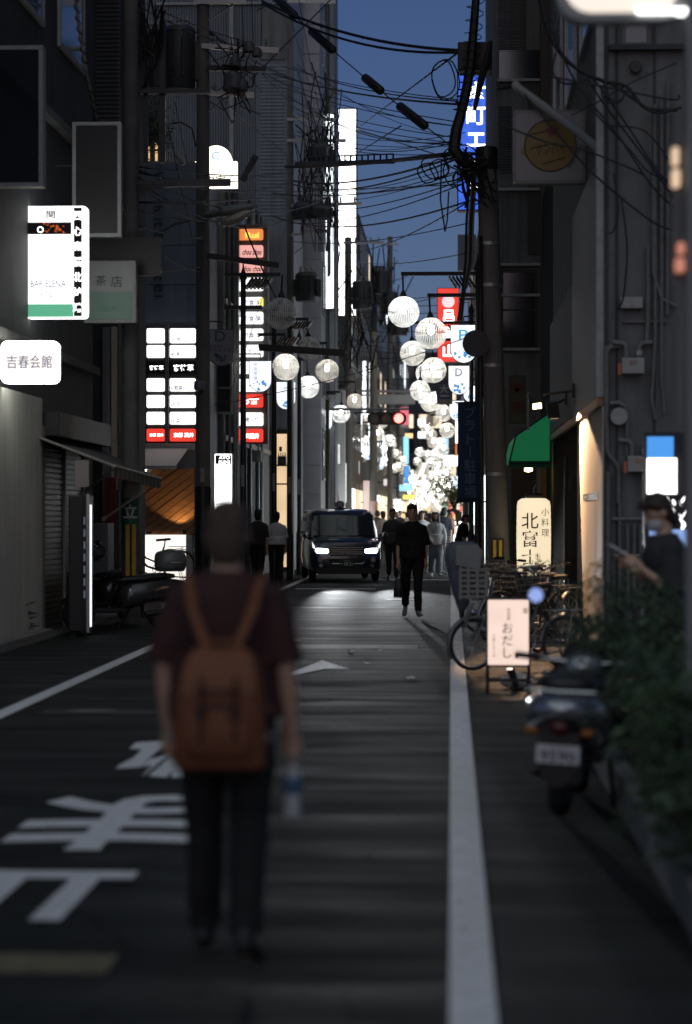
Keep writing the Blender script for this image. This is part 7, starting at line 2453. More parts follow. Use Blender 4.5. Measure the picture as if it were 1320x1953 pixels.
def person(label, loc, rotz, H=1.7, legs=((8, 4), (-10, 14)), arms=((4, 8, 12, 0), (-6, 8, 14, 0)), lean=2, head=(0, 0), top=None, sleeve=0.55, bottom=None, shoe=None, hair='short', hairm=None,
           voxel=0.012, wide=1.0, build=1.0, curl=(0.45, 0.45), face=True, top_len=0.0, collar=False, group=None, trouser_w=1.0, skin=None):
    k = H / 1.735
    t = thing('person', label, 'person', loc, group, rotz)
    t.scale = (k * build ** 0.5, k * build ** 0.5, k)
    skin = skin or skin_m
    hairm = hairm or hair_m
    LN = Matrix.Translation((0, 0, 0.95)) @ Matrix.Rotation(R(lean), 4, 'X') @ Matrix.Translation((0, 0, -0.95))
    L = [leg_pts(s_, *legs[i]) for i, s_ in enumerate((1, -1))]
    A = []
    for i, s_ in enumerate((1, -1)):
        sh, el, wr, d2 = arm_pts(s_, *arms[i])
        A.append([LN @ sh, LN @ el, LN @ wr, (LN.to_3x3() @ d2)])
    # feet frames and ground offset
    feet = []
    for i, s_ in enumerate((1, -1)):
        hip, kn, an, s2 = L[i]
        pit = max(-60, min(0, s2)) * 0.9
        f = Vector((s_ * 0.12, -math.cos(R(pit)), math.sin(R(pit))))
        heel = an + Vector((0, 0.05, -0.07))
        toe = an + Vector((0, 0, -0.07)) + f * 0.19
        feet.append((an, heel, toe))
    low = min(min(h.z, to.z) for _, h, to in feet) - 0.03
    drop = -low

    def up(mb):
        for v in mb.v:
            v.z += drop
        return mb

    Hd = LN @ Vector((0, -0.015, 1.575))
    HM = Matrix.Translation(Hd) @ Matrix.Rotation(R(head[1]), 4, 'Z') @ Matrix.Rotation(R(head[0]), 4, 'X')

    def torso_rings(inf=0.0, z0=0.86, z1=1.44, wd=1.0):
        prof = [(0.84, 0.155, 0.108), (0.92, 0.165, 0.118), (0.98, 0.158, 0.11), (1.06, 0.142, 0.1), (1.16, 0.15, 0.106), (1.26, 0.164, 0.114), (1.33, 0.158, 0.108), (1.38, 0.125, 0.09), (1.41, 0.085, 0.072), (1.44, 0.062, 0.062)]
        rings = []
        for z, rx, ry in prof:
            if z0 - 0.03 <= z <= z1 + 0.03:
                rings.append([LN @ Vector(((rx * wd + inf) * math.cos(a), (ry + inf) * math.sin(a) - 0.005, z)) for a in [q * math.pi / 9 for q in range(18)]])
        return rings

    # ---- body
    mb = MB()
    mb.loft(torso_rings())
    nk0, nk1 = LN @ Vector((0, 0.005, 1.4)), HM @ Vector((0, 0.02, -0.05))
    mb.tube([nk0, nk0.lerp(nk1, 0.5), nk1], [0.062, 0.052, 0.052], 12)
    mb.ball(HM @ Vector((0, 0.0, 0.03)), (0.074, 0.092, 0.098), 14, 10, HM.to_3x3())
    mb.ball(HM @ Vector((0, -0.022, -0.045)), (0.056, 0.066, 0.07), 12, 8, HM.to_3x3())
    if face:
        mb.tube([HM @ Vector((0, -0.088, 0.03)), HM @ Vector((0, -0.104, -0.008)), HM @ Vector((0, -0.09, -0.018))], [0.009, 0.014, 0.012], 7)
    for s_ in (-1, 1):
        mb.ball(HM @ Vector((s_ * 0.077, 0.012, 0.0)), (0.009, 0.02, 0.03), 8, 6, HM.to_3x3())
    for i, s_ in enumerate((1, -1)):
        sh, el, wr, d2 = A[i]
        mb.tube([LN @ Vector((s_ * 0.09, 0, 1.362)), sh, sh.lerp(el, 0.4), el, el.lerp(wr, 0.35), wr], [0.05, 0.052, 0.043, 0.036, 0.037, 0.025], 12)
        hand_into(mb, wr, d2, s_, curl[i], 1.0 if voxel < 0.009 else 1.25)
        hip, kn, an, s2 = L[i]
        mb.tube([hip + Vector((0, 0, 0.03)), hip.lerp(kn, 0.35), kn, kn.lerp(an, 0.35), an], [0.085, 0.074, 0.052, 0.05, 0.034], 12)
        an, heel, toe = feet[i]
        mb.tube([heel, an.lerp(toe, 0.5) + Vector((0, 0, -0.035)), toe], [0.032, 0.035, 0.022], 8)
    put('body', fuse(up(mb), voxel, 3), skin, t)

    # ---- trousers
    mb = MB()
    mb.loft(torso_rings(0.016, 0.84, 1.06))
    for i, s_ in enumerate((1, -1)):
        hip, kn, an, s2 = L[i]
        w = trouser_w
        back = Vector((0, 0.012, 0))
        mb.tube([hip + Vector((0, 0, 0.05)), hip.lerp(kn, 0.3), hip.lerp(kn, 0.7), kn, kn.lerp(an, 0.4) + back, an + Vector((0, 0.01, -0.015))], [0.1, 0.096 * w ** .5, 0.083 * w, 0.074 * w, 0.068 * w, 0.061 * w], 14)
    put('trousers', fuse(up(mb), voxel, 4, folds=0.022), bottom, t)

    # ---- shirt
    mb = MB()
    mb.loft(torso_rings(0.022 * wide + 0.008, 0.92 - top_len, 1.43, 1.0))
    if top_len:
        hem = [LN @ Vector(((0.19 * wide) * math.cos(a), (0.14 * wide) * math.sin(a), 0.9 - top_len)) for a in [q * math.pi / 9 for q in range(18)]]
        hm2 = [LN @ Vector(((0.175 * wide) * math.cos(a), (0.13 * wide) * math.sin(a), 1.1)) for a in [q * math.pi / 9 for q in range(18)]]
        mb.loft([hem, hm2])
    for i, s_ in enumerate((1, -1)):
        sh, el, wr, d2 = A[i]
        inner = LN @ Vector((s_ * 0.08, 0, 1.366))
        if sleeve <= 1:
            e = sh.lerp(el, sleeve * 1.25 if sleeve < 0.8 else 1.0)
            mb.tube([inner, sh, sh.lerp(e, 0.5), e], [0.056, 0.066, 0.062 * wide, 0.068 * wide], 12)
        else:
            mb.tube([inner, sh, sh.lerp(el, 0.5), el, el.lerp(wr, 0.5), wr], [0.056, 0.066, 0.062 * wide, 0.055 * wide, 0.05 * wide, 0.043], 12)
    sh_o = put('shirt', fuse(up(mb), voxel, 4, folds=0.022), top, t)
    if collar:
        mb = MB()
        mb.tube([nk0 + Vector((0.07, -0.03, 0.03)), nk0 + Vector((0.05, 0.06, 0.05)), nk0 + Vector((-0.05, 0.06, 0.05)), nk0 + Vector((-0.07, -0.03, 0.03))], [0.012, 0.018, 0.018, 0.012], 6)
        up(mb).build('collar', top, sh_o, smooth=True, local=True)

    # ---- shoes
    for i in range(2):
        an, heel, toe = feet[i]
        mb = MB()
        mid = heel.lerp(toe, 0.5)
        mb.tube([heel + Vector((0, 0.02, 0.0)), heel + Vector((0, 0, 0.01)), mid + Vector((0, 0, 0.012)), toe + Vector((0, 0, 0.002)), toe + (toe - heel).normalized() * 0.025], [(0.02, 0.02), (0.036, 0.04), (0.042, 0.036), (0.04, 0.026), (0.018, 0.012)], 12)
        mb.tube([an + Vector((0, 0.01, 0.03)), heel.lerp(an, 0.4)], [0.04, 0.042], 10)
        so_ = put('shoe', fuse(up(mb), min(voxel, 0.012), 3), shoe, t)

    # ---- hair
    mb = MB()
    H3 = HM.to_3x3()
    rg = random.Random(hash(label) % 1000 if False else len(label))
    if hair == 'bald':
        pass
    else:
        egg = [(-0.118, 0.03, 0.016, 0.062), (-0.1, 0.052, 0.03, 0.055), (-0.07, 0.066, 0.046, 0.05), (-0.035, 0.076, 0.06, 0.045), (0.005, 0.081, 0.075, 0.034), (0.045, 0.084, 0.095, 0.016), (0.085, 0.079, 0.095, 0.008), (0.115, 0.062, 0.073, 0.008), (0.134, 0.034, 0.042, 0.01), (0.14, 0.01, 0.012, 0.01)]
        mb.loft([[HM @ Vector((rx_ * math.cos(a_), yc_ + ry_ * math.sin(a_), z_)) for a_ in [k_ * math.pi / 10 for k_ in range(20)]] for z_, rx_, ry_, yc_ in egg])
        for q in range(26):
            a = rg.uniform(0, 2 * math.pi)
            e = rg.uniform(0.1, 1.4)
            v = Vector((0.08 * math.cos(a) * math.cos(e), 0.02 + 0.09 * math.sin(a) * math.cos(e), 0.045 + 0.09 * math.sin(e)))
            mb.ball(HM @ v, (0.016, 0.016, 0.009), 7, 5, H3)
        # fringe
        for q in range(7):
            x = -0.06 + 0.02 * q
            mb.tube([HM @ Vector((x, -0.06, 0.115)), HM @ Vector((x * 1.1, -0.092, 0.085)), HM @ Vector((x * 1.12, -0.088, 0.068 + 0.008 * (q % 2)))], [0.014, 0.011, 0.005], 6)
        if hair == 'long':
            for q in range(15):
                a = R(-25 + 230 * q / 14)
                x, y = 0.082 * math.cos(a), 0.02 + 0.085 * math.sin(a)
                mb.tube([HM @ Vector((x, y, 0.06)), HM @ Vector((x * 1.1, y * 1.1 + 0.01, -0.04)), HM @ Vector((x * 1.15, y + 0.03, -0.15)), HM @ Vector((x, y + 0.035, -0.22))], [0.024, 0.026, 0.024, 0.01], 6)
        if hair == 'bob':
            for q in range(13):
                a = R(-20 + 220 * q / 12)
                x, y = 0.083 * math.cos(a), 0.02 + 0.085 * math.sin(a)
                mb.tube([HM @ Vector((x, y, 0.06)), HM @ Vector((x * 1.08, y * 1.05, -0.02)), HM @ Vector((x * 1.02, y, -0.085))], [0.024, 0.026, 0.012], 6)
        put('hair', fuse(up(mb), min(voxel, 0.009), 2), hairm, t)
    if face and voxel < 0.016:
        for s_ in (-1, 1):
            up(MB().ball(HM @ Vector((s_ * 0.032, -0.079, 0.028)), (0.013, 0.008, 0.006), 8, 6, H3)).build('eye', eye_m, t, smooth='all', local=True)
            up(MB().tube([HM @ Vector((s_ * 0.018, -0.087, 0.05)), HM @ Vector((s_ * 0.034, -0.085, 0.054)), HM @ Vector((s_ * 0.05, -0.074, 0.05))], 0.004, 5)).build('brow', hairm, t, local=True)
        up(MB().tube([HM @ Vector((-0.022, -0.078, -0.045)), HM @ Vector((0, -0.087, -0.044)), HM @ Vector((0.022, -0.078, -0.045))], [0.003, 0.006, 0.003], 6)).build('mouth', lip_m, t, smooth=True, local=True)
    info = {'drop': drop, 'A': A, 'HM': HM, 'LN': LN, 'k': k, 't': t, 'up': up, 'nk': nk0}
    return t, info


def to_world(t, v):
    M = Matrix.Translation(t.location) @ t.rotation_euler.to_matrix().to_4x4() @ Matrix.Diagonal((*t.scale, 1))
    return M @ Vector(v)


blackc = cloth_m('black', (0.0045, 0.0045, 0.005))
darkc = cloth_m('charcoal', (0.028, 0.028, 0.03))
whitec = cloth_m('white', (0.62, 0.62, 0.63))
creamc = cloth_m('cream', (0.55, 0.45, 0.38))
jean = cloth_m('pale_denim', (0.3, 0.33, 0.37))
navyc = cloth_m('navy', (0.02, 0.023, 0.035))
greyc = cloth_m('grey', (0.07, 0.07, 0.075))
sneak = mat('sneaker_white', (0.5, 0.5, 0.5), 0.6)
sneak_g = mat('sneaker_grey', (0.22, 0.22, 0.22), 0.6)
shoe_b = mat('shoe_black', (0.01, 0.01, 0.01), 0.45)

# ---- the walker in front, seen from behind, with a rust backpack
FY = 8.62
p = W(432, 980, FY)
t, I = person('person with rust backpack and maroon shirt walking away, out of focus', (p.x, FY, 0), R(180), H=1.615, legs=((9, 4), (-8, 16)), arms=((2, 13, 14, 2), (-4, 11, 16, -4)), lean=2, head=(4, 0),
              top=cloth_m('maroon', (0.042, 0.012, 0.011)), sleeve=0.72, bottom=blackc, shoe=shoe_b, hairm=mat('hair_chestnut', (0.065, 0.042, 0.028), 0.6, noise=0.3, nscale=30, bump=0.5, bscale=90), voxel=0.007, wide=1.15, build=1.1, face=True, trouser_w=1.0, top_len=0.02)
walker = t
bagm = cloth_m('rust', (0.14, 0.042, 0.015), 0.75)
strapm = cloth_m('rust_strap', (0.18, 0.065, 0.028), 0.75)
def bagring(z, w, d, y0=0.155):
    return [Vector((w * math.copysign(abs(math.cos(a)) ** 0.55, math.cos(a)), y0 + d * 0.5 + d * 0.5 * math.copysign(abs(math.sin(a)) ** 0.55, math.sin(a)), z)) for a in [q * math.pi / 10 for q in range(20)]]
dz = I['drop'] - 0.045
bp = thing('backpack', 'rust brown backpack worn by the walker in front', 'bag', to_world(t, (0, 0.15, 0.75)))
def wbuild(mb, name, m, parent, **kw):
    mb.v = [to_world(walker, v) for v in mb.v]
    return mb.build(name, m, parent, **kw)
sack = wbuild(MB().loft([bagring(0.735 + dz, 0.14, 0.11), bagring(0.76 + dz, 0.165, 0.15), bagring(0.85 + dz, 0.168, 0.165), bagring(1.0 + dz, 0.16, 0.155), bagring(1.1 + dz, 0.145, 0.135), bagring(1.17 + dz, 0.12, 0.1), bagring(1.19 + dz, 0.09, 0.07)]), 'sack', bagm, bp, smooth=True)
wbuild(MB().loft([bagring(0.8 + dz, 0.1, 0.03, 0.3), bagring(0.83 + dz, 0.12, 0.045, 0.3), bagring(0.95 + dz, 0.115, 0.04, 0.295), bagring(0.98 + dz, 0.1, 0.02, 0.29)]), 'front_pocket', bagm, sack, smooth=True)
wbuild(MB().loft([bagring(1.03 + dz, 0.135, 0.03, 0.275), bagring(1.1 + dz, 0.13, 0.035, 0.258), bagring(1.17 + dz, 0.115, 0.03, 0.225), bagring(1.2 + dz, 0.09, 0.03, 0.18)]), 'flap', strapm, sack, smooth=True)
for s_ in (-1, 1):
    mb = MB()
    mb.tube([(s_ * 0.035, 0.2, 1.165 + dz), (s_ * 0.07, 0.165, 1.25 + dz), (s_ * 0.105, 0.14, 1.34 + dz), (s_ * 0.122, 0.085, 1.425 + dz), (s_ * 0.125, 0.0, 1.458 + dz), (s_ * 0.13, -0.09, 1.41 + dz), (s_ * 0.14, -0.135, 1.28 + dz), (s_ * 0.16, -0.11, 1.1 + dz), (s_ * 0.165, 0.1, 0.95 + dz)], [(0.027, 0.011)] * 9, 8)
    wbuild(mb, 'strap', strapm, bp, smooth=True)
    mb = MB()
    mb.tube([(s_ * 0.165, 0.2, 0.86 + dz), (s_ * 0.18, 0.24, 0.88 + dz), (s_ * 0.17, 0.28, 0.86 + dz)], 0.008, 6)
    wbuild(mb, 'side_buckle', galv, sack)
darkrust = cloth_m('rust_dark', (0.04, 0.014, 0.007), 0.8)
wbuild(MB().tube([(-0.05, 0.19, 1.17 + dz), (-0.04, 0.2, 1.225 + dz), (0.04, 0.2, 1.225 + dz), (0.05, 0.19, 1.17 + dz)], 0.009, 6), 'carry_loop', strapm, bp, smooth=True)
for z_ in (0.99, 1.045):
    wbuild(MB().tube([(-0.125, 0.27, z_ + dz), (-0.06, 0.312, z_ + dz), (0.06, 0.312, z_ + dz), (0.125, 0.27, z_ + dz)], 0.006, 5), 'zip', darkrust, sack, smooth=True)
for s_ in (-1, 1):
    wbuild(MB().tube([(s_ * 0.06, 0.305, 1.1 + dz), (s_ * 0.062, 0.335, 0.98 + dz), (s_ * 0.06, 0.345, 0.86 + dz)], [(0.012, 0.004)] * 3, 6), 'lash_strap', darkrust, sack, smooth=True)
    wbuild(MB().box(s_ * 0.06 - 0.018, s_ * 0.06 + 0.018, 0.335, 0.35, 0.95 + dz, 0.985 + dz), 'buckle', darkrust, sack)
# bottle held in the right hand
sh, el, wr, d2 = I['A'][1]
hb_ = to_world(t, wr + Vector((0, 0, I['drop'])) + d2 * 0.1)
bt = thing('drink_bottle', 'clear plastic drink bottle with blue label in the walkers hand', 'bottle', hb_)
bx0 = Vector((hb_.x - 0.005, hb_.y, hb_.z - 0.215))
MB().lathe([(0.02, 0), (0.031, 0.006), (0.032, 0.04), (0.029, 0.06), (0.032, 0.08), (0.032, 0.15), (0.026, 0.175), (0.013, 0.2), (0.013, 0.205)], bx0, seg=18).build('body', mat('bottle_clear', (0.75, 0.78, 0.8), 0.12, trans=0.45), bt, smooth=True)
MB().lathe([(0.0325, 0.09), (0.0335, 0.092), (0.0335, 0.148), (0.0325, 0.15)], bx0, seg=18).build('label', mat('bottle_label', (0.05, 0.12, 0.22), 0.4), bt, smooth=True)
MB().lathe([(0.016, 0.205), (0.016, 0.226), (0.012, 0.23)], bx0, seg=12).build('cap', mat('cap_white', (0.7, 0.7, 0.7), 0.4), bt, smooth=True)

# ---- the man in black walking towards the camera with a briefcase
p = W(786, 980, 37.4)
t, I = person('person in black t-shirt walking towards the camera carrying a briefcase', (p.x, 37.4, 0), R(3), H=1.74, legs=((10, 4), (-12, 26)), arms=((-4, 9, 10, 0), (2, 9, 6, 0)), head=(3, 0), top=blackc, sleeve=0.75, bottom=blackc, shoe=sneak_g, voxel=0.011, wide=1.15, trouser_w=0.95, build=1.05, hairm=hair_m, top_len=0.03)
sh, el, wr, d2 = I['A'][1]
hd_ = to_world(t, wr + Vector((0, 0, I['drop'])) + d2 * 0.08)
bc = thing('briefcase', 'black soft briefcase with two handles in the walking mans hand', 'bag', hd_)
q = hd_
MB().loft([[Vector((q.x + 0.075 * f * math.copysign(abs(math.cos(a)) ** .5, math.cos(a)), q.y + 0.17 * f2 * math.copysign(abs(math.sin(a)) ** .5, math.sin(a)), q.z - z)) for a in [k2 * math.pi / 8 for k2 in range(16)]] for z, f, f2 in ((0.46, 0.9, 0.95), (0.43, 1.05, 1.02), (0.3, 0.95, 1.0), (0.2, 0.75, 0.96), (0.165, 0.5, 0.93))]).build('body', plastic, bc, smooth=True)
for s_ in (-1, 1):
    MB().tube([(q.x + s_ * 0.035, q.y - 0.08, q.z - 0.18), (q.x + s_ * 0.02, q.y - 0.06, q.z - 0.06), (q.x, q.y, q.z - 0.01), (q.x + s_ * 0.02, q.y + 0.06, q.z - 0.06), (q.x + s_ * 0.035, q.y + 0.08, q.z - 0.18)], 0.009, 6).build('handle', plastic, bc, smooth=True)
    MB().ball((q.x + s_ * 0.035, q.y - 0.09, q.z - 0.175), 0.012, 8, 6).build('buckle', chrome, bc, smooth='all')

# ---- others
p = W(527, 980, 53.5)
person('person in white short sleeved shirt and black trousers walking past the showcase', (p.x, 53.5, 0), R(185), H=1.64, legs=((12, 4), (-14, 22)), arms=((-8, 10, 10, 0), (10, 9, 12, 0)), top=whitec, sleeve=0.72, bottom=blackc, shoe=shoe_b, voxel=0.014, wide=1.2, build=1.1, top_len=-0.03, face=False)
p = W(492, 980, 51.5)
t, I = person('person in dark clothes beside the white shirt, mostly hidden by the walker', (p.x, 51.5, 0), R(175), H=1.68, legs=((10, 6), (-12, 20)), arms=((30, 6, 60, 10), (-6, 8, 12, 0)), top=darkc, sleeve=0.72, bottom=blackc, shoe=shoe_b, voxel=0.014, face=False)
p = W(749, 980, 57.5)
person('person in open dark jacket over white collar behind the man in black', (p.x, 57.5, 0), R(2), H=1.7, legs=((9, 4), (-10, 18)), arms=((4, 10, 14, 0), (-6, 10, 12, 0)), top=greyc, sleeve=0.9, bottom=darkc, shoe=shoe_b, voxel=0.014, wide=1.3, top_len=0.06, collar=True)
p = W(831, 980, 61.0)
t, I = person('person in white blouse and pale jeans laughing with head tilted up', (p.x, 61, 0), R(6), H=1.62, legs=((10, 4), (-8, 14)), arms=((4, 14, 18, 0), (10, 10, 40, 18)), head=(-18, -25), top=whitec, sleeve=1.2, bottom=jean, shoe=sneak, hair='long', voxel=0.013, wide=1.3, top_len=0.08, trouser_w=1.35)
hp = thing('shoulder_bag', 'small cream shoulder bag hanging at the white blouse', 'bag', to_world(t, (-0.16, -0.12, 0.95)))
q = hp.location.copy()
MB().box(q.x - 0.07, q.x + 0.07, q.y - 0.035, q.y + 0.035, q.z - 0.07, q.z + 0.06).build('pouch', cloth_m('beige', (0.45, 0.36, 0.2)), hp, bevel=0.02)
MB().tube([(q.x, q.y, q.z + 0.06), to_world(t, (-0.02, -0.16, 1.2 + I['drop'])), to_world(t, (0.1, -0.1, 1.42 + I['drop'])), to_world(t, (0.1, 0.0, 1.46 + I['drop']))], 0.009, 6).build('strap', cloth_m('beige', (0.45, 0.36, 0.2)), hp, smooth=True)
p = W(805, 980, 64)
person('person in white top with dark bag straps half hidden behind the man in black', (p.x, 64, 0), R(-4), H=1.66, legs=((-8, 14), (9, 4)), arms=((6, 8, 14, 0), (-4, 8, 14, 0)), head=(0, 20), top=whitec, sleeve=0.72, bottom=creamc, shoe=shoe_b, hair='bob', voxel=0.015)
p = W(731, 980, 74)
person('person in pale shirt seen from behind right of the taxi', (p.x, 74, 0), R(190), H=1.66, top=creamc, sleeve=0.7, bottom=greyc, shoe=shoe_b, voxel=0.018, face=False)
p = W(847, 980, 70)
person('person in dark clothes walking away behind the white blouse', (p.x, 70, 0), R(176), H=1.76, top=navyc, sleeve=0.8, bottom=blackc, shoe=shoe_b, voxel=0.018, face=False)
p = W(877, 980, 59)
person('person in black bending forward at the right side by bicycles', (p.x, 59, 0), R(70), H=1.6, legs=((18, 30), (4, 20)), arms=((30, 6, 20, 0), (24, 6, 30, 0)), lean=14, head=(18, 0), top=blackc, sleeve=0.75, bottom=blackc, shoe=shoe_b, voxel=0.016)
p = W(893, 980, 62)
person('person in cream shirt facing away next to the bending one', (p.x, 62, 0), R(150), H=1.58, legs=((14, 20), (8, 20)), lean=8, top=creamc, sleeve=0.8, bottom=blackc, shoe=shoe_b, voxel=0.016, face=False)
crowd = [(762, 95, 10, darkc, 'charcoal', 1.7), (720, 92, 185, greyc, 'grey', 1.7), (776, 100, 190, whitec, 'white', 1.65), (792, 105, 5, navyc, 'navy', 1.72), (812, 98, 180, darkc, 'black', 1.7), (826, 108, 3, creamc, 'cream', 1.6), (843, 112, 178, greyc, 'grey', 1.73), (858, 104, 8, whitec, 'white', 1.62), (802, 125, 2, darkc, 'dark', 1.7), (785, 130, 182, creamc, 'beige', 1.66), (834, 132, 180, navyc, 'blue', 1.7), (770, 128, 0, darkc, 'dark', 1.7)]
for i, (px, Y, rz, m, cn, h) in enumerate(crowd):
    p = W(px, 980, Y)
    person(f'{cn} clad person, {ORD[i]} of the far crowd counted from the taxi', (p.x, Y, 0), R(rz), H=h, legs=((10, 6), (-10, 16)) if i % 2 else ((-10, 16), (9, 5)), top=m, sleeve=0.75, bottom=(blackc, darkc, jean)[i % 3], shoe=shoe_b, voxel=0.022, face=False, hair=('short', 'bob')[i % 2], group='far crowd')

# ---- the person with the phone at the right
PYH = 15.6
p = W(1277, 980, PYH)
t, I = person('person in dark shirt with face mask looking down at a phone', (p.x, PYH, 0), R(-82), H=1.71, legs=((4, 4), (-4, 6)), arms=((2, 8, 132, 8), (8, 10, 132, 14)), lean=5, head=(26, 6), top=cloth_m('slate', (0.03, 0.031, 0.034)), sleeve=0.85, bottom=blackc, shoe=shoe_b, hairm=hair_brown, voxel=0.009, wide=1.3, curl=(0.7, 0.75))
mb = MB()
HMm = I['HM']
mb.ball(HMm @ Vector((0, -0.052, -0.05)), (0.062, 0.06, 0.05), 14, 8, HMm.to_3x3())
I['up'](mb).build('face_mask', mat('mask_white', (0.45, 0.46, 0.47), 0.8), t, smooth='all', local=True)
sh, el, wr, d2 = I['A'][1]
hw = to_world(t, wr + d2 * 0.12 + Vector((0, 0, I['drop'])))
ph = thing('phone', 'pale mobile phone held out in front of the masked person', 'phone', hw)
M = Matrix.Translation(hw + Vector((-0.02, -0.03, 0.02))) @ Matrix.Rotation(R(20), 4, 'Z') @ Matrix.Rotation(R(30), 4, 'Y')
MB().box(-0.075, 0.075, -0.037, 0.037, -0.004, 0.004, M).build('case', mat('phone_case', (0.5, 0.5, 0.5), 0.3), ph, bevel=0.002)
MB().box(-0.07, 0.07, -0.033, 0.033, 0.0045, 0.0055, M).build('display', glow('phone_display', (0.7, 0.8, 1.0), 0.6), ph)

# ================================================================== PLANTS, PLANTERS AND SMALL THINGS
leaf_ms = [mat('leaf_dark', (0.075, 0.12, 0.065), 0.5, noise=0.3, nscale=8), mat('leaf_mid', (0.1, 0.16, 0.085), 0.5, noise=0.3, nscale=8), mat('leaf_blue', (0.08, 0.13, 0.085), 0.5, noise=0.3, nscale=8)]
bark = mat('bark', (0.07, 0.05, 0.035), 0.9, noise=0.3)


def leaf_quad(mb, c, d, L, w, droop=0.25):
    d = d.normalized()
    s_ = d.cross(Vector((0, 0, 1)))
    if s_.length < 1e-3:
        s_ = Vector((1, 0, 0))
    s_.normalize()
    n = s_.cross(d)
    a, b_ = c + d * L * 0.45 + n * L * 0.06, c + d * L - Vector((0, 0, droop * L))
    mb.add([c, a + s_ * w * 0.5, b_, a - s_ * w * 0.5], [(0, 1, 2), (0, 2, 3)])


def shrub(label, base, h, rx, ry, n, leaf, seed, name='shrub', cat='shrub', group=None, m=None, pot=None, z0=0.0):
    rg = random.Random(seed)
    base = Vector(base)
    t = thing(name, label, cat, base, group)
    stems = MB()
    tips = []
    for i in range(9):
        a = rg.uniform(0, 6.28)
        e = Vector((rx * 0.75 * math.cos(a) * rg.uniform(.3, 1), ry * 0.75 * math.sin(a) * rg.uniform(.3, 1), h * rg.uniform(0.6, 0.98)))
        pts = [base, base + Vector((e.x * .3, e.y * .3, e.z * .45)), base + e]
        stems.tube(pts, [0.012, 0.008, 0.003], 5)
        tips.append(pts)
    stems.build('stems', bark, t)['kind'] = 'stuff'
    mb = MB()
    # wispy outer sprays
    for i in range(22):
        a = rg.uniform(0, 6.28)
        q0 = rg.choice(tips)[2]
        q1 = q0 + Vector((math.cos(a) * rx * 0.5, math.sin(a) * ry * 0.4, h * rg.uniform(0.0, 0.25)))
        q2 = q1 + Vector((math.cos(a) * rx * 0.45, math.sin(a) * ry * 0.3, -h * rg.uniform(0.05, 0.5)))
        stems2 = [q0, q1, q2]
        mb.tube(stems2, [0.004, 0.003, 0.001], 3)
        for k in range(16):
            f = k / 15
            c = q0.lerp(q1, f * 2) if f < .5 else q1.lerp(q2, f * 2 - 1)
            sd2 = Vector((-math.sin(a), math.cos(a), 0.2)) * (1 if k % 2 else -1)
            leaf_quad(mb, c, sd2 + Vector((math.cos(a), math.sin(a), 0)) * .6, leaf * .8, leaf * .25)
    for i in range(n):
        pts = rg.choice(tips)
        f = rg.uniform(0.25, 1.0)
        c = pts[1].lerp(pts[2], (f - .45) / .55) if f > .45 else pts[0].lerp(pts[1], f / .45)
        a = rg.uniform(0, 6.28)
        rr1 = rg.uniform(0, 0.34) * max(rx, ry)
        c = c + Vector((rr1 * math.cos(a), rr1 * math.sin(a), rg.uniform(-.12, .14) * h))
        if c.z < base.z + z0:
            c.z = base.z + z0 + rg.uniform(0, 0.1)
        leaf_quad(mb, c, Vector((math.cos(a), math.sin(a), rg.uniform(-.3, .7))), leaf * rg.uniform(.6, 1.3), leaf * rg.uniform(.3, .5))
    o = mb.build('foliage', m or rg.choice(leaf_ms), t)
    o['kind'] = 'stuff'
    return t


# planter behind the kerb at the right: low concrete trough with mixed shrubs
pt = thing('planter_trough', 'low concrete planter along the right kerb full of blurred shrubs', 'planter', (1.3, 12.2, 0))
BX('front_wall', concrete, pt, 0.9, 1.0, 8.0, 17.2, 0.0, 0.2, 0.015)
BX('back_wall', concrete, pt, 1.95, 2.05, 8.0, 17.2, 0.0, 0.2, 0.01)
BX('end_wall', concrete, pt, 1.001, 1.949, 17.1, 17.199, 0.0, 0.195)
BX('soil', mat('soil', (0.03, 0.022, 0.016), 0.95, noise=0.3), pt, 1.001, 1.949, 8.02, 17.09, 0.02, 0.16)
PG = 'shrubs in the right planter'
ps = [((1.02, 9.4, 0.16), 0.5, 0.3, 0.5, 320, 0.1, 'nearest low shrub at the right edge of the planter'), ((1.04, 10.4, 0.16), 0.75, 0.34, 0.5, 380, 0.105, 'second shrub, spilling over the planter wall'), ((1.12, 11.5, 0.14), 0.9, 0.34, 0.5, 420, 0.1, 'shrub just right of the silver scooter in the planter'),
      ((1.16, 12.7, 0.14), 0.95, 0.36, 0.5, 420, 0.1, 'shrub overhanging the silver scooter from the right'), ((1.15, 13.7, 0.16), 1.0, 0.42, 0.6, 460, 0.095, 'shrub just below the person with the phone'), ((1.0, 14.9, 0.16), 0.95, 0.42, 0.5, 420, 0.085, 'shrub with drooping tips before the cream wall'), ((1.5, 16.2, 0.16), 0.8, 0.4, 0.45, 500, 0.08, 'farthest shrub of the planter at the lit signs foot')]
for i, (b_, h, rx, ry, n, lf, lb) in enumerate(ps):
    shrub(lb, b_, h, rx, ry, n, lf, 40 + i, group=PG, m=leaf_ms[i % 3])
# feathery branch that overlaps the cream wall
shrub('feathery young bush leaning towards the road behind the scooter', (1.0, 15.4, 0.02), 1.15, 0.28, 0.35, 700, 0.06, 77, m=leaf_ms[0])
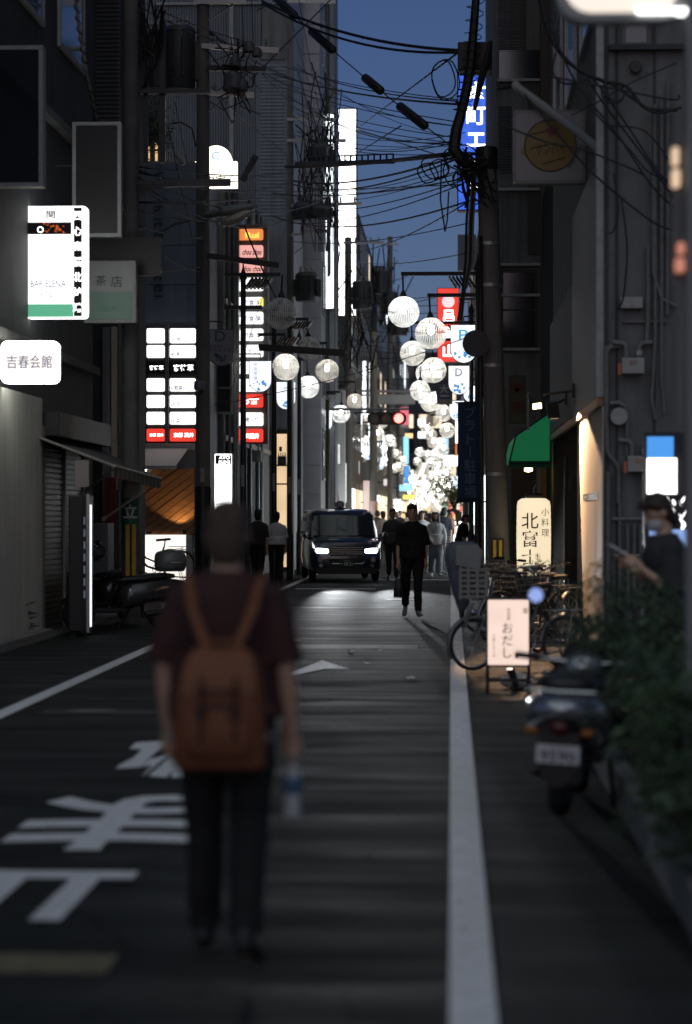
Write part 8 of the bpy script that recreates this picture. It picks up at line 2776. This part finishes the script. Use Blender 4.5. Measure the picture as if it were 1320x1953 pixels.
# bush in front of the paper lantern
shrub('leafy bush silhouetted against the foot of the paper lantern', (W(1022, 0, 34.3).x, 34.3, 0.0), 0.92, 0.3, 0.25, 700, 0.06, 55, m=leaf_ms[0])
shrub('small potted plant at the foot of the concrete pole', (W(955, 0, 34.8).x, 34.8, 0.35), 0.45, 0.22, 0.2, 220, 0.12, 56)
o = MB().lathe([(0.09, 0), (0.1, 0.01), (0.14, 0.33), (0.155, 0.34), (0.155, 0.37), (0.12, 0.37), (0.11, 0.3)], (W(955, 0, 34.8).x, 34.8, 0), seg=18).build('plant_pot', black, base=(W(955, 0, 34.8).x, 34.8, 0), smooth=True)
tag(o, 'black plant pot under the small plant by the pole', 'plant pot')
# palm like shrub against the pale wall, far left
rg = random.Random(2)
p = W(2, 1215, 30.0)
t = thing('palm_shrub', 'spiky dark palm shrub against the pale wall at the left edge', 'shrub', (p.x, 30.2, 0))
MB().tube([(p.x, 30.2, 0), (p.x, 30.2, 0.3)], 0.05, 8).build('trunk', bark, t)
mb = MB()
for i in range(46):
    a, e = rg.uniform(0, 6.28), rg.uniform(0.2, 1.3)
    leaf_quad(mb, Vector((p.x, 30.2, rg.uniform(0.1, 0.35))), Vector((math.cos(a) * math.cos(e), math.sin(a) * math.cos(e), math.sin(e))), rg.uniform(.35, .6), 0.045)
mb.build('fronds', leaf_ms[0], t)['kind'] = 'stuff'


# street tree on the far right, and roof greenery at the upper left
def tree(label, base, h, crown_c, cr, n, leaf, seed):
    rg = random.Random(seed)
    base, crown_c = Vector(base), Vector(crown_c)
    t = thing('street_tree', label, 'tree', base)
    mb = MB()
    mb.tube([base, base.lerp(crown_c, 0.6) + Vector((0.05, 0, 0)), crown_c], [0.09, 0.06, 0.03], 8)
    cl = []
    for i in range(14):
        v = Vector((rg.gauss(0, 1), rg.gauss(0, 1), rg.gauss(0, .8)))
        v = v.normalized() * rg.uniform(.5, 1)
        q = crown_c + Vector((v.x * cr[0], v.y * cr[1], v.z * cr[2]))
        mb.tube([base.lerp(crown_c, rg.uniform(.6, .95)), q.lerp(crown_c, .4), q], [0.03, 0.018, 0.006], 5)
        cl.append((q, rg.uniform(.25, .5)))
    mb.build('trunk', bark, t, smooth=True)
    mb = MB()
    for i in range(n):
        q, r = rg.choice(cl)
        v = Vector((rg.gauss(0, 1), rg.gauss(0, 1), rg.gauss(0, 1))).normalized() * r * rg.uniform(.2, 1) ** .5
        a = rg.uniform(0, 6.28)
        leaf_quad(mb, q + v, Vector((math.cos(a), math.sin(a), rg.uniform(-.5, .5))), leaf * rg.uniform(.7, 1.3), leaf * .55)
    mb.build('crown', rg.choice(leaf_ms), t)['kind'] = 'stuff'
    return t


p = W(868, 980, 100)
tree('small dark street tree on the far right beside the banner', (p.x + 0.25, 100, 0), 4, (p.x - 0.15, 100, W(0, 935, 100).z), (0.75, 0.6, 0.75), 1500, 0.12, 9)
p = W(272, 312, 49.5)
tree('thin rooftop tree above the hotel wall, behind the near pole', (p.x - 0.1, 49.5, 8.5), 2, (p.x, 49.5, p.z + 0.7), (0.5, 0.4, 0.7), 900, 0.09, 12)
# gilded lit window strips behind that tree
t = thing('lit_window_strip', 'narrow golden lit windows between the near pole and siding', 'window', W(285, 310, 60))
for q0, q1, py0 in ((281, 285, 280), (296, 300, 272), (312, 315, 180)):
    a, c = W(q0, 312, 60), W(q1, py0, 60)
    BX('strip', glow('gold_window', (1.0, 0.62, 0.28), 0.8, vary=0.3), t, a.x, c.x, 60, 60.08, 8.3, c.z)
a, c = W(278, 312, 60), W(316, 170, 60)
BX('frame', steel_dark, t, a.x, c.x, 60.081, 60.2, 8.0, c.z)

# sandbag and cables under the pavement sign, litter on the road
o = MB().ball((0, 0, 0.07), (0.15, 0.1, 0.075), 18, 10).build('sand_bag', mat('bag_pale', (0.62, 0.57, 0.52), 0.85, noise=0.2, bump=0.5, bscale=14), local=True, smooth='all')
o.location = (W(985, 0, 22.2).x, 22.2, 0)
tag(o, 'pale sandbag weighing down the pavement sign', 'sandbag')
t = thing('floor_lamp', 'small black spot lamp lying under the pavement sign', 'lamp', (W(978, 0, 21.9).x, 21.9, 0))
q = t.location
MB().tube([(q.x - 0.02, 21.85, 0.2), (q.x + 0.03, 21.85, 0.04)], [0.04, 0.03], 10).build('head', black, t, smooth=True)
MB().lathe([(0.037, 0.0), (0.03, 0.006), (0.002, 0.008)], (q.x - 0.022, 21.85, 0.198), seg=12).build('lens', glow('floor_lens', (1, 0.9, 0.75), 3), t)
MB().tube([(q.x + 0.02, 21.88, 0.07), (q.x + 0.04, 21.95, 0.0)], 0.012, 5).build('foot', black, t)
for i, (px, py) in enumerate(sorted(((725, 1237), (700, 1262), (668, 1240), (270, 1258), (782, 1290), (612, 1263), (845, 1147)), key=lambda e: -e[1])):
    Y = 7378 / (py - 976)
    p = W(px, py, Y)
    o = MB().add([(-0.04, -0.03, 0.006), (0.05, -0.02, 0.008), (0.035, 0.04, 0.02), (-0.03, 0.03, 0.012)], [(0, 1, 2), (0, 2, 3)]).build('paper_scrap', mat('scrap', (0.6, 0.6, 0.6), 0.6), local=True)
    o.location = (p.x, Y, 0)
    o.rotation_euler.z = i
    tag(o, f'{ORD[i]} tiny pale scrap on the asphalt, counted from the camera', 'litter', 'paper scraps on the road')
# shop flags / low shop clutter along both far sides
for i, (px, Y, hh, m_) in enumerate(((604, 80, 1.3, lit_cool), (626, 84, 1.1, lit_window), (676, 96, 1.2, lit_warm), (700, 108, 1.2, lit_white), (735, 118, 1.3, lit_warm), (748, 140, 1.4, lit_white), (880, 88, 1.2, lit_warm), (872, 110, 1.3, lit_white))):
    p = W(px, 980, Y)
    t = thing('standing_lightbox', f'lit pavement lightbox, {ORD[i]} along the far shop fronts', 'sign', (p.x, Y, 0), 'far pavement lightboxes')
    BX('casing', steel_dark, t, p.x - 0.22, p.x + 0.22, Y, Y + 0.2, 0.08, hh)
    BX('face', m_, t, p.x - 0.19, p.x + 0.19, Y - 0.01, Y - 0.001, 0.3, hh - 0.05)
    BX('foot', steel_dark, t, p.x - 0.15, p.x + 0.15, Y + 0.02, Y + 0.18, 0, 0.079)

bpy.data.scenes.remove(TMP)
